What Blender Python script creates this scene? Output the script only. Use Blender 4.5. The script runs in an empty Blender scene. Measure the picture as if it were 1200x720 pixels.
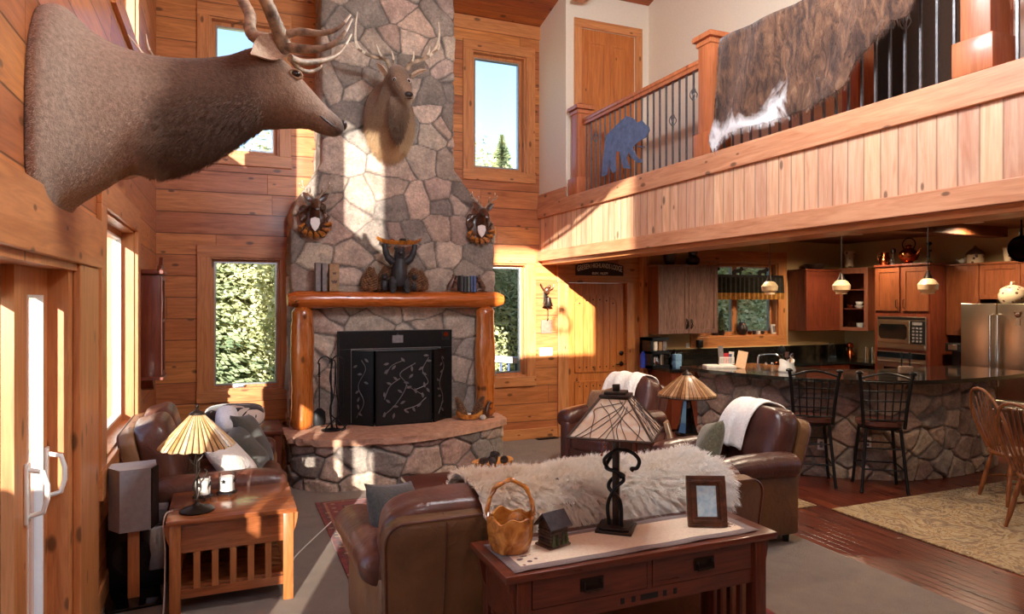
import bpy, bmesh, math, random
import numpy as np
from mathutils import Vector, Matrix, Euler
random.seed(7)
PI = math.pi
R = math.radians
sc = bpy.context.scene
col = sc.collection
# ---------------------------------------------------------------- camera geometry (1200x720 frame)
CAMZ = 1.85
F, U0, V0, TH = 800.0, 600.0, 352.0, math.atan(335/800.0)
SN, CS = math.sin(TH), math.cos(TH)
def dirv(u, v):
    a = (u-U0)/F; b = (V0-v)/F
    return Vector((SN+a*CS, CS-a*SN, b))
def onX(u, v, X):
    d = dirv(u, v); t = X/d.x
    return Vector((X, d.y*t, CAMZ+d.z*t))
def onY(u, v, Y):
    d = dirv(u, v); t = Y/d.y
    return Vector((d.x*t, Y, CAMZ+d.z*t))
def onZ(u, v, Z):
    d = dirv(u, v); t = (Z-CAMZ)/d.z
    return Vector((d.x*t, d.y*t, Z))
# ---------------------------------------------------------------- room constants
XL, YB, XLOFT = -0.70, 8.30, 3.87
# ---------------------------------------------------------------- materials
MATS = {}
def lin(c):
    return tuple((x/12.92 if x <= .04045 else ((x+.055)/1.055)**2.4) for x in [k/255 for k in c]) + (1,)
class NT:
    def __init__(s, name):
        s.m = bpy.data.materials.new(name); s.m.use_nodes = True
        s.t = s.m.node_tree; s.t.nodes.clear()
        s.out = s.n('ShaderNodeOutputMaterial')
        MATS[name] = s.m
    def n(s, typ, **kw):
        nd = s.t.nodes.new(typ)
        for k, v in kw.items():
            setattr(nd, k, v)
        return nd
    def l(s, a, b): s.t.links.new(a, b)
    def val(s, sock, v):
        if hasattr(v, 'is_linked') or isinstance(v, bpy.types.NodeSocket): s.l(v, sock)
        else: sock.default_value = v
    def math(s, op, a, b=None, c=None, clamp=False):
        nd = s.n('ShaderNodeMath', operation=op); nd.use_clamp = clamp
        s.val(nd.inputs[0], a)
        if b is not None: s.val(nd.inputs[1], b)
        if c is not None: s.val(nd.inputs[2], c)
        return nd.outputs[0]
    def coord(s, which='Object'):
        return s.n('ShaderNodeTexCoord').outputs[which]
    def sep(s, v):
        nd = s.n('ShaderNodeSeparateXYZ'); s.l(v, nd.inputs[0]); return nd.outputs
    def comb(s, x, y, z):
        nd = s.n('ShaderNodeCombineXYZ')
        for i, k in enumerate((x, y, z)): s.val(nd.inputs[i], k)
        return nd.outputs[0]
    def noise(s, vec, scale=5, detail=3, rough=.5, dist=0):
        nd = s.n('ShaderNodeTexNoise')
        if vec is not None: s.l(vec, nd.inputs['Vector'])
        nd.inputs['Scale'].default_value = scale; nd.inputs['Detail'].default_value = detail
        nd.inputs['Roughness'].default_value = rough; nd.inputs['Distortion'].default_value = dist
        return nd.outputs['Fac']
    def voro(s, vec, scale=5, feature='F1', rand=1.0):
        nd = s.n('ShaderNodeTexVoronoi', feature=feature)
        s.l(vec, nd.inputs['Vector']); nd.inputs['Scale'].default_value = scale
        nd.inputs['Randomness'].default_value = rand
        return nd
    def ramp(s, fac, stops, interp='LINEAR'):
        nd = s.n('ShaderNodeValToRGB'); cr = nd.color_ramp; cr.interpolation = interp
        while len(cr.elements) < len(stops): cr.elements.new(.5)
        for e, (p, c) in zip(cr.elements, stops):
            e.position = p; e.color = c if len(c) == 4 else lin(c)
        s.l(fac, nd.inputs[0]); return nd.outputs[0]
    def mix(s, fac, a, b, blend='MIX'):
        nd = s.n('ShaderNodeMix', data_type='RGBA', blend_type=blend)
        s.val(nd.inputs[0], fac)
        for i, k in ((6, a), (7, b)):
            if isinstance(k, tuple): nd.inputs[i].default_value = k if len(k) == 4 else lin(k)
            else: s.l(k, nd.inputs[i])
        return nd.outputs[2]
    def bump(s, h, strength=.3, dist=.01):
        nd = s.n('ShaderNodeBump'); nd.inputs['Strength'].default_value = strength
        nd.inputs['Distance'].default_value = dist; s.l(h, nd.inputs['Height']); return nd.outputs[0]
    def bsdf(s, color, rough=.5, metal=0, bump=None, coat=0, spec=.5, sheen=0, trans=0):
        p = s.n('ShaderNodeBsdfPrincipled')
        if isinstance(color, tuple): p.inputs['Base Color'].default_value = color if len(color) == 4 else lin(color)
        else: s.l(color, p.inputs['Base Color'])
        s.val(p.inputs['Roughness'], rough)
        p.inputs['Metallic'].default_value = metal
        p.inputs['Specular IOR Level'].default_value = spec
        p.inputs['Coat Weight'].default_value = coat
        p.inputs['Coat Roughness'].default_value = .15
        p.inputs['Sheen Weight'].default_value = sheen
        p.inputs['Transmission Weight'].default_value = trans
        if bump is not None: s.l(bump, p.inputs['Normal'])
        s.l(p.outputs[0], s.out.inputs[0]); return p
def plain(name, c, rough=.5, metal=0, var=.12, scale=30, bump=.0, coat=0, sheen=0, spec=.5):
    t = NT(name); o = t.coord()
    f = t.noise(o, scale, 4, .6)
    c1 = tuple(max(0, k*(1-var)) for k in c); c2 = tuple(min(255, k*(1+var)) for k in c)
    cc = t.ramp(f, [(.3, c1), (.7, c2)])
    b = t.bump(f, bump, .01) if bump else None
    t.bsdf(cc, rough, metal, b, coat, spec, sheen)
    return t.m
def wood(name, light, dark, L=0, P=None, pw=.2, B=None, rough=.45, coat=0., knots=.6, seam=.6, varp=.35, gs=1.0, jitter=.0, boards=None):
    """planks/boards: L = index of the grain axis, P = axis across planks (None: one board)"""
    t = NT(name); o = t.sep(t.coord())
    A = P if P is not None else (1 if L != 1 else 0)
    Bx = [i for i in range(3) if i not in (L, A)][0]
    lx, ax, bx = o[L], o[A], o[Bx]
    if P is not None:
        q = t.math('DIVIDE', ax, pw)
        idx = t.math('FLOOR', q); fr = t.math('SUBTRACT', q, idx)
        wn = t.n('ShaderNodeTexWhiteNoise', noise_dimensions='1D'); t.l(idx, wn.inputs['W'])
        rnd = wn.outputs['Value']
        if boards:      # butt joints along the plank
            off = t.math('MULTIPLY', rnd, 7.3)
            ql = t.math('ADD', t.math('DIVIDE', lx, boards), off)
            il = t.math('FLOOR', ql); fl = t.math('SUBTRACT', ql, il)
            w2 = t.n('ShaderNodeTexWhiteNoise', noise_dimensions='2D')
            t.l(t.comb(idx, il, 0.0), w2.inputs['Vector']); rnd = w2.outputs['Value']
    else:
        rnd = None
    shift = t.math('MULTIPLY', rnd, 23.0) if rnd is not None else 0.0
    l2 = t.math('ADD', lx, shift)
    gv = t.comb(t.math('MULTIPLY', l2, 1.1*gs), t.math('MULTIPLY', ax, 11.0*gs), t.math('MULTIPLY', bx, 11.0*gs))
    g = t.noise(gv, 1.6, 5, .6, 1.1)
    fine = t.noise(t.comb(t.math('MULTIPLY', l2, 6.0*gs), t.math('MULTIPLY', ax, 110.0*gs), t.math('MULTIPLY', bx, 110.0*gs)), 1.0, 2, .5)
    gg = t.math('ADD', t.math('MULTIPLY', g, .75), t.math('MULTIPLY', fine, .25))
    c = t.ramp(gg, [(.30, dark), (.62, light)])
    if rnd is not None:
        hv = t.n('ShaderNodeHueSaturation')
        t.l(c, hv.inputs['Color'])
        t.val(hv.inputs['Value'], t.math('ADD', t.math('MULTIPLY', rnd, varp), 1-varp*.55))
        t.val(hv.inputs['Hue'], t.math('ADD', t.math('MULTIPLY', rnd, .012), .494))
        c = hv.outputs[0]
    if knots:
        kv = t.comb(t.math('MULTIPLY', l2, 2.2), t.math('MULTIPLY', t.math('ADD', ax, bx), 4.8), 0.0)
        vo = t.voro(kv, 1.0); vo.voronoi_dimensions = '2D'
        cs = t.sep(vo.outputs['Color'])
        on = t.math('GREATER_THAN', cs[0], 1-knots)
        size = t.math('ADD', t.math('MULTIPLY', cs[1], .08), .05)
        k = t.math('SUBTRACT', 1.0, t.math('DIVIDE', vo.outputs['Distance'], size), clamp=True)
        k = t.math('MULTIPLY', t.math('MULTIPLY', k, 2.2, clamp=True), on)
        c = t.mix(t.math('MULTIPLY', k, .75), c, tuple(x*.42 for x in dark))
    h = gg
    bmp = t.math('MULTIPLY', gg, .12)
    if P is not None:
        e = t.math('MINIMUM', fr, t.math('SUBTRACT', 1.0, fr))
        e = t.math('MULTIPLY', e, pw)
        s_ = t.math('SMOOTH_MIN', t.math('DIVIDE', e, .008, clamp=True), 1.0, .05)
        if boards:
            el = t.math('MULTIPLY', t.math('MINIMUM', fl, t.math('SUBTRACT', 1.0, fl)), boards)
            s_ = t.math('MINIMUM', s_, t.math('DIVIDE', el, .004, clamp=True))
        c = t.mix(t.math('MULTIPLY', t.math('SUBTRACT', 1.0, s_), seam), c, tuple(x*.25 for x in dark))
        bmp = t.math('ADD', bmp, s_)
    rr = t.math('ADD', t.math('MULTIPLY', gg, .15), rough-.08)
    t.bsdf(c, rr, 0, t.bump(bmp, .35, .006), coat)
    return t.m

# pine of the great room
wood('pine_wall_x', (206, 130, 74), (152, 84, 40), 0, 2, .235, seam=.9, rough=.42, coat=.15, boards=2.6)
wood('pine_wall_y', (206, 130, 74), (152, 84, 40), 1, 2, .235, seam=.9, rough=.42, coat=.15, boards=2.6)
wood('pine_fascia', (232, 186, 150), (204, 142, 104), 2, 1, .125, rough=.45, coat=.1, varp=.3, knots=.5)
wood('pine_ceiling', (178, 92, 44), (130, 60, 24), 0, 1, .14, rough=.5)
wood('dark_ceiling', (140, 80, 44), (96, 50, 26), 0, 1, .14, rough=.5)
wood('pine_x', (212, 142, 86), (168, 100, 54), 0, rough=.4, coat=.2)
wood('pine_y', (212, 142, 86), (168, 100, 54), 1, rough=.4, coat=.2)
wood('pine_z', (212, 142, 86), (168, 100, 54), 2, rough=.4, coat=.2)
wood('beam_y', (216, 156, 116), (182, 114, 76), 1, rough=.45, knots=.5)
wood('post_z', (196, 116, 72), (158, 82, 44), 2, rough=.42, coat=.2, knots=.2)
wood('pine_door', (204, 124, 60), (164, 86, 36), 2, rough=.42, coat=.15, knots=.4)
wood('log_x', (196, 104, 40), (136, 60, 18), 0, rough=.28, coat=.5, gs=.8)
wood('log_z', (196, 112, 46), (140, 66, 20), 2, rough=.28, coat=.5, gs=.8)
wood('oak_dark_z', (122, 56, 34), (78, 30, 18), 2, rough=.38, coat=.25, knots=0, gs=1.6)
wood('cherry_z', (134, 74, 42), (92, 44, 22), 2, rough=.36, coat=.25, knots=0, gs=1.4)
wood('oak_grey_z', (150, 112, 98), (74, 42, 34), 2, rough=.45, coat=.1, knots=0, gs=2.6)
wood('mission_x', (108, 50, 30), (66, 26, 14), 0, rough=.3, coat=.4, knots=0, gs=1.5)
wood('mission_z', (104, 48, 28), (64, 24, 14), 2, rough=.3, coat=.4, knots=0, gs=1.5)
wood('table_oak_x', (160, 92, 52), (112, 58, 28), 0, rough=.25, coat=.5, knots=0, gs=1.5)
wood('table_oak_z', (176, 108, 58), (128, 70, 32), 2, rough=.35, coat=.3, knots=0, gs=1.5)
wood('windsor_z', (142, 84, 46), (96, 50, 24), 2, rough=.32, coat=.4, knots=0, gs=1.5)
wood('floor_cherry', (108, 46, 26), (54, 18, 10), 1, 0, .075, rough=.3, coat=.25, knots=.1, varp=.6, boards=1.4)
wood('deck_wood', (186, 150, 116), (150, 112, 80), 0, 1, .14, rough=.7)
plain('plaster_white', (232, 220, 200), .8, var=.02, scale=60, bump=.05)
plain('plaster_warm', (214, 182, 132), .8, var=.03, scale=60, bump=.05)
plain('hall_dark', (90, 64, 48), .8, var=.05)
plain('black_metal', (26, 24, 24), .42, metal=.6, var=.15)
plain('iron_rail', (120, 116, 116), .4, metal=.7, var=.1)
plain('leading', (70, 52, 40), .5, metal=.3, var=.1)
plain('dark_bronze', (48, 38, 32), .4, metal=.7, var=.2)
plain('silver_edge', (176, 182, 186), .3, metal=.8, var=.05)
plain('steel', (196, 180, 158), .28, metal=1, var=.04, scale=4)
plain('chrome', (220, 220, 220), .12, metal=1, var=.02)
plain('black_plastic', (18, 18, 18), .35, var=.1)
plain('black_gloss', (10, 10, 10), .08, var=.1, spec=.6)
plain('white_plastic', (236, 232, 224), .4, var=.02)
plain('white_ceramic', (238, 236, 232), .18, var=.02, coat=.5)
plain('grey_speaker', (150, 152, 158), .45, var=.05)
plain('skylit_metal', (100, 116, 146), .45, metal=.3, var=.15, scale=12)  # dark metal with the sky light's blue put into its colour
plain('white_fleece', (234, 230, 224), .95, var=.05, scale=50, bump=.5, sheen=.5)
plain('fabric_green', (92, 88, 66), .9, var=.2, scale=60, bump=.4, sheen=.3)
plain('fabric_dark', (66, 64, 54), .9, var=.2, scale=70, bump=.4, sheen=.3)
plain('fabric_grey', (66, 64, 60), .9, var=.2, scale=70, bump=.4, sheen=.3)
plain('black_cloth', (40, 28, 26), .9, var=.15, scale=40)
plain('antler', (140, 118, 96), .5, var=.4, scale=18, bump=.5)
plain('antler_tip', (222, 208, 184), .4, var=.1, scale=18)
plain('carved_brown', (72, 42, 26), .35, var=.4, scale=25, bump=.5, coat=.3)
plain('carved_gold', (150, 92, 34), .3, var=.4, scale=25, bump=.4, coat=.4)
plain('shield_white', (226, 214, 208), .4, var=.03)
plain('bear_black', (34, 32, 36), .5, var=.4, scale=30, bump=.8)
plain('pinecone', (112, 78, 52), .7, var=.4, scale=30)
plain('pinecone_dark', (62, 46, 38), .7, var=.4, scale=30)
plain('eye_black', (8, 6, 5), .05, var=0, spec=.8)
plain('nose_dark', (34, 26, 22), .3, var=.1)
plain('cream_glass', (226, 196, 150), .3, var=.1, scale=12)
plain('copper', (176, 92, 52), .22, metal=1, var=.2, scale=10)
plain('dark_pot', (52, 38, 32), .35, var=.3, scale=15)
plain('wax_white', (240, 234, 224), .6, var=.02)
plain('paper', (226, 216, 204), .8, var=.05)
plain('paper_peach', (236, 190, 150), .8, var=.05)
plain('blue_plastic', (38, 62, 170), .4, var=.05)
plain('blue_pale', (128, 168, 200), .4, var=.1)
plain('cover_grey', (120, 112, 112), .7, var=.15)
plain('cover_tan', (150, 116, 84), .7, var=.15)
plain('cover_green', (86, 92, 84), .6, var=.1)
plain('cover_blue', (66, 82, 122), .6, var=.1)
plain('cover_black', (48, 48, 50), .6, var=.1)
plain('valance_dark', (44, 40, 30), .9, var=.25, scale=20)
plain('valance_gold', (176, 124, 56), .9, var=.15, scale=20)
plain('plant_green', (58, 66, 36), .7, var=.4, scale=40)
plain('red_flower', (170, 40, 50), .6, var=.3, scale=40)
plain('sign_face', (46, 30, 22), .6, var=.2)
plain('sign_letter', (226, 206, 186), .6, var=.05)
plain('brown_square', (122, 96, 80), .8, var=.1)
plain('roof_shingle', (52, 44, 46), .5, var=.3, scale=40)
plain('cord_white', (220, 212, 200), .6, var=.02)
plain('bark', (96, 76, 60), .9, var=.4, scale=15, bump=.8)
plain('birch_bark', (214, 206, 196), .8, var=.2, scale=10)
plain('rock', (178, 166, 156), .8, var=.25, scale=20, bump=.6)
# ---------------------------------------------------------------- special materials
def mat_stone(name, tint=1.0):
    t = NT(name)
    at = t.n('ShaderNodeAttribute', attribute_name='stone')
    o = t.coord()
    n1 = t.noise(o, 34, 7, .75, .6); n2 = t.noise(o, 6, 3, .6)
    c = t.mix(.75, at.outputs['Color'], t.ramp(n1, [(.28, (96, 90, 86)), (.5, (176, 166, 156)), (.75, (238, 226, 212))]), 'MULTIPLY')
    c = t.mix(.35, c, t.ramp(n2, [(.35, (124, 112, 98)), (.65, (226, 218, 204))]), 'OVERLAY')
    hv = t.n('ShaderNodeHueSaturation'); t.l(c, hv.inputs['Color']); hv.inputs['Value'].default_value = 2.1*tint; hv.inputs['Saturation'].default_value = .72
    t.bsdf(hv.outputs[0], .85, 0, t.bump(n1, .7, .02), spec=.25)
mat_stone('stone_wall'); mat_stone('stone_bar', .95)
t = NT('sandstone'); o = t.coord(); n1 = t.noise(o, 14, 6, .65)
c = t.ramp(n1, [(.3, (158, 112, 88)), (.7, (204, 158, 128))]); t.bsdf(c, .8, 0, t.bump(n1, .6, .01))
def leather(name, a, b, rough=.36):
    t = NT(name); o = t.coord()
    n = t.noise(o, 3.2, 4, .6, .4); f = t.noise(o, 180, 2, .5); w = t.noise(o, 14, 3, .6, 1.2)
    c = t.ramp(n, [(.3, a), (.7, b)])
    h = t.math('ADD', t.math('MULTIPLY', w, .8), t.math('MULTIPLY', f, .12))
    t.bsdf(c, t.math('ADD', t.math('MULTIPLY', n, .15), rough-.07), 0, t.bump(h, .45, .015), .1)
leather('leather_brown', (58, 32, 28), (92, 54, 44), .32)
leather('leather_tan', (116, 76, 44), (150, 104, 64), .5)
leather('leather_olive', (86, 56, 28), (124, 84, 46), .5)
leather('leather_sofa', (74, 42, 32), (118, 74, 56), .33)
t = NT('carpet'); o = t.coord(); n = t.noise(o, 160, 3, .7); n2 = t.noise(o, 7, 3, .6)
c = t.mix(.5, t.ramp(n, [(.3, (84, 66, 52)), (.7, (154, 128, 102))]), t.ramp(n2, [(.3, (102, 80, 62)), (.7, (138, 114, 90))]))
t.bsdf(c, .95, 0, t.bump(n, .8, .02), sheen=.3, spec=.1)
# red patterned rug (object coords: x across, y along)
t = NT('rug_red'); o = t.coord(); s = t.sep(o)
vo = t.voro(o, 9, 'F1', .6); n = t.noise(o, 60, 3, .7)
c = t.ramp(vo.outputs['Distance'], [(.12, (196, 160, 120)), (.2, (60, 38, 40)), (.34, (122, 44, 38)), (.6, (150, 70, 52))], 'CONSTANT')
ex = t.math('SUBTRACT', 1.13, t.math('ABSOLUTE', s[0])); ey = t.math('SUBTRACT', 2.2, t.math('ABSOLUTE', s[1]))
e = t.math('MINIMUM', ex, ey)
bd = t.ramp(e, [(0, (110, 34, 36)), (.05, (60, 36, 40)), (.075, (176, 126, 92)), (.1, (128, 46, 42)), (.22, (52, 34, 40)), (.24, (186, 150, 112)), (.27, (120, 50, 44))], 'CONSTANT')
isb = t.math('LESS_THAN', e, .28)
c = t.mix(isb, c, t.mix(.45, bd, c)); c = t.mix(.35, c, t.ramp(n, [(.3, (60, 40, 36)), (.7, (214, 180, 150))]), 'OVERLAY')
t.bsdf(c, .95, 0, t.bump(n, .5, .01), sheen=.2, spec=.1)
t = NT('rug_cream'); o = t.coord(); s = t.sep(o); n0 = t.noise(o, 3.0, 2, .5, 2.2)
vo = t.noise(o, 3.2, 3, .55, 2.6); n = t.noise(o, 120, 3, .7)
c = t.ramp(vo, [(.0, (169, 147, 112)), (.40, (169, 147, 112)), (.43, (122, 90, 58)), (.47, (157, 126, 80)), (.52, (173, 152, 117)), (.57, (134, 102, 70)), (.62, (107, 87, 65)), (.66, (171, 151, 115))])
c = t.mix(.3, c, t.ramp(n, [(.3, (75, 60, 43)), (.7, (189, 173, 147))]), 'OVERLAY')
t.bsdf(c, .95, 0, t.bump(n, .6, .01), sheen=.2, spec=.1)
t = NT('granite'); o = t.coord(); n = t.noise(o, 90, 4, .8)
c = t.ramp(n, [(.45, (14, 14, 14)), (.62, (44, 42, 38)), (.75, (120, 112, 98))]); t.bsdf(c, .07, 0, None, .3)
t = NT('window_glass')
tr = t.n('ShaderNodeBsdfTransparent'); gl = t.n('ShaderNodeBsdfGlossy'); gl.inputs['Roughness'].default_value = .02
fr = t.n('ShaderNodeFresnel'); fr.inputs['IOR'].default_value = 1.45; mx = t.n('ShaderNodeMixShader')
geo = t.n('ShaderNodeNewGeometry')
t.l(t.math('MULTIPLY', fr.outputs[0], .5), mx.inputs[0]); t.l(tr.outputs[0], mx.inputs[1]); t.l(gl.outputs[0], mx.inputs[2]); t.l(mx.outputs[0], t.out.inputs[0])
t = NT('jar_glass')
tr = t.n('ShaderNodeBsdfTransparent'); gl = t.n('ShaderNodeBsdfGlossy'); gl.inputs['Roughness'].default_value = .05
fr = t.n('ShaderNodeFresnel'); fr.inputs['IOR'].default_value = 1.5; mx = t.n('ShaderNodeMixShader')
t.l(t.math('MULTIPLY', fr.outputs[0], .45), mx.inputs[0]); t.l(tr.outputs[0], mx.inputs[1]); t.l(gl.outputs[0], mx.inputs[2]); t.l(mx.outputs[0], t.out.inputs[0])
def fur_mat(name, stops, axis=0, lo=0, hi=1, namp=.25, scale=5, rough=.8):
    t = NT(name); o = t.coord(); s = t.sep(o)
    f = t.math('DIVIDE', t.math('SUBTRACT', s[axis], lo), hi-lo)
    f = t.math('ADD', f, t.math('MULTIPLY', t.math('SUBTRACT', t.noise(o, scale, 4, .6), .5), namp))
    c = t.ramp(f, stops)
    n = t.noise(o, 60, 3, .7)
    c = t.mix(.4, c, t.ramp(n, [(.3, (70, 62, 56)), (.7, (220, 212, 204))]), 'OVERLAY')
    t.bsdf(c, rough, 0, t.bump(n, .5, .01), sheen=.2, spec=.2)
    return t
def shade_mat(name, stops, n_panels, lead, lw=.05):
    """ribbed stained glass cone: panels around local z"""
    t = NT(name); o = t.coord(); s = t.sep(o)
    an = t.math('DIVIDE', t.math('ADD', t.math('ARCTAN2', s[1], s[0]), PI), 2*PI/n_panels)
    idx = t.math('FLOOR', an); fr = t.math('SUBTRACT', an, idx)
    wn = t.n('ShaderNodeTexWhiteNoise', noise_dimensions='1D'); t.l(idx, wn.inputs['W'])
    c = t.ramp(wn.outputs['Value'], stops)
    n = t.noise(o, 25, 3, .6); c = t.mix(.4, c, t.ramp(n, [(.3, (150, 120, 90)), (.7, (250, 240, 226))]), 'OVERLAY')
    e = t.math('MINIMUM', fr, t.math('SUBTRACT', 1.0, fr)); ld = t.math('LESS_THAN', e, lw)
    c = t.mix(ld, c, lead)
    p = t.bsdf(c, .3, 0, t.bump(t.math('SUBTRACT', 1.0, ld), .3, .003))
    tl = t.n('ShaderNodeBsdfTranslucent'); t.l(c, tl.inputs['Color'])
    mx = t.n('ShaderNodeMixShader'); mx.inputs[0].default_value = .35
    t.l(p.outputs[0], mx.inputs[1]); t.l(tl.outputs[0], mx.inputs[2]); t.l(mx.outputs[0], t.out.inputs[0])
shade_mat('pleat_shade', [(.0, (196, 150, 96)), (.5, (222, 186, 136)), (1, (236, 212, 176))], 34, (96, 66, 40), .13)
shade_mat('ribbed_shade', [(.0, (110, 74, 48)), (.35, (186, 146, 104)), (.7, (142, 98, 66)), (1, (206, 176, 140))], 44, (44, 32, 26), .09)
t = NT('pyramid_shade'); o = t.coord(); n = t.noise(o, 7, 2, .5, 1.0)
c = t.ramp(n, [(.32, (224, 190, 150)), (.45, (244, 232, 212)), (.58, (230, 204, 176)), (.68, (248, 240, 226))])
p = t.bsdf(c, .3); tl = t.n('ShaderNodeBsdfTranslucent'); t.l(c, tl.inputs['Color']); mx = t.n('ShaderNodeMixShader'); mx.inputs[0].default_value = .5
t.l(p.outputs[0], mx.inputs[1]); t.l(tl.outputs[0], mx.inputs[2]); t.l(mx.outputs[0], t.out.inputs[0])
t = NT('burl'); o = t.coord(); n = t.noise(o, 9, 4, .6, 1.8)
c = t.ramp(n, [(.3, (120, 66, 24)), (.5, (192, 122, 50)), (.7, (222, 164, 84))]); t.bsdf(c, .25, 0, t.bump(n, .2, .01), .5)
t = NT('runner_cream'); o = t.coord(); s = t.sep(o); n = t.noise(o, 90, 3, .7)
ex = t.math('SUBTRACT', .625, t.math('ABSOLUTE', s[0])); ey = t.math('SUBTRACT', .17, t.math('ABSOLUTE', s[1])); e = t.math('MINIMUM', ex, ey)
c = t.ramp(e, [(0, (122, 106, 100)), (.045, (226, 204, 178))], 'CONSTANT')
lf = t.voro(t.comb(t.math('MULTIPLY', s[0], 1.0), s[1], 0.0), 34, 'F1', 1.0)
corner = t.math('MULTIPLY', t.math('LESS_THAN', t.math('ABSOLUTE', t.math('SUBTRACT', ex, .10)), .05), t.math('LESS_THAN', t.math('ABSOLUTE', t.math('SUBTRACT', ey, .10)), .05))
c = t.mix(t.math('MULTIPLY', corner, t.math('LESS_THAN', lf.outputs['Distance'], .38)), c, (96, 60, 48))
c = t.mix(.3, c, t.ramp(n, [(.3, (110, 96, 84)), (.7, (240, 226, 206))]), 'OVERLAY')
t.bsdf(c, .9, 0, t.bump(n, .4, .005), sheen=.2)
t = NT('photo_blue'); o = t.coord(); n = t.noise(o, 22, 4, .6, .5)
t.bsdf(t.ramp(n, [(.3, (150, 204, 226)), (.6, (206, 238, 246)), (.75, (240, 250, 250))]), .2)
t = NT('pottery_pattern'); o = t.coord(); vo = t.voro(o, 18)
t.bsdf(t.ramp(vo.outputs['Distance'], [(.2, (96, 64, 50)), (.3, (226, 202, 168))], 'CONSTANT'), .3)
t = NT('pillow_white'); o = t.coord(); vo = t.noise(o, 20, 4, .6, 1.0); t.bsdf((236, 228, 216), .9, 0, t.bump(vo, .9, .02), sheen=.3)
t = NT('cow_blanket'); o = t.coord(); vo = t.noise(o, 6, 1, .4, 1.6)
t.bsdf(t.ramp(vo, [(.0, (44, 28, 24)), (.52, (226, 208, 188))], 'CONSTANT'), .9, 0, t.bump(t.noise(o, 80, 2, .5), .4, .01), sheen=.3)
t = NT('door_glass_black'); o = t.coord(); t.bsdf((14, 13, 13), .1, 0, None)
t = NT('mesh_screen'); o = t.coord()
c = t.ramp(t.noise(o, 300, 2, .5), [(.3, (12, 11, 11)), (.7, (34, 32, 31))]); t.bsdf(c, .5, .4)
t = NT('ground_out'); o = t.coord(); n = t.noise(o, 3, 5, .7)
t.bsdf(t.ramp(n, [(.3, (150, 140, 110)), (.7, (206, 196, 172))]), .95)
def leaf_mat(name, a, b, trn=.35):
    t = NT(name); o = t.coord(); n = t.noise(o, 2.5, 3, .7)
    c = t.ramp(n, [(.3, a), (.7, b)])
    d = t.n('ShaderNodeBsdfDiffuse'); tl = t.n('ShaderNodeBsdfTranslucent'); t.l(c, d.inputs[0]); t.l(c, tl.inputs[0])
    mx = t.n('ShaderNodeMixShader'); mx.inputs[0].default_value = trn
    t.l(d.outputs[0], mx.inputs[1]); t.l(tl.outputs[0], mx.inputs[2]); t.l(mx.outputs[0], t.out.inputs[0])
leaf_mat('needles', (84, 106, 80), (178, 184, 140)); leaf_mat('leaves_light', (146, 156, 98), (232, 226, 178))
def emis(name, c, s):
    t = NT(name); e = t.n('ShaderNodeEmission'); e.inputs[0].default_value = lin(c); e.inputs[1].default_value = s; t.l(e.outputs[0], t.out.inputs[0])
emis('lamp_disc', (255, 226, 180), 9.0)
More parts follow.
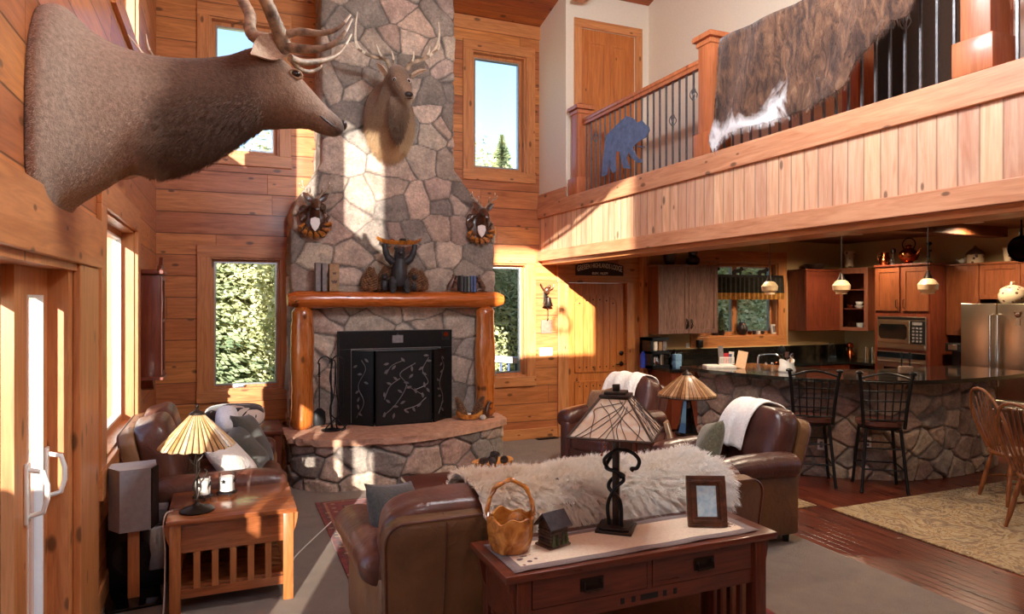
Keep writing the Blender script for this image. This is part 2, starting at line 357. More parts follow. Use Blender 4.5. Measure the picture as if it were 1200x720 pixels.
# ---------------------------------------------------------------- mesh builder
class MB:
    def __init__(s): s.bm = bmesh.new()
    def _add(s, M, fn):
        old = set(s.bm.verts) if M is not None else None
        fn()
        if M is not None:
            for v in s.bm.verts:
                if v not in old: v.co = M @ v.co
        return s
    def box(s, x0, x1, y0, y1, z0, z1, M=None, bev=0, seg=2):
        b = s.bm
        def f():
            vs = [b.verts.new((x, y, z)) for z in (z0, z1) for y in (y0, y1) for x in (x0, x1)]
            fs = [b.faces.new([vs[i] for i in q]) for q in ((0, 2, 3, 1), (4, 5, 7, 6), (0, 1, 5, 4), (2, 6, 7, 3), (0, 4, 6, 2), (1, 3, 7, 5))]
            if bev:
                es = list({e for fc in fs for e in fc.edges})
                bmesh.ops.bevel(b, geom=es, offset=bev, segments=seg, affect='EDGES', profile=.5, clamp_overlap=True)
        return s._add(M, f)
    def cbox(s, c, sz, M=None, bev=0, seg=2):
        return s.box(c[0]-sz[0]/2, c[0]+sz[0]/2, c[1]-sz[1]/2, c[1]+sz[1]/2, c[2]-sz[2]/2, c[2]+sz[2]/2, M, bev, seg)
    def bar(s, p, q, w, h, bev=0):
        p = Vector(p); q = Vector(q); d = q-p; L = d.length
        M = Matrix.Translation((p+q)/2) @ d.to_track_quat('X', 'Z').to_matrix().to_4x4()
        return s.box(-L/2, L/2, -w/2, w/2, -h/2, h/2, M, bev)
    def tube(s, pts, r, seg=10, cap=True, flat=1.0):
        pts = [Vector(p) for p in pts]; n = len(pts)
        rs = r if isinstance(r, (list, tuple)) else [r]*n
        rings = []; up = None
        for i, p in enumerate(pts):
            d = (pts[min(i+1, n-1)]-pts[max(i-1, 0)]).normalized()
            if up is None:
                up = Vector((0, 0, 1)) if abs(d.z) < .9 else Vector((1, 0, 0))
            a = d.cross(up)
            if a.length < 1e-5: a = d.orthogonal()
            a.normalize(); up = a.cross(d).normalized()
            rings.append([s.bm.verts.new(p+(a*math.cos(k*2*PI/seg)+up*flat*math.sin(k*2*PI/seg))*max(rs[i], 1e-4)) for k in range(seg)])
        s._skin(rings, cap); return s
    def _skin(s, rings, cap=True, close=True):
        m = len(rings[0])
        for a, b in zip(rings, rings[1:]):
            for k in range(m if close else m-1):
                s.bm.faces.new((a[k], a[(k+1) % m], b[(k+1) % m], b[k]))
        if cap:
            s.bm.faces.new(list(reversed(rings[0]))); s.bm.faces.new(rings[-1])
    def loft(s, rings, cap=True, close=True, M=None):
        def f(): s._skin([[s.bm.verts.new(p) for p in r] for r in rings], cap, close)
        return s._add(M, f)
    def lathe(s, prof, seg=24, c=(0, 0, 0), M=None, cap=True):
        def f():
            rings = [[s.bm.verts.new((c[0]+max(r, 1e-4)*math.cos(k*2*PI/seg), c[1]+max(r, 1e-4)*math.sin(k*2*PI/seg), c[2]+z)) for k in range(seg)] for r, z in prof]
            s._skin(rings, cap)
        return s._add(M, f)
    def prism(s, poly, z0, z1, M=None):
        def f():
            a = [s.bm.verts.new((x, y, z0)) for x, y in poly]; b = [s.bm.verts.new((x, y, z1)) for x, y in poly]
            n = len(poly)
            s.bm.faces.new(list(reversed(a))); s.bm.faces.new(b)
            for k in range(n): s.bm.faces.new((a[k], a[(k+1) % n], b[(k+1) % n], b[k]))
        return s._add(M, f)
    def ell(s, c, r, seg=16, M=None):
        if not isinstance(r, (tuple, list)): r = (r, r, r)
        def f(): bmesh.ops.create_uvsphere(s.bm, u_segments=seg, v_segments=max(6, seg*2//3), radius=1, matrix=Matrix.Translation(c) @ Matrix.Diagonal((*r, 1)))
        return s._add(M, f)
    def soft(s, x0, x1, y0, y1, z0, z1, p=5, cuts=8, M=None, wob=0, seed=0):
        """rounded upholstery block (p-norm ball)"""
        b = bmesh.new(); bmesh.ops.create_cube(b, size=2); bmesh.ops.subdivide_edges(b, edges=b.edges[:], cuts=cuts, use_grid_fill=True)
        rg = random.Random(seed); ph = [rg.uniform(0, 6) for _ in range(6)]
        c = Vector(((x0+x1)/2, (y0+y1)/2, (z0+z1)/2)); h = Vector(((x1-x0)/2, (y1-y0)/2, (z1-z0)/2))
        idx = {}
        for v in b.verts:
            q = Vector([math.sin(k*PI/2)*.25+k*.75 for k in v.co])
            nrm = (abs(q.x)**p+abs(q.y)**p+abs(q.z)**p)**(1/p)
            q = q/nrm
            if wob:
                w = wob*(math.sin(q.x*3.1+ph[0]+q.z*2)+math.sin(q.y*3.7+ph[1]+q.x*2)+.6*math.sin(q.z*6+q.y*5+ph[2]))
                q = q*(1+w)
            co = c+Vector((q.x*h.x, q.y*h.y, q.z*h.z))
            idx[v.index] = s.bm.verts.new(M @ co if M is not None else co)
        for f in b.faces: s.bm.faces.new([idx[v.index] for v in f.verts])
        b.free(); return s
    def pillow(s, w, h, th, M=None, n=14, seed=0):
        """square throw pillow in the local XZ plane, pinched corners, thickness along y"""
        rg = random.Random(seed); ph = [rg.uniform(0, 6) for _ in range(4)]
        top, bot = {}, {}
        for i in range(n+1):
            for j in range(n+1):
                x = -1+2*i/n; z = -1+2*j/n
                pin = 1-.07*(1-abs(x)**2)*abs(z)**3; pix = 1-.07*(1-abs(z)**2)*abs(x)**3
                t = th/2*max(0, (1-abs(x)**3.0)*(1-abs(z)**3.0))**.55
                t *= 1+.10*math.sin(3*x+ph[0])*math.sin(3*z+ph[1])
                px, pz = x*w/2*pix, z*h/2*pin
                edge = i in (0, n) or j in (0, n)
                co = Vector((px, t, pz)); top[i, j] = s.bm.verts.new(M @ co if M else co)
                if edge: bot[i, j] = top[i, j]
                else:
                    co = Vector((px, -t, pz)); bot[i, j] = s.bm.verts.new(M @ co if M else co)
        for i in range(n):
            for j in range(n):
                s.bm.faces.new((top[i, j], top[i, j+1], top[i+1, j+1], top[i+1, j]))
                s.bm.faces.new((bot[i, j], bot[i+1, j], bot[i+1, j+1], bot[i, j+1]))
        return s
    def mesh(s, name, smooth=True, ang=38):
        bm = s.bm
        bmesh.ops.recalc_face_normals(bm, faces=bm.faces[:])
        if smooth:
            ca = R(ang)
            for f in bm.faces: f.smooth = True
            for e in bm.edges:
                if len(e.link_faces) == 2 and e.calc_face_angle(0) > ca: e.smooth = False
        me = bpy.data.meshes.new(name); bm.to_mesh(me); bm.free(); return me
    def build(s, name, mat, parent=None, smooth=True, ang=38, loc=None, rot=None):
        me = s.mesh(name, smooth, ang); me.materials.append(MATS[mat])
        o = bpy.data.objects.new(name, me); col.objects.link(o)
        if parent is not None: o.parent = parent
        if loc is not None: o.location = loc
        if rot is not None: o.rotation_euler = rot
        return o
def tag(o, label, cat, group=None, kind=None):
    o['label'] = label; o['category'] = cat
    if group: o['group'] = group
    if kind: o['kind'] = kind
    return o
def struct(o, label=None):
    o['kind'] = 'structure'
    if label: o['label'] = label
    return o
def thing(name, label, cat, loc=(0, 0, 0), rz=0, group=None):
    o = bpy.data.objects.new(name, None); col.objects.link(o); o.empty_display_size = .1
    o.location = loc; o.rotation_euler = (0, 0, rz)
    return tag(o, label, cat, group)
def copy_tree(o, parent=None):
    c = o.copy(); col.objects.link(c)
    if parent is not None: c.parent = parent
    for ch in list(o.children): copy_tree(ch, c)
    return c
def Tm(x=0, y=0, z=0): return Matrix.Translation((x, y, z))
def Rm(a, ax): return Matrix.Rotation(R(a), 4, ax)
def hair(o, count, length, mat, align=(0, 0, 0), normal=.01, rand=.3, root=.0025, tip=.0006, vg=None, vgl=None, seed=1, clump=0, segs=4, child=0, brownian=0):
    o.data.materials.append(MATS[mat])
    m = o.modifiers.new('fur', 'PARTICLE_SYSTEM'); ps = o.particle_systems[-1]; ps.seed = seed; st = ps.settings
    st.type = 'HAIR'; st.count = count; st.hair_length = length; st.hair_step = segs
    st.normal_factor = normal; st.object_align_factor = align; st.factor_random = rand*normal if normal else rand*.01
    st.use_advanced_hair = True; st.brownian_factor = brownian
    st.emit_from = 'FACE'; st.use_modifier_stack = False
    st.root_radius = root; st.tip_radius = tip; st.radius_scale = 1.0
    st.material = len(o.data.materials); st.display_step = 3; st.render_step = 3
    st.length_random = .4
    if child:
        st.child_type = 'INTERPOLATED'; st.rendered_child_count = child; st.child_percent = 1; st.clump_factor = clump; st.roughness_2 = .02; st.roughness_2_size = 1
    if vg: ps.vertex_group_density = vg
    if vgl: ps.vertex_group_length = vgl
    return st
# ---------------------------------------------------------------- numpy stone work
def vnoise(x, y, seed, octs=3):
    out = np.zeros_like(x); amp = 1; tot = 0
    for k in range(octs):
        rg = np.random.RandomState(seed+k); g = rg.rand(64, 64)
        xi = np.floor(x).astype(int); yi = np.floor(y).astype(int); fx = x-xi; fy = y-yi
        fx = fx*fx*(3-2*fx); fy = fy*fy*(3-2*fy)
        a = g[xi % 64, yi % 64]; b = g[(xi+1) % 64, yi % 64]; c = g[xi % 64, (yi+1) % 64]; d = g[(xi+1) % 64, (yi+1) % 64]
        out += amp*((a*(1-fx)+b*fx)*(1-fy)+(c*(1-fx)+d*fx)*fy); tot += amp; amp *= .5; x = x*2.1+7; y = y*2.1+3
    return out/tot
def stones(name, P, N, S, cw, ch, seed, mat, parent, depth=.035, palette=None, mortar=(104, 96, 92), jit=.42):
    """P,N: (nz,ns,3) surface and normals; S: (nz,ns,2) metric coordinates. Rubble stones with mortar joints."""
    rg = np.random.RandomState(seed); nz, ns, _ = P.shape
    s0, s1, z0, z1 = S[..., 0].min(), S[..., 0].max(), S[..., 1].min(), S[..., 1].max()
    seeds = []
    r = 0; z = z0-ch
    while z < z1+ch:
        x = s0-cw+(r % 2)*cw*.5
        while x < s1+cw:
            k = rg.rand()
            px, pz = x+rg.uniform(-jit, jit)*cw, z+rg.uniform(-jit, jit)*ch
            if k > .12: seeds.append((px, pz))
            if k > .86: seeds.append((px+rg.uniform(.25, .5)*cw, pz+rg.uniform(-.4, .4)*ch))
            x += cw
        z += ch; r += 1
    sd = np.array(seeds); pts = S.reshape(-1, 2).copy()
    wx = (vnoise(pts[:, 0]*5, pts[:, 1]*5, seed+11)-.5)*.05; wz = (vnoise(pts[:, 0]*5+9, pts[:, 1]*5, seed+17)-.5)*.05
    pts[:, 0] += wx; pts[:, 1] += wz
    aw = rg.uniform(-1, 1, len(sd)); n = len(pts); ids = np.zeros(n, int); de = np.zeros(n)
    for i in range(0, n, 8000):
        d = pts[i:i+8000, None, :]-sd[None]
        m = (np.abs(d[..., 0]/cw*ch)**2.0+np.abs(d[..., 1])**2.0)**(1/2.0)*(1+.10*aw[None])
        o = np.argpartition(m, 2, axis=1)[:, :2]; mv = np.take_along_axis(m, o, 1)
        sw = mv[:, 0] > mv[:, 1]; o[sw] = o[sw][:, ::-1]; mv = np.sort(mv, 1)
        ids[i:i+8000] = o[:, 0]; de[i:i+8000] = (mv[:, 1]-mv[:, 0])/2
    e = np.clip((de-.004)/.016, 0, 1); e = np.sqrt(1-(1-e)**2)
    off = rg.uniform(-.012, .014, len(sd)); tl = rg.uniform(-.05, .05, (len(sd), 2))
    rel = pts-sd[ids]
    h = e*(depth+off[ids]+rel[:, 0]*tl[ids, 0]+rel[:, 1]*tl[ids, 1])+e*(vnoise(pts[:, 0]*16, pts[:, 1]*16, seed+3, 4)-.5)*.022+(vnoise(pts[:, 0]*30, pts[:, 1]*30, seed+5)-.5)*.006
    V = P.reshape(-1, 3)+N.reshape(-1, 3)*h[:, None]
    pal = palette or [(168, 150, 132), (150, 140, 130), (182, 158, 138), (160, 136, 124), (140, 130, 122), (186, 170, 148), (170, 140, 124), (134, 122, 112), (178, 150, 128)]
    pc = np.array([lin(c)[:3] for c in pal]); ci = pc[rg.randint(0, len(pc), len(sd))]*rg.uniform(.78, 1.15, (len(sd), 1))
    cc = ci[ids]; mc = np.array(lin(mortar)[:3]); w = np.clip((de-.003)/.006, 0, 1)[:, None]
    cc = cc*w+mc*(1-w)
    q = []
    idx = np.arange(nz*ns).reshape(nz, ns)
    q = np.stack([idx[:-1, :-1], idx[:-1, 1:], idx[1:, 1:], idx[1:, :-1]], -1).reshape(-1, 4)
    me = bpy.data.meshes.new(name); me.from_pydata(V.tolist(), [], q.tolist())
    at = me.color_attributes.new('stone', 'FLOAT_COLOR', 'POINT')
    at.data.foreach_set('color', np.concatenate([cc, np.ones((n, 1))], 1).astype(np.float32).ravel())
    me.polygons.foreach_set('use_smooth', np.ones(len(q), bool)); me.materials.append(MATS[mat]); me.update()
    o = bpy.data.objects.new(name, me); col.objects.link(o); o.parent = parent
    return o
def path_strip(path, z0, z1, step=.012):
    """vertical surface over a plan polyline; outward normal on the right-hand side of travel"""
    p = np.array(path, float); seg = np.linalg.norm(np.diff(p, axis=0), axis=1); L = np.concatenate([[0], np.cumsum(seg)])
    s = np.linspace(0, L[-1], int(L[-1]/step)+2); x = np.interp(s, L, p[:, 0]); y = np.interp(s, L, p[:, 1])
    tx = np.gradient(x); ty = np.gradient(y); k = np.hypot(tx, ty); tx /= k; ty /= k
    z = np.linspace(z0, z1, int((z1-z0)/step)+2)
    P = np.stack(np.broadcast_arrays(x[None], y[None], z[:, None]), -1); N = np.stack(np.broadcast_arrays(ty[None], -tx[None], 0*z[:, None]), -1)
    S = np.stack(np.broadcast_arrays(s[None], z[:, None]), -1)
    return P.copy(), N.copy(), S.copy()
def crom(pts, n=8):
    """Catmull-Rom through tuples"""
    out = []; P = [np.array(p, float) for p in pts]; P = [2*P[0]-P[1]]+P+[2*P[-1]-P[-2]]
    for i in range(1, len(P)-2):
        for k in range(n):
            t = k/n; a, b, c, d = P[i-1:i+3]
            out.append(.5*((2*b)+(c-a)*t+(2*a-5*b+4*c-d)*t*t+(3*b-a-3*c+d)*t**3))
    out.append(P[-2]); return out
# ================================================================ SHELL
def roofz(y): return 5.5+.24*(YB-y)
def wall_holes(name, axis, c0, c1, u0, u1, z0, z1, holes, mat):
    us = sorted({u0, u1, *[h[0] for h in holes], *[h[1] for h in holes]}); zs = sorted({z0, z1, *[h[2] for h in holes], *[h[3] for h in holes]})
    us = [u for u in us if u0 <= u <= u1]; zs = [z for z in zs if z0 <= z <= z1]
    m = MB()
    for a, b in zip(us, us[1:]):
        zz = None
        for c, d in zip(zs, zs[1:]):
            hit = any(h[0]-1e-6 <= a and b <= h[1]+1e-6 and h[2]-1e-6 <= c and d <= h[3]+1e-6 for h in holes)
            if hit: continue
            if axis == 'Y': m.box(a, b, c0, c1, c, d)
            else: m.box(c0, c1, a, b, c, d)
    bmesh.ops.remove_doubles(m.bm, verts=m.bm.verts[:], dist=1e-5)
    # drop internal faces
    seen = {}
    for f in m.bm.faces[:]:
        k = tuple(sorted(v.index for v in f.verts)); 
    m.bm.verts.index_update(); seen = {}
    for f in m.bm.faces[:]: seen.setdefault(tuple(sorted(v.index for v in f.verts)), []).append(f)
    dead = [f for fs in seen.values() if len(fs) > 1 for f in fs]
    bmesh.ops.delete(m.bm, geom=dead, context='FACES')
    return struct(m.build(name, mat, smooth=False))
# floors
struct(MB().box(XL-.2, 4.13, -2.0, YB+.2, -.12, 0).build('floor', 'carpet', smooth=False))
struct(MB().box(4.13, 9.7, -2.0, YB+.2, -.12, -.004).build('floor_wood', 'floor_cherry', smooth=False))
# windows: (x0,x1,z0,z1) outer casing on the back wall
WB = [(-.298, .695, 3.37, 5.14), (-.298, .72, .71, 2.46), (2.79, 3.80, 3.40, 5.2), (2.75, 3.81, .71, 2.46)]
CW = .13
holes = [(a+CW, b-CW, c+CW, d-CW) for a, b, c, d in WB]
DOOR = (4.30, 5.23, 0, 2.09)
KW = (6.50, 8.00, 1.30, 2.43)
wall_holes('wall_back', 'Y', YB, YB+.22, XL-.2, 5.45, 0, 5.75, holes+[DOOR], 'pine_wall_x')
wall_holes('wall_kitchen', 'Y', YB, YB+.22, 5.45, 9.65, 0, 2.95, [KW], 'plaster_warm')
wall_holes('wall_right', 'X', 9.45, 9.65, -2.0, YB, 0, 2.95, [(-.6, 2.6, .9, 2.3)], 'plaster_warm')
# left wall
PD = (.60, 3.95, 0, 2.03); LW = (4.80, 6.40, .85, 2.42); UW1 = (5.30, 6.45, 3.95, 5.25); UW2 = (2.76, 4.43, 3.95, 5.3); UW3 = (.75, 2.54, 3.95, 5.3)
wall_holes('wall_left', 'X', XL-.2, XL, -2.0, YB, 0, 5.4, [PD, LW, UW1, UW2, UW3], 'pine_wall_y')
m = MB()
def yz(poly, x0, x1):
    a = [m.bm.verts.new((x0, y, z)) for y, z in poly]; b = [m.bm.verts.new((x1, y, z)) for y, z in poly]; n = len(poly)
    m.bm.faces.new(a); m.bm.faces.new(list(reversed(b)))
    for k in range(n): m.bm.faces.new((a[k], a[(k+1) % n], b[(k+1) % n], b[k]))
yz([(-2.0, 5.4), (YB, 5.4), (YB, roofz(YB)), (-2.0, roofz(-2.0))], XL-.2, XL)
struct(m.build('wall_left_gable', 'pine_wall_y', smooth=False))
wall_holes('wall_rear', 'Y', -2.2, -2.0, XL-.2, 9.65, 0, 8.3, [(-.66, .91, 3.72, 5.24)], 'pine_wall_x')
# sloping plank ceiling
m = MB(); yz([(-2.2, roofz(-2.2)), (YB+.2, roofz(YB+.2)), (YB+.2, roofz(YB+.2)+.2), (-2.2, roofz(-2.2)+.2)], XL-.3, 9.65)
struct(m.build('ceiling', 'pine_ceiling', smooth=False))
struct(MB().box(XL, XLOFT, YB-.03, YB, 5.33, 5.5).build('trim_1', 'pine_x', smooth=False))
# loft: floor slab (its underside is the kitchen ceiling), front fascia, beams
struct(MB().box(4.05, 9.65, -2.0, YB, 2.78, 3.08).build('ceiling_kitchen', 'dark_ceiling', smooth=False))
struct(MB().box(XLOFT, 4.05, -2.0, YB, 2.42, 2.95).build('wall_loft', 'pine_fascia', smooth=False))
struct(MB().box(XLOFT-.03, 4.09, -2.0, YB, 2.94, 3.12, bev=.006).build('trim_2', 'beam_y', smooth=False))
struct(MB().box(XLOFT-.025, 4.06, -2.0, YB, 2.37, 2.50, bev=.005).build('trim_3', 'beam_y', smooth=False))
struct(MB().box(XLOFT+.03, 4.20, -2.0, YB, 2.325, 2.372).build('trim_4', 'pine_y', smooth=False))
# loft walls
wall_holes('wall_loft_side', 'X', XLOFT, XLOFT+.12, 7.52, YB, 3.12, 5.9, [], 'plaster_white')
LD = (4.08, 4.87, 3.08, 5.25)
wall_holes('wall_loft_back', 'Y', 7.52, 7.64, XLOFT+.12, 5.2, 3.08, 5.9, [LD], 'plaster_white')
wall_holes('wall_loft_inner', 'X', 5.08, 5.2, 4.45, 7.52, 3.08, roofz(4.45)+.1, [], 'plaster_white')
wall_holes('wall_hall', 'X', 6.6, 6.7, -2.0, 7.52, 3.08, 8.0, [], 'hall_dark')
wall_holes('wall_hall_front', 'X', 5.08, 5.2, -2.0, 3.05, 3.08, 7.6, [(1.6, 2.7, 3.08, 5.2)], 'plaster_white')
struct(MB().box(5.03, 5.25, 4.28, 4.45, 3.08, 6.3, bev=.006).build('trim_5', 'post_z', smooth=False))
struct(MB().box(5.03, 5.25, 3.05, 3.22, 3.08, 6.6, bev=.006).build('trim_6', 'post_z', smooth=False))
struct(MB().box(3.94, 4.02, 7.30, 7.52, 3.12, 4.1).build('wall_loft_stub', 'plaster_white', smooth=False))
struct(MB().box(XLOFT-.02, XLOFT, 7.5, YB, 3.12, 3.25).build('trim_7', 'beam_y', smooth=False))
struct(MB().box(3.84, 4.0, 6.9, 7.3, 5.45, 5.66, bev=.01).build('beam', 'beam_y', smooth=False), 'short wooden ceiling beam end above the loft door')
# kitchen ceiling beam
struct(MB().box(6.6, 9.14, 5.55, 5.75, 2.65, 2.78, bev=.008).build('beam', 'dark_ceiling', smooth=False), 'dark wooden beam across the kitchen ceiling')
struct(MB().box(5.43, 5.52, YB-.12, YB, 0, 2.78, bev=.005).build('trim_8', 'pine_z', smooth=False))
# baseboards
struct(MB().box(2.95, 4.14, YB-.02, YB, 0, .14, bev=.004).build('baseboard_back', 'pine_x', smooth=False))
struct(MB().box(XL, .62, YB-.02, YB, 0, .14, bev=.004).build('baseboard_back', 'pine_x', smooth=False))
struct(MB().box(XL, XL+.02, 4.5, YB-.02, 0, .14, bev=.004).build('baseboard_left', 'pine_y', smooth=False))
# ---- windows
def empty_struct(name, loc, rz=0):
    o = bpy.data.objects.new(name, None); col.objects.link(o); o.location = loc; o.rotation_euler = (0, 0, rz); o['kind'] = 'structure'; return o
def window_unit(name, origin, rz, x0, x1, z0, z1, fm='pine_z', edge='silver_edge', mull=(), depth=.2, cw=CW, casing=True, fw=.05):
    """opening x0..x1,z0..z1 in wall-local space (y = outward)"""
    w = empty_struct(name, origin, rz)
    if casing:
        m = MB()
        m.box(x0-cw, x1+cw, -.03, 0, z1, z1+cw, bev=.004); m.box(x0-cw-.005, x1+cw+.005, -.034, 0, z0-cw, z0, bev=.004)
        m.build('window_casing', 'pine_x', w, smooth=False)
        for xa, xb in ((x0-cw, x0), (x1, x1+cw)): MB().box(xa, xb, -.03, 0, z0, z1, bev=.004).build('side_casing', 'pine_z', w, smooth=False)
    m = MB(); e = .018
    m.box(x0, x0+e, 0, depth, z0, z1).box(x1-e, x1, 0, depth, z0, z1).box(x0+e, x1-e, 0, depth, z1-e, z1).box(x0+e, x1-e, 0, depth, z0, z0+e)
    m.build('window_jamb', 'pine_z', w, smooth=False)
    xs = [x0+e, *mull, x1-e]
    for i, (a, b) in enumerate(zip(xs, xs[1:])):
        m = MB(); za, zb = z0+e, z1-e; y0, y1 = depth*.45, depth*.45+.05
        for q in ((a, a+fw, za, zb), (b-fw, b, za, zb), (a+fw, b-fw, za, za+fw), (a+fw, b-fw, zb-fw, zb)): m.box(q[0], q[1], y0, y1, q[2], q[3])
        m.build('window_frame', fm, w, smooth=False)
        if edge:
            m = MB(); g = fw-.004; k = .018
            for q in ((a+g, a+g+k, za+g, zb-g), (b-g-k, b-g, za+g, zb-g), (a+g+k, b-g-k, za+g, za+g+k), (a+g+k, b-g-k, zb-g-k, zb-g)): m.box(q[0], q[1], y0-.004, y1, q[2], q[3])
            m.build('glazing_edge', edge, w, smooth=False)
        MB().box(a+fw, b-fw, y0+.02, y0+.026, za+fw, zb-fw).build('window_pane', 'window_glass', w, smooth=False)
    return w
for i, h in enumerate(holes):
    w = window_unit('window_%d' % (i+1), (0, YB, 0), 0, *h, fm='pine_z', edge='silver_edge', fw=.03 if i in (1, 3) else .045)
    if i in (1, 3):
        xc = (h[0]+h[1])/2-.08
        MB().box(xc-.06, xc+.06, .03, .09, h[2]+.018, h[2]+.045, bev=.005).tube([(xc-.03, .03, h[2]+.04), (xc+.06, .015, h[2]+.05)], .008).build('crank', 'silver_edge', w)
window_unit('window_5', (0, YB, 0), 0, *KW, fm='pine_z', mull=((KW[0]+KW[1])/2-.02,), cw=.17)
window_unit('window_6', (XL, 0, 0), PI/2, *LW, edge='white_plastic', cw=.18)
window_unit('window_7', (XL, 0, 0), PI/2, *UW1, edge='white_plastic', cw=.14)
window_unit('window_8', (XL, 0, 0), PI/2, *UW2, edge='white_plastic', cw=.14)
window_unit('window_9', (XL, 0, 0), PI/2, *UW3, edge='white_plastic', cw=.14)
window_unit('window_10', (0, -2.0, 0), PI, -.91, .66, 3.72, 5.24, edge=None, fw=.02, cw=.03)
window_unit('window_11', (9.45, 0, 0), -PI/2, -2.6, .6, .9, 2.3, cw=.14, mull=(-1.0,))  # unseen window added to bring daylight to the dining end
# ---- patio door in the left wall
d = empty_struct('door_1', (XL, 0, 0), PI/2)
MB().box(PD[0]-.5, PD[1]+.56, -.05, 0, PD[3]+.0, PD[3]+.27, bev=.006).build('header_board', 'pine_x', d, smooth=False)
MB().box(PD[1], PD[1]+.52, -.035, 0, 0, PD[3], bev=.005).build('side_casing', 'pine_z', d, smooth=False)
MB().box(PD[0]-.3, PD[0], -.035, 0, 0, PD[3], bev=.005).build('side_casing', 'pine_z', d, smooth=False)
m = MB(); m.box(PD[0], PD[1], -.02, .2, PD[3]-.035, PD[3]).box(PD[1]-.10, PD[1], .0, .2, 0, PD[3]-.035).box(PD[0], PD[0]+.06, 0, .2, 0, PD[3]-.035).box(PD[0], PD[1], .0, .2, 0, .03)
m.box(PD[1]-.13, PD[1]-.10, .12, .2, .03, PD[3]-.035)
m.build('door_frame', 'pine_z', d, smooth=False)
for (a, b, y, st) in ((3.30, 3.85, .085, (.19, .09)), (2.12, 3.40, .14, (.18, .09)), (1.50, 2.16, .085, (.10, .13)), (.63, 1.55, .14, (.08, .10))):
    m = MB(); zt = PD[3]-.036
    m.box(a, a+st[0], y, y+.045, .03, zt).box(b-st[1], b, y, y+.045, .03, zt).box(a+st[0], b-st[1], y, y+.045, .03, .2).box(a+st[0], b-st[1], y, y+.045, zt-.12, zt)
    p = m.build('door_panel', 'pine_z', d, smooth=False)
    m = MB(); A, B, C, D = a+st[0], b-st[1], .2, zt-.12
    for q in ((A, A+.014, C, D), (B-.014, B, C, D), (A+.014, B-.014, C, C+.014), (A+.014, B-.014, D-.014, D)): m.box(q[0], q[1], y-.004, y+.03, q[2], q[3])
    m.build('glazing_edge', 'white_plastic', p, smooth=False)
    MB().box(A, B, y+.018, y+.024, C, D).build('door_pane', 'window_glass', p, smooth=False)
for y, x in ((.05, 3.80), (.05, 3.46)):
    m = MB(); m.box(x-.028, x+.028, y+.02, y+.035, .90, 1.16, bev=.006)
    m.tube([(x, y+.025, .93), (x, y-.03, .945), (x, y-.045, 1.0), (x, y-.045, 1.06), (x, y-.03, 1.115), (x, y+.025, 1.13)], .011)
    h = m.build('door_handle', 'white_plastic', d)
# ---- back door (arched plank panel)
d = empty_struct('door_2', (0, YB, 0))
x0, x1, _, zt = DOOR
MB().box(x0-.17, x1+.2, -.03, 0, zt, zt+.27, bev=.004).build('head_casing', 'pine_x', d, smooth=False)
MB().box(x0-.16, x0, -.03, 0, 0, zt, bev=.004).build('side_casing', 'pine_z', d, smooth=False)
MB().box(x1, x1+.2, -.03, 0, 0, zt, bev=.004).build('side_casing', 'pine_z', d, smooth=False)
slab = MB().box(x0+.004, x1-.004, .03, .075, .01, zt-.004).build('door_slab', 'pine_door', d, smooth=False)
xa, xb = x0+.13, x1-.14; xm = (xa+xb)/2
arch = lambda x: 1.80+.13*math.sqrt(max(0, 1-((x-xm)/((xb-xa)/2))**2))
mold = MB()
top = [(x, arch(x)) for x in np.linspace(xa, xb, 25)]
for ring in ([(xa, .86)]+top+[(xb, .86), (xa, .86)], [(xa, .22), (xa, .72), (xb, .72), (xb, .22), (xa, .22)]):
    for (p, q) in zip(ring, ring[1:]): mold.bar((p[0], .026, p[1]), (q[0], .026, q[1]), .030, .022)
mold.build('door_moulding', 'pine_door', d, smooth=False)
m = MB(); nb = 6; w = (xb-xa-.02)/nb
for i in range(nb):
    l = xa+.01+i*w; r = l+w
    pts = [(l+.004, .87)]+[(l+.004+(w-.008)*k/6, arch(l+w*k/6)-.012) for k in range(7)]+[(r-.004, .87)]
    m.prism(pts, -.030, -.020, Matrix(((1, 0, 0, 0), (0, 0, 1, .048), (0, 1, 0, 0), (0, 0, 0, 1))))
    m.box(l+.004, r-.004, .018, .03, .23, .71)
m.build('plank_panel', 'pine_door', d, smooth=False)
for i in range(nb):
    cx = xa+.01+(i+.5)*w
    for z in (.92, arch(cx)-.07, .66, .28): MB().ell((cx, .016, z), (.011, .007, .011), 8).build('nail_head', 'dark_bronze', d)
MB().lathe([(.034, 0), (.034, .008), (.024, .014)], 20, M=Tm(x1-.065, .03, .95) @ Rm(90, 'X')).tube([(x1-.065, .02, .95), (x1-.065, -.025, .95), (x1-.10, -.03, .95), (x1-.18, -.026, .945)], .009).build('door_handle', 'dark_bronze', d)
MB().lathe([(.034, 0), (.034, .012), (.02, .02), (.01, .022)], 20, M=Tm(x1-.065, .03, 1.10) @ Rm(90, 'X')).build('deadbolt', 'dark_bronze', d)
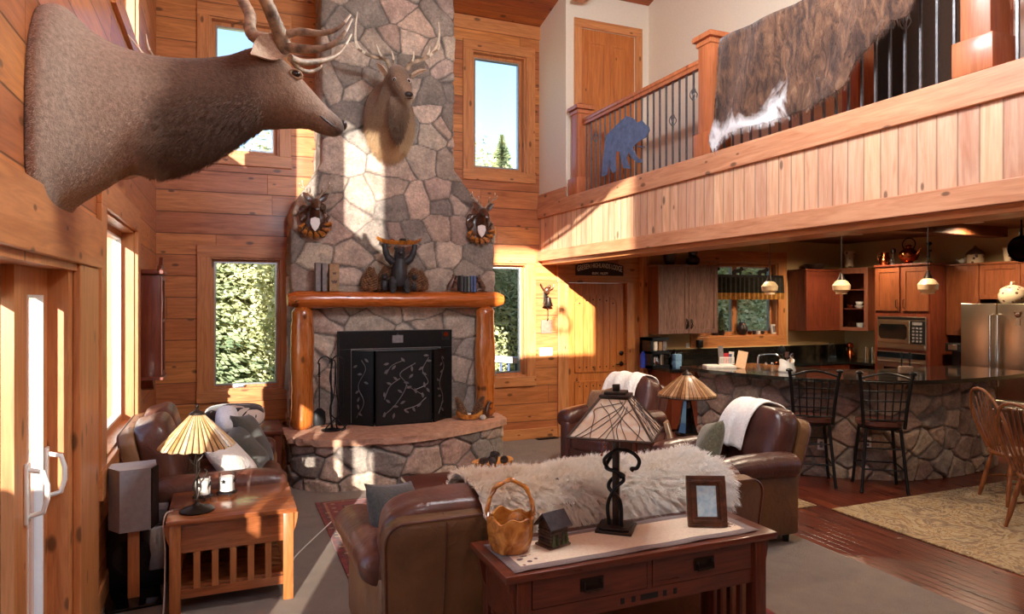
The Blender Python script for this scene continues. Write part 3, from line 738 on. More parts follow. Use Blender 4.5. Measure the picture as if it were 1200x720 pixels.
# ---- loft door
d = empty_struct('door_3', (0, 7.52, 0))
x0, x1, z0, zt = LD
m = MB().box(x0-.10, x1+.10, -.025, 0, zt, zt+.11, bev=.004); m.build('head_casing', 'pine_x', d, smooth=False)
for a, b in ((x0-.10, x0), (x1, x1+.10)): MB().box(a, b, -.025, 0, z0, zt, bev=.004).build('side_casing', 'pine_z', d, smooth=False)
MB().box(x0, x1, .02, .06, z0, zt).build('door_slab', 'pine_door', d, smooth=False)
m = MB(); xm = (x0+x1)/2
for (a, b, c, e) in ((x0+.12, xm-.05, z0+.15, z0+.85), (xm+.05, x1-.12, z0+.15, z0+.85), (x0+.12, xm-.05, z0+1.0, zt-.16), (xm+.05, x1-.12, z0+1.0, zt-.16)):
    for (p, q) in zip([(a, c), (b, c), (b, e), (a, e)], [(b, c), (b, e), (a, e), (a, c)]): m.bar((p[0], .018, p[1]), (q[0], .018, q[1]), .012, .022)
    m.box(a+.035, b-.035, .008, .02, c+.035, e-.035, bev=.008)
m.build('door_moulding', 'pine_door', d, smooth=False)
# ---- recessed lights in the kitchen ceiling and great room ceiling
def downlight(x, y, z, label, group, power, r=.085, color=(1, .78, .52), tilt=None, spot=2.2, blend=.6):
    t = thing('recessed_light', label, 'light', (x, y, z), 0, group)
    if tilt: t.rotation_euler = tilt
    MB().lathe([(r*.78, -.002), (r, -.006), (r+.018, -.004), (r+.02, .0), (r*.78, .0)], 28).build('trim_ring', 'white_plastic', t)
    MB().lathe([(.001, -.001), (r*.78, -.001)], 24, cap=False).build('lamp_face', 'lamp_disc', t)
    L = bpy.data.lights.new('recessed_lamp', 'SPOT'); L.energy = power; L.color = color; L.spot_size = spot; L.spot_blend = blend; L.shadow_soft_size = .08
    o = bpy.data.objects.new('recessed_lamp', L); col.objects.link(o); o.location = (x, y, z-.03)
    return t
SKY, SUN, EXPO = .21, 10.5, 1.2
downlight(*onZ(1002, 275, 2.779), 'recessed round ceiling light nearer the glass corner cupboard', 'kitchen ceiling lights', 75, spot=2.8)
downlight(*onZ(1141, 261, 2.779), 'recessed round ceiling light nearer the steel fridge', 'kitchen ceiling lights', 75, spot=2.8)
# chandelier added out of frame above the seating as fill for the great room
ch = thing('chandelier', 'iron ring chandelier hanging from the plank ceiling over the seating', 'chandelier', (2.1, 3.0, 3.95))
m = MB(); m.tube([(  .42*math.cos(a),   .42*math.sin(a), 0) for a in np.linspace(0, 2*PI, 33)], .025, 8, cap=False).tube([(0, 0, .5), (0, 0, roofz(3.0)-3.95)], .012, 8)
for k in range(4): m.tube([(  .42*math.cos(k*PI/2),   .42*math.sin(k*PI/2), 0), (0, 0, .5)], .008, 6)
m.build('fill_lamp_ring', 'black_metal', ch)
for k in range(8):
    a = k*PI/4; p = (  .42*math.cos(a),   .42*math.sin(a), .03)
    MB().lathe([(.001, 0), (.02, .0), (.05, .06), (.075, .13), (.07, .13), (.045, .06), (.001, .01)], 16, c=p).build('fill_lamp_shade', 'cream_glass', ch)
    L = bpy.data.lights.new('fill_lamp_bulb', 'POINT'); L.energy = 34; L.color = (.86, .93, 1.0); L.shadow_soft_size = .12
    o = bpy.data.objects.new('fill_lamp_bulb', L); col.objects.link(o); o.parent = ch; o.location = (p[0], p[1], p[2]+.18)

for x, y, lb, pw in ((4.75, 5.6, 'recessed ceiling light over the bar stools nearer the plank door', 80), (4.75, 3.9, 'recessed ceiling light over the floor between recliner and dining rug', 60), (5.2, 2.0, 'recessed ceiling light over the near end of the dining rug', 18), (7.3, 2.2, 'recessed ceiling light over the dining table end', 25), (6.2, 6.6, 'recessed ceiling light over the kitchen counter end of the bar', 50)):  # unseen ceiling lights added as fill for bar and dining
    downlight(x, y, 2.779, lb, 'kitchen ceiling lights', pw, color=(1, .80, .58), spot=2.6)

fl = thing('fill_globe', 'round glass pendant hanging from the plank ceiling near the entry end of the room', 'pendant lamp', (1.1, -.1, 3.7))  # fill lamp added behind the camera to brighten the foreground
MB().tube([(0, 0, .15), (0, 0, roofz(-.1)-3.7)], .008, 8).lathe([(.001, .20), (.05, .19), (.07, .13), (.001, .12)], 16).build('pendant_rod', 'black_metal', fl)
MB().lathe([(.06, .13), (.13, .06), (.16, -.04), (.13, -.13), (.05, -.17), (.048, -.165), (.125, -.125), (.155, -.04), (.125, .055), (.055, .125)], 24, cap=False).build('glass_globe', 'jar_glass', fl)
L = bpy.data.lights.new('fill_globe_bulb', 'POINT'); L.energy = 50; L.color = (.88, .94, 1.0); L.shadow_soft_size = .12
o = bpy.data.objects.new('fill_globe_bulb', L); col.objects.link(o); o.parent = fl; o.location = (0, 0, -.02)
# ================================================================ STONE FIREPLACE
fp = thing('stone_fireplace', 'tall fieldstone fireplace and chimney with raised hearth on the pine back wall', 'fireplace', (0, 0, 0))
YF = 7.6
def xl(z): return np.interp(z, [0, 2.80, 2.95, 3.15, 3.35, 9], [.66, .66, .72, .86, .98, .98])
def xr(z): return np.interp(z, [0, 2.72, 2.90, 3.10, 3.36, 9], [2.93, 2.93, 2.85, 2.66, 2.43, 2.43])
def chimney(z0, z1, seed, step=.0135):
    z = np.linspace(z0, z1, int((z1-z0)/step)); a, b = xl(z), xr(z); n1, n2 = 48, int(2.27/step)
    k1 = np.linspace(0, 1, n1); k2 = np.linspace(0, 1, n2)[1:]; k3 = np.linspace(0, 1, n1)[1:]; D = YB-.012-YF
    X = np.concatenate([np.repeat(a[:, None], n1, 1), a[:, None]+(b-a)[:, None]*k2[None], np.repeat(b[:, None], n1-1, 1)], 1)
    Y = np.concatenate([np.repeat((YB-.012-D*k1)[None], len(z), 0), np.full((len(z), n2-1), YF), np.repeat((YF+D*k3)[None], len(z), 0)], 1)
    S = np.concatenate([a[:, None]-D*(1-k1)[None], a[:, None]+(b-a)[:, None]*k2[None], b[:, None]+D*k3[None]], 1)
    N = np.zeros(X.shape+(3,)); N[:, :n1-1, 0] = -1; N[:, n1-1, :2] = (-.7, -.7); N[:, n1:n1+n2-2, 1] = -1; N[:, n1+n2-2, :2] = (.7, -.7); N[:, n1+n2-1:, 0] = 1
    Z = np.repeat(z[:, None], X.shape[1], 1)
    return np.stack([X, Y, Z], -1), N, np.stack([S, Z], -1)
stones('chimney_breast', *chimney(.45, 5.485, 5), .34, .27, 12, 'stone_wall', fp, depth=.022)
hp = [(.62, YB-.02), (.60, 7.12), (.66, 6.98), (.88, 6.80), (1.25, 6.70), (1.6, 6.67), (2.0, 6.74), (2.45, 6.92), (2.78, 7.12), (2.90, 7.25), (2.93, YB-.02)]
hc = [(.62, 8.28), (.60, 7.6)]+[tuple(p) for p in crom(hp[1:10], 8)]+[(2.93, 7.7), (2.93, 8.28)]
P, N, S = path_strip(hc, 0, .47)
stones('hearth_base', P, N, S, .30, .22, 31, 'stone_wall', fp, depth=.03, palette=[(150, 128, 112), (136, 124, 114), (160, 132, 112), (148, 112, 96), (128, 118, 112), (170, 146, 124)])
rg = random.Random(4)
def jag(poly, a): return [(x+rg.uniform(-a, a), y+rg.uniform(-a, a)) for x, y in poly]
slab = [tuple(p) for p in crom([(.55, 7.6), (.54, 7.1), (.62, 6.93), (.86, 6.74), (1.25, 6.64), (1.6, 6.61), (2.0, 6.68), (2.47, 6.87), (2.82, 7.08), (2.96, 7.23), (2.98, 7.6)], 9)]
m = MB(); bm = m.bm
rings = [[bm.verts.new((x+dx, y+dx, z)) for (x, y), dx in zip(slab, [rg.uniform(-.012, .012) for _ in slab])] for z in (.44, .455, .485, .505)]
for a, b in zip(rings, rings[1:]):
    for k in range(len(a)-1): bm.faces.new((a[k], a[k+1], b[k+1], b[k]))
bm.faces.new(rings[-1]); bm.faces.new(list(reversed(rings[0])))
m.build('hearth_slab', 'sandstone', fp, ang=50)
def log(a, b, r0, r1, mat, name, seed, n=26):
    rg = random.Random(seed); a = Vector(a); b = Vector(b); pts = []; rs = []
    for i in range(n):
        t = i/(n-1); p = a.lerp(b, t); k = min(1, math.sqrt(max(0, 1-((1-min(t, 1-t)/.03) if min(t, 1-t) < .03 else 0)**2))*.35+.65)
        pts.append(p+Vector((rg.uniform(-.004, .004),)*3)); rs.append((r0+(r1-r0)*t+.006*math.sin(9*t+seed)+rg.uniform(-.003, .003))*k)
    return MB().tube(pts, rs, 20).build(name, mat, fp, ang=60)
log((.585, 7.42, 1.855), (2.99, 7.42, 1.855), .088, .092, 'log_x', 'mantel_log', 1)
log((.735, 7.44, .505), (.735, 7.44, 1.78), .118, .112, 'log_z', 'mantel_post', 2)
log((2.775, 7.44, .505), (2.775, 7.44, 1.78), .116, .108, 'log_z', 'mantel_post', 3)
# black firebox surround
x0, x1, z0, z1 = 1.11, 2.375, .505, 1.515
m = MB(); ya, yb = 7.44, 7.575
m.box(x0, x1, ya, yb, z1-.19, z1, bev=.006).box(x0, x0+.13, ya, yb, z0, z1-.19, bev=.006).box(x1-.13, x1, ya, yb, z0, z1-.19, bev=.006)
m.box(x0+.13, x1-.13, ya+.05, yb, z0, z0+.05)
fb = m.build('firebox_surround', 'black_metal', fp, smooth=False)
m = MB()
for k in (.0, .022): m.box(x0+.13+k, x0+.14+k, ya+.01+k, yb, z0, z1-.19-k).box(x1-.14-k, x1-.13-k, ya+.01+k, yb, z0, z1-.19-k).box(x0+.13+k, x1-.13-k, ya+.01+k, yb, z1-.20-k, z1-.19-k)
m.build('inner_trim', 'silver_edge', fb, smooth=False)
MB().box(x0+.14, x1-.14, yb-.02, yb, z0, z1-.2).build('firebox_glass', 'door_glass_black', fb, smooth=False)
MB().box((x0+x1)/2-.055, (x0+x1)/2+.065, ya-.004, ya, z1-.135, z1-.05).prism([(-.02, 0), (.02, 0), (0, .03)], -.004, 0, Tm((x0+x1)/2+.005, ya, z1-.05) @ Rm(90, 'X')).build('name_plate', 'cover_grey', fb, smooth=False)
MB().box(x1-.12, x1-.03, ya-.004, ya, z1-.115, z1-.015).build('warning_label', 'black_plastic', fb, smooth=False)
MB().lathe([(.001, 0), (.026, 0), (.026, .003), (.001, .003)], 20, M=Tm(x1-.075, ya-.004, z1-.05) @ Rm(90, 'X')).build('label_disc', 'copper', fb)
# ---- folding fire screen
fs = thing('fire_screen', 'black three-panel fire screen with metal leaf vines before the firebox', 'fire screen', (1.78, 7.27, .506))
fs.rotation_euler = (0, 0, 0)
def screen_panel(w, h, M, name):
    m = MB(); m.box(-w/2, w/2, -.008, .008, 0, .02, M).box(-w/2, w/2, -.008, .008, h-.02, h, M).box(-w/2, -w/2+.016, -.008, .008, .02, h-.02, M).box(w/2-.016, w/2, -.008, .008, .02, h-.02, M)
    m.box(-w/2, -w/2+.02, -.012, .012, -.0, .02, M).box(w/2-.02, w/2, -.012, .012, 0, .02, M)
    p = m.build(name, 'black_metal', fs, smooth=False)
    MB().box(-w/2+.014, w/2-.014, -.002, .002, .018, h-.018, M).build('screen_mesh', 'mesh_screen', p, smooth=False)
    return p
H = .80
pc = screen_panel(.62, H, Tm(0, 0, 0), 'centre_panel')
pl = screen_panel(.28, H, Tm(-.435, .10, 0) @ Rm(-42, 'Z'), 'side_panel')
pr = screen_panel(.28, H, Tm(.435, .10, 0) @ Rm(42, 'Z'), 'side_panel')
rg = random.Random(9)
def leaf(m, c, a, s, M):
    L = M @ Tm(c[0], -.018, c[1]) @ Rm(a, 'Y')
    m.prism([(-s, 0), (-.5*s, .32*s), (.2*s, .4*s), (s, 0), (.2*s, -.4*s), (-.5*s, -.32*s)], -.003, .003, L @ Rm(90, 'X'))
m = MB()
for vine in ([(-.24, .1), (-.1, .22), (.02, .42), (-.05, .55), (.12, .66)], [(-.2, .55), (-.14, .64), (0, .7)], [(.27, .72), (.2, .58), (.26, .44), (.1, .36)], [(.02, .42), (.12, .36), (.22, .3)], [(-.22, .28), (-.16, .42), (-.05, .5)], [(0, .16), (.14, .2), (.24, .28)]):
    m.tube([(p[0], -.014, p[1]) for p in crom(vine, 6)], .004, 6)
for vx, vz in ((-.2, .66), (-.12, .62), (-.02, .7), (-.2, .58), (.24, .74), (.27, .68), (.18, .60), (.22, .54), (-.17, .45), (-.1, .5), (.02, .45), (.07, .52), (.12, .36), (.05, .40), (.2, .31), (.26, .36), (-.22, .33), (-.18, .26), (-.1, .2), (-.02, .24), (.02, .14), (-.22, .12), (.16, .2), (.08, .6), (-.05, .36), (-.12, .10), (.1, .16), (.22, .42)):
    leaf(m, (vx, vz), rg.uniform(0, 360), .032, Tm(0, 0, 0))
m.build('leaf_vine', 'iron_rail', pc, ang=20)
for p, M in ((pl, Tm(-.435, .10, 0) @ Rm(-42, 'Z')), (pr, Tm(.435, .10, 0) @ Rm(42, 'Z'))):
    m = MB()
    m.tube([M @ Vector((q[0], -.014, q[1])) for q in crom([(-.06, .08), (.03, .25), (-.04, .42), (.05, .6), (0, .7)], 6)], .004, 6)
    for vz in (.12, .2, .28, .36, .46, .55, .63, .70): leaf(m, (rg.uniform(-.08, .08), vz), rg.uniform(0, 360), .03, M)
    m.build('leaf_vine', 'iron_rail', p, ang=20)
# ---- fireplace tools
ft = thing('fireplace_tool_set', 'black wrought iron fireplace tool stand on the hearth beside the log post', 'fireplace tools', (1.00, 7.22, .506))
m = MB(); m.lathe([(.001, 0), (.10, 0), (.10, .012), (.03, .022), (.012, .03)], 24)
for k in range(14):
    m.tube([(.012*math.cos(k*.9+q*PI), .012*math.sin(k*.9+q*PI), .03+.05*k+.0) for q in (0,)]+[(.012*math.cos(k*.9+.9), .012*math.sin(k*.9+.9), .08+.05*k)], .008, 8)
m.tube([(0, 0, .02), (0, 0, .75)], .007, 8)
m.build('stand', 'black_metal', ft)
m = MB()
for s in (-1, 1): m.tube([Vector(p) for p in crom([(0, 0, .72), (s*.05, 0, .765), (s*.11, -.01, .745), (s*.13, -.01, .70), (s*.115, -.01, .68)], 6)], .007, 8)
for s in (-1, 1): m.tube([Vector(p) for p in crom([(0, 0, .70), (s*.02, -.05, .73), (s*.03, -.09, .70)], 6)], .006, 8)
m.build('hook_arm', 'black_metal', ft)
m = MB(); m.tube([(-.12, -.01, .70), (-.12, -.01, .58)], .009, 8); 
for k in range(3): m.ell((-.12, -.01, .60-.018*k), (.013, .013, .009), 10)
m.tube([(-.12, -.01, .58), (-.12, -.01, .23)], .006, 8)
m.loft([[( -.12+math.cos(a)*.06*w, -.01+math.sin(a)*.018, z) for a in np.linspace(0, 2*PI, 14)[:-1]] for z, w in ((.24, .3), (.2, 1), (.1, 1.1), (.06, .9))])
m.build('shovel', 'black_metal', ft)
m = MB(); m.tube([Vector(p) for p in crom([(.115, -.01, .69), (.115, -.01, .3), (.10, -.01, .2), (.05, -.02, .1), (.06, -.02, .02), (.12, -.02, .015), (.16, -.02, .06)], 6)], .007, 8); m.build('poker', 'black_metal', ft)
m = MB(); 
for s in (-1, 1): m.tube([Vector(p) for p in crom([(.03, -.09, .70), (.03+.012*s, -.09, .4), (.03+.05*s, -.09, .2), (.03-.04*s, -.09, .1), (.03-.10*s, -.09, .03), (.03-.06*s, -.09, .005)], 6)], .006, 8)
m.build('tongs', 'black_metal', ft)
# ---- pine cones in burl boats
def cone_mb(m, base, tip, r, n=110, seed=0):
    base = Vector(base); tip = Vector(tip); d = (tip-base); L = d.length; q = d.to_track_quat('Z', 'X').to_matrix().to_4x4(); M = Tm(*base) @ q
    prof = lambda t: r*math.sin(PI*min(1, (t*.86+.14)))**.6*(1-.35*t)
    m.lathe([(prof(t)*.72, L*t) for t in np.linspace(0, 1, 9)], 12, M=M)
    for k in range(n):
        t = (k+.5)/n; a = k*2.39996; rr = prof(t); s = r*.50*(1-.40*t)
        S = M @ Rm(math.degrees(a), 'Z') @ Tm(rr*.66, 0, L*t) @ Rm(-38, 'Y')
        m.prism([(0, -s*.35), (s*.9, -s*.5), (s*1.25, 0), (s*.9, s*.5), (0, s*.35)], -s*.09, s*.13, S)
    return m
def cone_boat(loc, rz, label, tilt=18, scale=1.0, mat='pinecone', group=None):
    t = thing('burl_bowl', label, 'bowl', loc, rz, group)
    rings = []
    for k in range(15):
        u = -1+2*k/14; x = .15*u*scale; top = (.060+.060*abs(u)**2.2)*scale; wv = .062*scale*math.sqrt(max(.02, 1-u**4)); bz = .05*scale*abs(u)**3
        rings.append([(x, -wv*1.0, top), (x, -wv*.8, bz+.01), (x, 0, bz), (x, wv*.8, bz+.01), (x, wv, top), (x, wv*.82, top), (x, wv*.6, bz+.026*scale), (x, 0, bz+.02*scale), (x, -wv*.6, bz+.026*scale), (x, -wv*.82, top)])
    MB().loft(rings).build('bowl_shell', 'burl', t, ang=60)
    return t
def pinecone(loc, rz, tilt, h, r, label, group, mat='pinecone', n=110):
    o = cone_mb(MB(), (0, 0, 0), (math.sin(R(tilt))*h, 0, math.cos(R(tilt))*h), r, n).build('pinecone', mat, ang=25)
    o.location = loc; o.rotation_euler = (0, 0, rz); return tag(o, label, 'pine cone', group)
HB = (2.66, 7.05, .506)
b = onZ(550, 492, .506); cone_boat((b.x, b.y, .506), -.2, 'burl wood boat bowl holding two big pine cones on the hearth')
pinecone((b.x-.055, b.y, .545), -.2, -24, .23, .055, 'big pine cone leaning toward the firebox in the hearth boat bowl', 'hearth pine cones', 'pinecone', 120)
pinecone((b.x+.05, b.y-.012, .545), -.2, 26, .24, .055, 'big pine cone leaning toward the log post in the hearth boat bowl', 'hearth pine cones', 'pinecone', 120)
# small dark animal figurine on the hearth edge
def loft_body(m, secs, seg=14):
    """secs: (centre, radius_a, radius_b, up) elliptical rings along the list"""
    pts = [Vector(s[0]) for s in secs]; rings = []
    for i, (c, ra, rb) in enumerate(secs):
        d = (pts[min(i+1, len(pts)-1)]-pts[max(i-1, 0)]).normalized(); side = Vector((0, 1, 0)) if abs(d.y) < .9 else Vector((1, 0, 0))
        side = (side-d*side.dot(d)).normalized(); up = d.cross(side)
        rings.append([pts[i]+side*ra*math.cos(a)+up*rb*math.sin(a) for a in np.linspace(0, 2*PI, seg+1)[:-1]])
    return m.loft(rings)
b = onZ(571, 490, .506)
f = thing('squirrel_figurine', 'dark carved squirrel figurine standing on the hearth corner by the log post', 'figurine', (b.x, b.y, .506), .3)
m = MB(); loft_body(m, [((0, 0, .012), .02, .03), ((-.01, 0, .05), .032, .036), ((-.004, 0, .10), .03, .03), ((.01, 0, .14), .02, .022), ((.02, 0, .165), .024, .024), ((.045, 0, .172), .02, .02), ((.07, 0, .165), .01, .01)])
for s in (-1, 1): m.tube([(.01, s*.022, .12), (.045, s*.018, .10), (.055, s*.008, .11)], [.01, .008, .007], 8).ell((.012, s*.016, .192), (.006, .005, .014), 8)
m.build('figurine_body', 'carved_brown', f)
m = MB(); m.tube([Vector(p) for p in crom([(-.02, 0, .02), (-.06, 0, .05), (-.06, 0, .11), (-.085, 0, .15)], 6)], [.012]*4+[.018]*12+[.012]*3, 10); m.build('tail', 'carved_brown', f)
MB().box(-.06, .08, -.035, .035, 0, .014, bev=.006).build('figurine_base', 'carved_brown', f)
o = MB().ell((0, 0, .028), (.04, .032, .03), 14).build('rock', 'rock'); b = onZ(565, 492, .506); o.location = (b.x, b.y-.02, .506); tag(o, 'small pale rock in front of the squirrel figurine on the hearth', 'rock')
# ---- mantel shelf objects (mantel top z)
MZ = 1.944
def mpos(u, Y=7.42):
    p = onY(u, 340, Y); return Vector((p.x, Y, MZ))
bk = [(372, .30, .05, 'cover_grey', 'tall grey-violet book at the outer end of the mantel'), (379.5, .295, .045, 'cover_grey', 'tall grey-violet book pressed against the tan book on the mantel')]
def book(loc, rz, h, th, dp, mat, label, group, lean=0):
    t = thing('book', label, 'book', loc, rz, group)
    M = Rm(lean, 'Y')
    m = MB(); m.box(-th/2, -th/2+.004, -dp/2, dp/2, 0, h, M).box(th/2-.004, th/2, -dp/2, dp/2, 0, h, M).box(-th/2, th/2, -dp/2-.004, -dp/2, 0, h, M, bev=.0015)
    m.build('cover', mat, t, smooth=False)
    MB().box(-th/2+.004, th/2-.004, -dp/2, dp/2-.006, .004, h-.004, M).build('page_block', 'paper', t, smooth=False)
    return t
for u, h, th, mt, lb in bk: book(mpos(u), 0, h, th, .12, mt, lb, 'mantel books by the chimney edge')
t = book(mpos(391), 0, .29, .10, .10, 'cover_tan', 'wide tan book with two dark moth shapes on its spine on the mantel', 'mantel books by the chimney edge')
for z, s in ((.10, .032), (.19, .022)):
    MB().prism([(0, -.4*s), (.5*s, -.7*s), (1.1*s, .5*s), (.4*s, .35*s), (0, .6*s), (-.4*s, .35*s), (-1.1*s, .5*s), (-.5*s, -.7*s)], .0505+.0035, .0565, Matrix(((1, 0, 0, 0), (0, 0, -1, 0), (0, 1, 0, z), (0, 0, 0, 1)))).build('moth_shape', 'carved_brown', t, smooth=False)
for u, th, mt, lb in ((539.5, .032, 'cover_black', 'black book beside the dark bear bookend on the mantel'), (543.5, .03, 'cover_black', 'second black book from the dark bear bookend on the mantel'), (547.5, .03, 'cover_green', 'grey-green book in the middle of the bookended row'), (551, .024, 'cover_blue', 'thin blue book second from the reddish bear bookend'), (554.5, .032, 'cover_blue', 'blue book touching the reddish bear bookend')):
    book(mpos(u, 7.40), 0, .17+.006*(u % 3), th, .12, mt, lb, 'books between the bear bookends')
def bear_bookend(u, sgn, label):
    t = thing('bear_bookend', label, 'bookend', mpos(u, 7.42), 0, 'bear bookends'); t.scale = (sgn, 1, 1)
    m = MB(); loft_body(m, [((-.035, 0, .012), .03, .03), ((-.03, 0, .05), .04, .038), ((-.01, 0, .10), .036, .034), ((.012, 0, .14), .026, .026), ((.024, 0, .168), .028, .026), ((.05, 0, .176), .016, .015), ((.06, 0, .174), .008, .008)])
    for s in (-1, 1):
        m.ell((.012, s*.022, .192), (.008, .006, .009), 8); m.tube([(0, s*.03, .125), (.03, s*.034, .12), (.052, s*.03, .14)], [.016, .014, .011], 8); m.tube([(-.03, s*.03, .03), (.02, s*.032, .03), (.045, s*.032, .012)], [.022, .018, .013], 8)
    m.build('bear_body', 'carved_brown', t); MB().box(-.07, .055, -.045, .045, 0, .012, bev=.003).build('bookend_base', 'carved_brown', t)
bear_bookend(530, 1, 'dark carved bear bookend pushing the books from the pine cone side'); bear_bookend(562.5, -1, 'reddish carved bear bookend pushing the books from the log end')
# pine cones on the mantel
for i, (u, tilt, h, r, lb) in enumerate(((432, 6, .25, .095, 'fat brown pine cone farthest from the bear statue on the mantel'), (447, 10, .27, .08, 'tall brown pine cone right against the bear statue on the mantel'), (484, 3, .25, .09, 'fat brown pine cone beside the standing bear on the book side'), (495, -8, .23, .085, 'brown pine cone between the bear statue and the bookends'))):
    pinecone(mpos(u, 7.45+.03*(i % 2)), 0, tilt, h, r, lb, 'mantel pine cones', 'pinecone', 150)
# bear statue holding a tray
c = mpos(468, 7.40)
bs = thing('bear_statue', 'black bear statue standing upright and holding a wooden tray overhead on the mantel', 'statue', c)
m = MB(); loft_body(m, [((0, 0, .06), .07, .06), ((0, 0, .13), .10, .085), ((0, .005, .22), .098, .085), ((0, .005, .31), .085, .07), ((0, 0, .37), .06, .055), ((0, -.01, .40), .062, .06), ((0, -.02, .445), .058, .055), ((0, -.025, .475), .03, .03)])
m.loft([[(r*math.cos(a), y, .425+.8*r*math.sin(a)) for a in np.linspace(0, 2*PI, 13)[:-1]] for y, r in ((-.06, .036), (-.09, .03), (-.105, .016))])
for s in (-1, 1):
    m.tube([Vector(p) for p in crom([(s*.07, 0, .32), (s*.13, -.01, .38), (s*.16, -.02, .46), (s*.17, -.02, .52)], 6)], [.042]*6+[.036]*6+[.03]*7, 10)
    m.tube([Vector(p) for p in crom([(s*.05, 0, .14), (s*.075, -.03, .08), (s*.08, -.02, .02), (s*.08, -.06, .012)], 6)], [.055]*6+[.045]*6+[.028]*7, 10)
    m.ell((s*.045, -.005, .478), (.018, .01, .02), 10)
m.build('bear_body', 'bear_black', bs)
for s in (-1, 1):
    m = MB(); m.ell((s*.165, .0, .07), (.04, .04, .07), 12).ell((s*.165, -.02, .155), (.034, .034, .032), 12).ell((s*.165, -.05, .148), (.015, .02, .013), 8)
    for q in (-1, 1): m.ell((s*.165+q*.022, -.01, .185), (.01, .006, .011), 8)
    m.build('cub', 'bear_black', bs)
m = MB(); rings = []
for k in range(17):
    u = -1+2*k/16; x = .25*u; zt = .555+.05*abs(u)**4; wv = .065*(1-abs(u)**5)+.008; zb = .515+.055*abs(u)**4
    rings.append([(x, -wv, zt), (x, -wv*.7, zb), (x, wv*.7, zb), (x, wv, zt), (x, wv*.8, zt), (x, wv*.5, zb+.018), (x, -wv*.5, zb+.018), (x, -wv*.8, zt)])
m.loft(rings).build('tray', 'carved_gold', bs, ang=60)
o = cone_mb(MB(), (-.03, 0, .02), (.04, 0, .035), .03, 60).build('pinecone', 'pinecone_dark', ang=25); o.location = (c.x+.03, c.y, c.z+.535); tag(o, 'small dark pine cone lying in the tray held by the bear statue', 'pine cone')
for k, (dx, lb) in enumerate(((-.08, 'shiny brown pebble in the tray beside the small pine cone'), (.11, 'shiny golden pebble near the upturned end of the tray'))):
    o = MB().ell((0, 0, .016), (.03, .024, .017), 12).build('pebble', ('copper', 'carved_gold')[k]); o.location = (c.x+dx, c.y, c.z+.545); tag(o, lb, 'pebble')
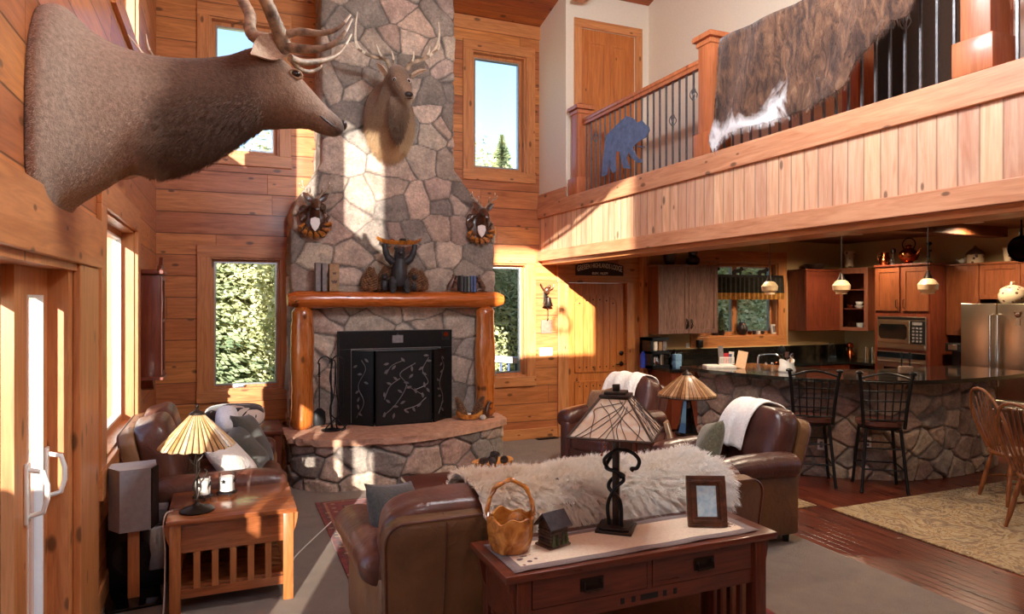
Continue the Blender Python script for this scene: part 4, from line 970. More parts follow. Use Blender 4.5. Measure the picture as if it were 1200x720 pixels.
# ================================================================ LIVING ROOM FURNITURE
o = struct(MB().box(-1.115, 1.115, -2.15, 2.15, 0, .012, bev=.004).build('rug', 'rug_red', smooth=False)); del o['kind']
o.location = (1.86, 4.25, 0); tag(o, 'red Persian-style patterned rug under the seating on the beige carpet', 'rug')
def sofa(name, label, cat, loc, rz, W, D, n, bh, lean, sh, fr, sides, armw=.20, seat_z=.46, group=None, arm_drop=0.0, arm_dz=0.0, arm_in=0.0, seed=0, lever=False):
    t = thing(name, label, cat, loc, rz, group); yb = -D/2
    L = Tm(0, yb+.06, .30) @ Rm(lean, 'X') @ Tm(0, -yb-.06, -.30)
    # leaning shell, rounded shoulders
    pts = []; w = W/2; r = .09
    for k in range(7): a = k/6*PI/2; pts.append((w-r+r*math.cos(a), bh-r+r*math.sin(a)))
    for k in range(7): a = PI/2+k/6*PI/2; pts.append((-w+r+r*math.cos(a), bh-r+r*math.sin(a)))
    poly = [(w-.02, .30)]+pts+[(-w+.02, .30)]
    m = MB(); b = m.bm
    ys = [(.0, .985), (.012, 1.0), (.085, 1.0), (.10, .98)]
    rings = [[b.verts.new(L @ Vector((x*s, yb+.0+y, (z-.6)*s+.6))) for x, z in poly] for y, s in ys]
    m._skin(rings)
    shell = m.build('back_shell', sh, t, ang=50)
    m = MB()
    for x in ([-W/2+.28, 0, W/2-.28] if n > 1 else [0]): m.tube([L @ Vector((x, yb-.002, .32)), L @ Vector((x, yb-.002, .6)), L @ Vector((x, yb-.001, bh-.015)), L @ Vector((x, yb+.06, bh+.004))], .004, 6)
    m.tube([L @ Vector((x*1.0, yb+.004, z)) for x, z in poly], .006, 6)
    m.build('piping', fr, shell)
    m = MB(); m.box(-W/2+.01, W/2-.01, yb+.005, yb+.12, .07, .42, bev=.02); m.build('lower_back', sh, t)
    for i in range(n):
        a = -W/2+W*i/n+.012; c = -W/2+W*(i+1)/n-.012
        MB().soft(a, c, yb+.07, yb+.33, seat_z-.06, bh+.045, 4.2, 11, L, .018, seed+i).build('back_cushion', fr, t)
        MB().soft(a, c, yb+.24, D/2, .27, seat_z, 5.5, 10, None, .012, seed+i+5).build('seat_cushion', fr, t)
        MB().soft(a+.005, c-.005, D/2-.12, D/2-.012, .07, .33, 6, 8, None, .01, seed+i+9).build('front_panel', fr, t)
    for s in (-1, 1):
        x0 = s*(W/2-arm_in); C = [Vector(p) for p in crom([(x0+s*armw*.42, yb+.10, .585+arm_dz), (x0+s*armw*.45, yb+.3, .60+arm_dz), (x0+s*armw*.45, D/2-.25, .60+arm_dz), (x0+s*armw*.42, D/2-.03, .575+arm_dz)], 8)]
        m = MB(); rings = []; nn = len(C)
        for i, p in enumerate(C):
            k = .72 if i == 0 or i == nn-1 else (.93 if i in (1, nn-2) else 1); k *= 1+.012*math.sin(i*1.7+seed)
            rings.append([p+Vector((armw*.56*k*math.cos(q), 0, .085*k*math.sin(q)+(.02*k if math.sin(q) > 0 else 0))) for q in np.linspace(0, 2*PI, 21)[:-1]])
        m.loft(rings).build('armrest', fr, t, ang=70)
        xa, xb = sorted((x0-s*.01, x0+s*armw*.62)); MB().box(xa, xb, yb+.07, D/2-.02, .07, .575+arm_dz, bev=.035, seg=3).build('side_panel', sides, t)
        for y in (yb+.13, D/2-.09): MB().lathe([(.030, 0), (.036, .07), (.036, .075)], 4, c=(x0+s*.03, y, 0), M=None).build('foot', 'black_plastic', t, smooth=False)
    if lever: MB().tube([(W/2+armw*.66, -.02, .36), (W/2+armw*.66+.02, -.02, .37), (W/2+armw*.66+.02, .10, .37)], .008, 8).build('recline_lever', 'black_metal', t)
    return t
s1 = sofa('leather_sofa', 'long brown leather sofa seen from behind, sheepskin over its back', 'sofa', (1.70, 3.50, .012), 0, 2.12, .95, 3, .86, 7, 'leather_olive', 'leather_sofa', 'leather_tan', armw=.21, seed=2, arm_in=.13)
s2 = sofa('leather_loveseat', 'brown leather loveseat with a tall back standing along the window wall', 'sofa', (-.055, 5.82, 0), -PI/2, 1.08, .98, 2, .95, 13, 'leather_tan', 'leather_sofa', 'leather_tan', armw=.20, seed=7, seat_z=.46, arm_dz=-.055)
s3 = sofa('leather_recliner', 'dark brown leather recliner with green pillow and white throw, nearer the bar stools', 'armchair', (3.66, 4.34, 0), PI/2, .56, .88, 1, .93, 17, 'leather_olive', 'leather_brown', 'leather_olive', armw=.19, seed=12, group='leather recliners', lever=True)
s4 = sofa('leather_recliner', 'dark brown leather recliner with white throw near the plank door', 'armchair', (3.80, 6.28, 0), R(110), .56, .88, 1, .95, 17, 'leather_brown', 'leather_brown', 'leather_brown', armw=.19, seed=15, group='leather recliners')
def place(o, root, p, rot=(0, 0, 0)):
    """put a separate thing at a spot given in another thing's own frame"""
    M = Matrix.Translation(root.location) @ root.rotation_euler.to_matrix().to_4x4()
    o.matrix_world = M @ Matrix.Translation(p) @ Euler([R(a) for a in rot]).to_matrix().to_4x4()
    return o
def pillow(root, p, rot, w, h, th, mat, label, seed, group=None):
    o = MB().pillow(w, h, th, None, 16, seed).build('throw_pillow', mat, ang=80); place(o, root, p, rot)
    return tag(o, label, 'pillow', group)
pillow(s1, (-.86, .04, .655), (-24, 12, 44), .46, .46, .15, 'fabric_grey', 'dark grey pillow peeking over the far arm corner of the sheepskin sofa', 1)
pillow(s3, (.12, .08, .675), (22, 14, -24), .42, .42, .17, 'fabric_green', 'mottled green pillow standing in the recliner nearer the bar stools', 2)
pillow(s4, (.20, .02, .70), (22, 10, -15), .40, .40, .14, 'cover_tan', 'tan pillow in the recliner by the plank door', 3)
LP = 'pillows on the loveseat'
pillow(s2, (.27, .10, .63), (38, 6, -14), .46, .46, .16, 'pillow_white', 'white quilted pillow on the loveseat behind the pleated lamp', 4, LP)
pillow(s2, (-.03, .20, .65), (38, 8, -16), .42, .42, .16, 'fabric_dark', 'dark olive pillow leaning on the white quilted pillow', 5, LP)
pillow(s2, (-.29, .26, .69), (30, -8, -20), .46, .46, .15, 'fabric_dark', 'big olive pillow farthest from the pleated lamp on the loveseat', 6, LP)
o = MB().soft(-.20, .20, -.09, .09, -.09, .09, 2.6, 9).build('bolster', 'white_fleece'); place(o, s2, (-.33, .06, .86), (0, 10, 0)); tag(o, 'white fleece roll lying on top of the olive pillow', 'bolster')
# throw blankets over the recliner backs
def throw(root, x0, x1, D, bh, lean, label, front=.38, rear=.25, seed=0):
    yb = -D/2; L = Tm(0, yb+.06, .30) @ Rm(lean, 'X') @ Tm(0, -yb-.06, -.30)
    prof = [(yb-.025, bh-rear), (yb-.025, bh-.08), (yb-.02, bh+.0), (yb+.04, bh+.052), (yb+.16, bh+.070), (yb+.27, bh+.045), (yb+.335, bh-.05), (yb+.36, bh-.18), (yb+.365, bh-front)]
    C = crom(prof, 5); rg = random.Random(seed); n = 16; m = MB(); rows = []
    for i, (y, z) in enumerate(C):
        f = i/(len(C)-1); row = []
        for k in range(n+1):
            u = k/n; x = x0+(x1-x0)*u+.02*math.sin(f*7+seed)+(.05*f*(u-.5)); w = .010*math.sin(u*15+seed+f*3)+.006*math.sin(u*31+f*9)
            row.append(m.bm.verts.new(L @ Vector((x, y+w*(1 if f > .5 else -1)*.8+.006*(1 if f > .5 else -1), z+w*.7))))
        rows.append(row)
    for a, b in zip(rows, rows[1:]):
        for k in range(n): m.bm.faces.new((a[k], a[k+1], b[k+1], b[k]))
    o = m.build('throw_blanket', 'white_fleece', ang=80); place(o, root, (0, 0, 0)); md = o.modifiers.new('thick', 'SOLIDIFY'); md.thickness = .012; md.offset = 1
    return tag(o, label, 'blanket', 'white throws')
throw(s3, .02, .31, .88, .93, 17, 'white fleece throw over the recliner back nearer the bar stools', .36, .2, 1)
throw(s4, -.10, .30, .88, .95, 17, 'white fleece throw over the recliner back by the plank door', .26, .2, 2)
# sheepskin over the sofa back
m = MB(); rows = []; NX, NYp = 60, 26
prof = crom([(.10, .78), (.0, .86), (-.10, .925), (-.22, .935), (-.34, .925), (-.44, .915), (-.515, .86), (-.532, .76), (-.535, .66)], 4)
for i in range(NX+1):
    u = i/NX; x = -.60+1.44*u; row = []
    end = min(1, min(u, 1-u)/.10)**.5
    lo = .70+.26*end*(.75+.25*math.sin(u*13+.6)+.18*math.sin(u*29))
    for j in range(NYp+1):
        f = j/NYp*(.25+.75*min(1, lo)); k = f*(len(prof)-1); a = int(k); b = min(a+1, len(prof)-1); y, z = prof[a]+(prof[b]-prof[a])*(k-a)
        row.append(m.bm.verts.new((x, y, z+.003+.008*math.sin(x*9)+.006*math.sin(x*23+f*5))))
    rows.append(row)
for a, b in zip(rows, rows[1:]):
    for k in range(NYp): m.bm.faces.new((a[k], b[k], b[k+1], a[k+1]))
t = fur_mat('sheepskin_hide', [(0, (214, 190, 160)), (1, (238, 222, 200))], 0, -1, 1, .8, 5)
t = fur_mat('sheepskin_hair', [(0, (244, 222, 198)), (.45, (254, 244, 230)), (1, (255, 252, 246))], 0, -1, 1, 1.2, 7, .7)
shp = m.build('sheepskin', 'sheepskin_hide', ang=80); shp.location = s1.location; tag(shp, 'long-haired cream sheepskin draped over the back of the sofa', 'sheepskin')
nrm = shp.data.polygons[len(shp.data.polygons)//2].normal
if nrm.z < 0: shp.data.flip_normals()
hair(shp, 12000, .068, 'sheepskin_hair', align=(.001, -.008, -.012), normal=.016, rand=.5, root=.0022, tip=.0008, child=8, clump=.35, segs=4, brownian=.008)
# coffee table
ct = thing('coffee_table', 'low dark red coffee table between the sofa and the hearth, half sunlit', 'table', (2.0, 4.98, .012))
MB().box(-.72, .72, -.36, .36, .405, .44, bev=.006).build('table_top', 'mission_x', ct)
for q in ((-.64, .64, -.30, -.28), (-.64, .64, .28, .30), (-.66, -.64, -.28, .28), (.64, .66, -.28, .28)): MB().box(*q, .31, .405).build('apron', 'mission_x', ct, smooth=False)
for x in (-.64, .64):
    for y in (-.29, .29): MB().box(x-.035, x+.035, y-.035, y+.035, 0, .404, bev=.004).build('leg', 'mission_z', ct)
MB().box(-.60, .60, -.26, .26, .10, .125).build('shelf', 'mission_x', ct)
b = onZ(579, 551, .452); bw = thing('burl_bowl', 'rough-edged burl bowl of dark pine cones on the coffee table', 'bowl', (b.x, b.y, .452), .2)
rings = []
for k in range(28):
    a = 2*PI*k/28; rings.append(a)
def wavy(r, z, amp): return [((r*(1+amp*math.sin(3*a)+amp*.7*math.sin(5*a+1)))*math.cos(a)*1.35, r*(1+amp*math.sin(3*a)+amp*.7*math.sin(5*a+1))*math.sin(a), z+amp*.10*math.sin(4*a)) for a in rings]
MB().loft([wavy(.07, 0, .03), wavy(.115, .03, .05), wavy(.135, .075, .06), wavy(.122, .075, .06), wavy(.10, .035, .05), wavy(.05, .02, .02)]).build('bowl_shell', 'burl', bw, ang=60)
for k, (dx, dy, lb) in enumerate(((-.09, 0, 'dark pine cone at the outer end of the coffee table bowl'), (-.02, -.03, 'dark pine cone near the front lip of the coffee table bowl'), (.01, .04, 'dark pine cone deep in the coffee table bowl'), (.08, -.01, 'dark pine cone by the raised lip of the coffee table bowl'), (.0, 0, 'dark pine cone crowning the heap in the coffee table bowl'))):
    o = cone_mb(MB(), (-.035, 0, 0), (.04, .01, .02), .034, 56, k).build('pinecone', 'pinecone_dark', ang=25); o.location = (b.x+dx, b.y+dy, .452+.07+(.045 if k == 4 else 0)); o.rotation_euler = (0, 0, k*1.3); tag(o, lb, 'pine cone', 'pine cones in the coffee table bowl')
b = onZ(575, 560, .452); o = MB().box(-.14, .14, -.10, .10, 0, .014, bev=.002).build('magazine', 'cover_black'); o.location = (b.x, b.y, .4525); o.rotation_euler = (0, 0, .15); tag(o, 'dark magazine lying on the coffee table before the burl bowl', 'magazine')
# ---- mission end table with slats
et = thing('end_table', 'sunlit oak mission end table with slatted sides beside the loveseat', 'table', (.04, 4.74, 0))
MB().box(-.365, .365, -.325, .325, .535, .565, bev=.006).build('table_top', 'table_oak_x', et)
for x in (-.315, .315):
    for y in (-.285, .285): MB().box(x-.03, x+.03, y-.03, y+.03, 0, .534, bev=.003).build('leg', 'table_oak_z', et)
m = MB()
for y in (-.275, .275): m.box(-.285, .285, y-.011, y+.011, .36, .534)
for x in (-.305, .305): m.box(x-.011, x+.011, -.255, .255, .36, .534)
m.build('apron', 'table_oak_x', et, smooth=False)
for y in (-.275, .275):
    MB().box(-.285, .285, y-.011, y+.011, .09, .14).build('stretcher', 'table_oak_x', et, smooth=False)
    for k in range(5): MB().box(-.2+k*.1-.018, -.2+k*.1+.018, y-.008, y+.008, .139, .361).build('slat', 'table_oak_z', et, smooth=False)
for x in (-.305, .305):
    MB().box(x-.011, x+.011, -.255, .255, .09, .14).build('stretcher', 'table_oak_x', et, smooth=False)
    for k in range(5): MB().box(x-.008, x+.008, -.18+k*.09-.018, -.18+k*.09+.018, .139, .361).build('slat', 'table_oak_z', et, smooth=False)
MB().box(-.29, .29, -.26, .26, .141, .156).build('lower_shelf', 'table_oak_x', et, smooth=False)
br = [(0, 0), (.028, 0), (.026, -.04), (.012, -.10), (0, -.13)]
for x, s in ((-.345, -1), (.345, 1)):
    MB().prism([(s*a, b) for a, b in br], -.012, .012, Tm(x, -.285, .534) @ Rm(90, 'X')).build('corbel', 'table_oak_z', et, smooth=False)
# pleated glass lamp
lz = .566; b = onZ(231, 599, lz)
l1 = thing('stained_glass_lamp', 'table lamp with pleated amber glass cone shade on the oak end table', 'lamp', (b.x, b.y, lz))
MB().lathe([(.001, 0), (.095, 0), (.10, .008), (.085, .018), (.035, .03), (.014, .05), (.010, .07)], 28).build('lamp_base', 'dark_bronze', l1)
m = MB(); m.tube([(0, 0, .05), (0, 0, .44)], .006, 8)
for ph in (0, PI): m.tube([(.016*math.cos(ph+z*22)*(1.4 if .12 < z < .26 else .8), .016*math.sin(ph+z*22)*(1.4 if .12 < z < .26 else .8), z) for z in np.linspace(.04, .36, 34)], .0055, 8)
m.tube([Vector(p) for p in crom([(0, 0, .30), (.03, 0, .33), (.036, 0, .36), (.02, 0, .372), (.012, 0, .355)], 6)], .005, 8)
m.tube([Vector(p) for p in crom([(0, 0, .14), (.03, .01, .18), (.055, .01, .23), (.04, .01, .25)], 6)], .005, 8)
m.tube([Vector(p) for p in crom([(0, 0, .27), (-.03, 0, .30), (-.045, 0, .33)], 6)], [.005]*11+[.011, .003], 8)
m.build('vine_stem', 'dark_bronze', l1)
NP = 34; rings = []
for r, z, w in ((.212, .395, .035), (.208, .402, .04), (.12, .50, .04), (.035, .592, .02), (.03, .594, .02)):
    rings.append([(r*(1+(w if k % 2 else -w))*math.cos(2*PI*k/(2*NP)), r*(1+(w if k % 2 else -w))*math.sin(2*PI*k/(2*NP)), z-(.008 if (k % 4 == 0 and z < .4) else 0)) for k in range(2*NP)])
MB().loft(rings, cap=False).build('lamp_shade', 'pleat_shade', l1, smooth=False)
MB().lathe([(.001, .585), (.045, .588), (.04, .60), (.016, .612), (.006, .625), (.010, .635), (.006, .648), (.001, .652)], 20).build('finial', 'dark_bronze', l1)
# candle jars on iron stand
b = onZ(252, 583, lz); cs = thing('candle_stand', 'low black iron stand holding two glass candle jars on the end table', 'candle stand', (b.x, b.y, lz), .25)
m = MB()
for x in (-.075, .075):
    m.tube([(x+.058*math.cos(a), .058*math.sin(a), .022) for a in np.linspace(0, 2*PI, 25)], .004, 6, cap=False).tube([(x+.045*math.cos(a), .045*math.sin(a), .024) for a in np.linspace(0, 2*PI, 25)], .003, 6, cap=False)
    for k in range(3): a = k*2.09+.5; m.tube([(x+.058*math.cos(a), .058*math.sin(a), .022), (x+.06*math.cos(a), .06*math.sin(a), 0.002)], .004, 6)
    m.tube([(x-.058, 0, .022), (x+.058, 0, .022)], .003, 6).tube([(x, -.058, .022), (x, .058, .022)], .003, 6)
m.build('stand_frame', 'black_metal', cs)
star = [(math.sin(k*PI/5)*(.019 if k % 2 == 0 else .008), math.cos(k*PI/5)*(.019 if k % 2 == 0 else .008)) for k in range(10)]
for x, lb in ((-.075, 'glass candle jar behind the twisted stem of the pleated lamp'), (.075, 'glass candle jar with a black star facing the room on the end table')):
    M = Matrix.Translation(cs.location) @ cs.rotation_euler.to_matrix().to_4x4() @ Tm(x, 0, .027)
    j = thing('candle_jar', lb, 'candle jar', M.to_translation(), .25-.35, 'star candle jars')
    MB().lathe([(.001, 0), (.05, 0), (.053, .006), (.053, .125), (.050, .125), (.050, .008), (.001, .007)], 28).build('glass_jar', 'jar_glass', j)
    MB().lathe([(.001, .008), (.046, .008), (.046, .095), (.043, .098), (.001, .096)], 24).build('candle', 'wax_white', j)
    for a in (-18, 60): 
        MB().prism(star, 0, .003, Rm(a, 'Z') @ Tm(0, -.053, .075) @ Rm(90, 'X')).build('star', 'black_metal', j, smooth=False)
# speaker on its stand
b = onZ(163, 702, 0)
sp = thing('speaker_stand', 'wooden post speaker stand with black glass base by the patio door', 'speaker stand', (b.x-.03, b.y, 0), .12)
MB().box(-.15, .15, -.17, .17, 0, .02, bev=.004).build('base_plate', 'black_gloss', sp)
MB().box(-.032, .032, -.03, .03, .02, .445, bev=.004).build('post', 'pine_z', sp)
MB().box(-.07, .07, -.07, .07, .44, .452).build('top_plate', 'black_metal', sp)
spk = thing('loudspeaker', 'grey wedge-sided loudspeaker on the wooden post stand', 'speaker', (b.x-.03, b.y, .452), .12)
MB().prism([(-.135, .0), (-.075, -.115), (.09, -.115), (.125, -.03), (.125, .12), (-.12, .12)], 0, .375).build('cabinet', 'grey_speaker', spk, smooth=False)
MB().prism([(.092, -.112), (.130, -.02), (.138, -.025), (.098, -.12)], .005, .37).build('grille', 'black_cloth', spk, smooth=False)
# black subwoofer / dark cabinet with silvery rounded panel behind
b = onZ(165, 690, 0)
sw = thing('subwoofer', 'big black subwoofer with silvery rounded front under a grey shelf behind the speaker', 'subwoofer', (-.46, 5.02, 0), .0)
sw.location = (-.425, 5.05, 0)
MB().box(-.26, .07, -.12, .05, .01, .42, bev=.02).build('cabinet', 'black_plastic', sw)
MB().box(-.26, .075, -.12, .05, .42, .50, bev=.004).build('top_shelf', 'cover_grey', sw)
MB().box(-.03, .06, -.135, -.12, .12, .40, bev=.03, seg=4).build('port_panel', 'silver_edge', sw)
MB().lathe([(.001, 0), (.10, 0), (.115, .01), (.115, .014), (.09, .016), (.05, .004)], 28, M=Tm(-.12, -.12, .22) @ Rm(90, 'X')).build('driver_cone', 'black_cloth', sw)
# lamp cord
C = [Vector(p) for p in crom([(-.30, 4.62, .57), (-.335, 4.60, .56), (-.345, 4.56, .50), (-.335, 4.54, .38), (-.335, 4.53, .2), (-.34, 4.50, .02), (-.35, 4.46, .008)], 8)]
tag(MB().tube(C, .005, 8).build('lamp_cord', 'cord_white'), 'white lamp cord hanging off the corner of the oak end table', 'cord')
C = [Vector(p) for p in crom([tuple(onZ(u, v, .004)) for u, v in ((372, 628), (383, 619), (388, 612))]+[], 8)]
C = [Vector(p) for p in crom([(.42, 5.0, .008), (.47, 5.15, .008), (.62, 5.45, .008), (.80, 5.78, .016)], 8)]
tag(MB().tube(C, .005, 8).build('power_cord', 'cord_white'), 'pale cord lying across the carpet beside the red rug', 'cord')
# side chest behind the loveseat with round cow-pattern hassock
sc2 = thing('side_chest', 'low dark wooden side table in the corner past the loveseat', 'table', (.11, 7.22, 0))
MB().box(-.30, .40, -.32, .30, .56, .60, bev=.006).build('table_top', 'mission_x', sc2)
for x in (-.25, .35):
    for y in (-.27, .25): MB().box(x-.03, x+.03, y-.03, y+.03, 0, .559).build('leg', 'mission_z', sc2, smooth=False)
for q in ((-.28, -.262), (.242, .26)): MB().box(-.22, .32, *q, .40, .559).build('apron', 'mission_x', sc2, smooth=False)
o = MB().soft(-.28, .28, -.24, .24, 0, .23, 3.0, 10, None, .012, 3).build('hassock', 'cow_blanket'); o.location = (.08, 7.22, .601); tag(o, 'round brown and cream patterned hassock cushion on the corner side table', 'cushion')
# wall clock case on the left wall
wc = thing('wall_clock', 'dark wooden wall clock case hung on the window wall beyond the loveseat', 'clock', (XL, 6.95, 1.10))
MB().box(.0, .16, -.17, .17, .06, .98, bev=.004).build('case', 'oak_dark_z', wc)
MB().box(.0, .19, -.20, .20, .98, 1.02, bev=.006).build('cornice', 'oak_dark_z', wc, smooth=False)
MB().prism([(-.20, 0), (.20, 0), (.16, .03), (.05, .05), (0, .12), (-.05, .05), (-.16, .03)], 0, .03, Matrix(((0, 0, 1, .14), (1, 0, 0, 0), (0, 1, 0, 1.02), (0, 0, 0, 1)))).build('crest', 'oak_dark_z', wc, smooth=False)
MB().box(0, .19, -.19, .19, .04, .07, bev=.006).prism([(-.16, .04), (.16, .04), (.06, -.04), (0, -.06), (-.06, -.04)], 0, .10, Matrix(((0, 0, 1, 0), (1, 0, 0, 0), (0, 1, 0, 0), (0, 0, 0, 1)))).build('lower_bracket', 'oak_dark_z', wc, smooth=False)
m = MB(); m.box(.16, .175, -.16, -.13, .08, .96).box(.16, .175, .13, .16, .08, .96).box(.16, .175, -.13, .13, .93, .96).box(.16, .175, -.13, .13, .08, .11).box(.16, .175, -.13, .13, .55, .575); m.build('glazed_door', 'oak_dark_z', wc, smooth=False)
MB().lathe([(.001, 0), (.10, 0), (.10, .004), (.001, .004)], 28, M=Tm(.160, 0, .74) @ Rm(90, 'Y')).build('clock_face', 'paper', wc)
MB().box(.163, .167, -.13, .13, .11, .93).build('glass', 'window_glass', wc, smooth=False)
# ---- mission sofa table
TZ = .768
tt = thing('sofa_table', 'dark cherry mission sofa table with two drawers standing behind the sofa', 'table', (1.69, 2.675, 0))
MB().box(-.685, .685, -.215, .215, TZ-.032, TZ, bev=.005).build('table_top', 'mission_x', tt)
for x in (-.60, .60):
    for y in (-.17, .17): MB().box(x-.03, x+.03, y-.03, y+.03, .012, TZ-.033, bev=.003).build('leg', 'mission_z', tt)
m = MB(); m.box(-.57, .57, -.178, -.165, TZ-.23, TZ-.165).box(-.57, .57, .155, .17, TZ-.23, TZ-.033); m.box(-.57, -.56, -.18, -.165, TZ-.165, TZ-.033).box(.56, .57, -.18, -.165, TZ-.165, TZ-.033).box(-.012, .012, -.18, -.165, TZ-.165, TZ-.033)
for x in (-.615, .615): m.box(x-.010, x+.010, -.14, .14, TZ-.26, TZ-.033)
m.build('apron', 'mission_x', tt, smooth=False)
y = -.1785
for a, b in ((-.125, -.105), (-.070, -.050), (-.025, .065), (.090, .110), (.145, .165)): MB().box(a-.02, b-.02, y-.0005, y+.003, TZ-.212, TZ-.186).build('fretwork', 'black_plastic', tt, smooth=False)
for xa, xb in ((-.557, -.015), (.015, .557)):
    dr = MB().box(xa, xb, -.182, -.165, TZ-.162, TZ-.036, bev=.002).build('drawer', 'mission_x', tt, smooth=False)
    xc = (xa+xb)/2; m = MB(); m.box(xc-.055, xc+.055, -.188, -.182, TZ-.125, TZ-.070, bev=.004)
    for s in (-1, 1): m.ell((xc+s*.042, -.192, TZ-.088), .007, 10)
    m.tube([(xc-.042, -.196, TZ-.088), (xc-.042, -.200, TZ-.118), (xc+.042, -.200, TZ-.118), (xc+.042, -.196, TZ-.088)], .0055, 8); m.build('pull', 'dark_bronze', dr)
for x in (-.615, .615):
    MB().box(x-.010, x+.010, -.14, .14, .14, .19).build('stretcher', 'mission_x', tt, smooth=False)
    for k in range(4): MB().box(x-.007, x+.007, -.105+k*.07-.014, -.105+k*.07+.014, .189, TZ-.259).build('slat', 'mission_z', tt, smooth=False)
MB().box(-.59, .59, -.16, .16, .145, .165).build('lower_shelf', 'mission_x', tt, smooth=False)
for x, s in ((-.63, -1), (.63, 1)):
    for y in (-.17, .17): MB().prism([(0, 0), (s*.030, 0), (s*.028, -.04), (s*.014, -.11), (0, -.15)], -.012, .012, Tm(x, y, TZ-.033) @ Rm(90, 'X')).build('corbel', 'mission_z', tt, smooth=False)
bx = thing('wooden_box', 'plain reddish wooden box on the lower shelf of the sofa table', 'box', (1.42, 2.66, .166), 0)
MB().box(-.14, .14, -.10, .10, 0, .20, bev=.004).build('box_body', 'pine_x', bx); MB().box(-.148, .148, -.108, .108, .20, .225, bev=.004).build('box_lid', 'pine_x', bx)
# runner
m = MB(); nx, ny = 50, 14
vs_ = [[m.bm.verts.new((-.625+1.25*i/nx, -.17+.34*j/ny, .0015+.0035*max(0, math.sin(i*.55+j*.2))*max(0, 1-j/5)**2+.002*math.sin(i*.21)**2)) for j in range(ny+1)] for i in range(nx+1)]
for i in range(nx):
    for j in range(ny): m.bm.faces.new((vs_[i][j], vs_[i+1][j], vs_[i+1][j+1], vs_[i][j+1]))
o = m.build('table_runner', 'runner_cream', ang=80); o.location = (1.675, 2.66, TZ+.0005); o.rotation_euler = (0, 0, R(.8)); tag(o, 'cream table runner with grey border and leaf corners on the sofa table', 'table runner'); md = o.modifiers.new('thick', 'SOLIDIFY'); md.thickness = .002; md.offset = 1
RZ = TZ+.006
# burl basket
b = onZ(598, 646, TZ); bk = thing('burl_basket', 'carved burl wood basket with a tall arched handle on the sofa table', 'basket', (b.x, b.y+.0, RZ), R(-22))
def ring(r, z, amp, ph=0): return [(r*math.cos(a)*(1+amp*.25*math.sin(6*a+ph)), r*math.sin(a)*(1+amp*.25*math.sin(6*a+ph)), z+amp*.07*math.sin(7*a+ph)+amp*.06*math.sin(4*a)) for a in np.linspace(0, 2*PI, 49)[:-1]]
MB().loft([ring(.06, 0, 0), ring(.082, .006, .015), ring(.098, .06, .03), ring(.101, .118, .06), ring(.102, .148, .12), ring(.091, .148, .12), ring(.090, .11, .06), ring(.084, .05, .03), ring(.06, .025, 0)]).build('basket_bowl', 'burl', bk, ang=60)
C = [Vector((.100*math.cos(a)*1.0, .012*math.sin(3*a), .145+.155*math.sin(a))) for a in np.linspace(.0, PI, 30)]
m = MB(); m.tube([p+Vector((0, .008*math.sin(i*.9), .004*math.cos(i*.9))) for i, p in enumerate(C)], [.009+.002*math.sin(i) for i in range(30)], 10).tube([p-Vector((.004*math.cos(i), .009*math.sin(i*.9), 0)) for i, p in enumerate(C)], .006, 8); m.build('basket_handle', 'burl', bk)
for lb, dx, dy, r, mt in (('woven brown ball lying in the burl basket', .025, .0, .042, 'burl'), ('glossy dark egg-shaped stone in the burl basket', -.035, -.03, .028, 'black_gloss')):
    o = MB().ell((0, 0, r), (r, r*.9, r), 18).build('ornament_ball', mt if mt != 'burl' else 'copper'); M = Matrix.Translation(bk.location) @ bk.rotation_euler.to_matrix().to_4x4(); o.location = M @ Vector((dx, dy, .026 if r > .03 else .03)); tag(o, lb, 'ornament')
    if r > .03: o.location.z += .05; o.data.materials[0] = MATS['carved_gold']
# miniature log cabin
b = onZ(648, 640, TZ); cb_ = thing('miniature_cabin', 'dark miniature log cabin box with painted green pines on the sofa table', 'ornament', (b.x, b.y, RZ), R(-22+38))
MB().box(-.062, .062, -.05, .05, 0, .010, bev=.003).build('cabin_base', 'carved_brown', cb_)
m = MB()
for k in range(5): m.box(-.052, .052, -.042, .042, .010+k*.0145, .0235+k*.0145, bev=.004)
m.prism([(-.042, .082), (.042, .082), (0, .132)], -.050, .050, Matrix(((0, 0, 1, 0), (1, 0, 0, 0), (0, 1, 0, 0), (0, 0, 0, 1)))).build('cabin_walls', 'pinecone_dark', cb_, smooth=False)
m = MB()
for s in (-1, 1):
    M = Tm(0, 0, .146) @ Rm(-s*46, 'X')
    for k in range(6): m.box(-.064, .064, *sorted((s*(.0+k*.0135), s*(.0155+k*.0135))), -.006+.001*k % .002, .002, M)
m.build('cabin_roof', 'roof_shingle', cb_, smooth=False)
for (x, y, a) in ((-.035, -.045, 0), (-.012, -.045, 0), (.02, -.045, 0), (.042, -.045, 0), (.055, -.02, 90), (.055, .02, 90)):
    m = MB()
    for q in range(3): m.lathe([(.012-.003*q, .012+.014*q), (.001, .034+.014*q)], 8, M=Tm(x, y, 0))
    m.build('pine_tree', 'plant_green', cb_, smooth=False)
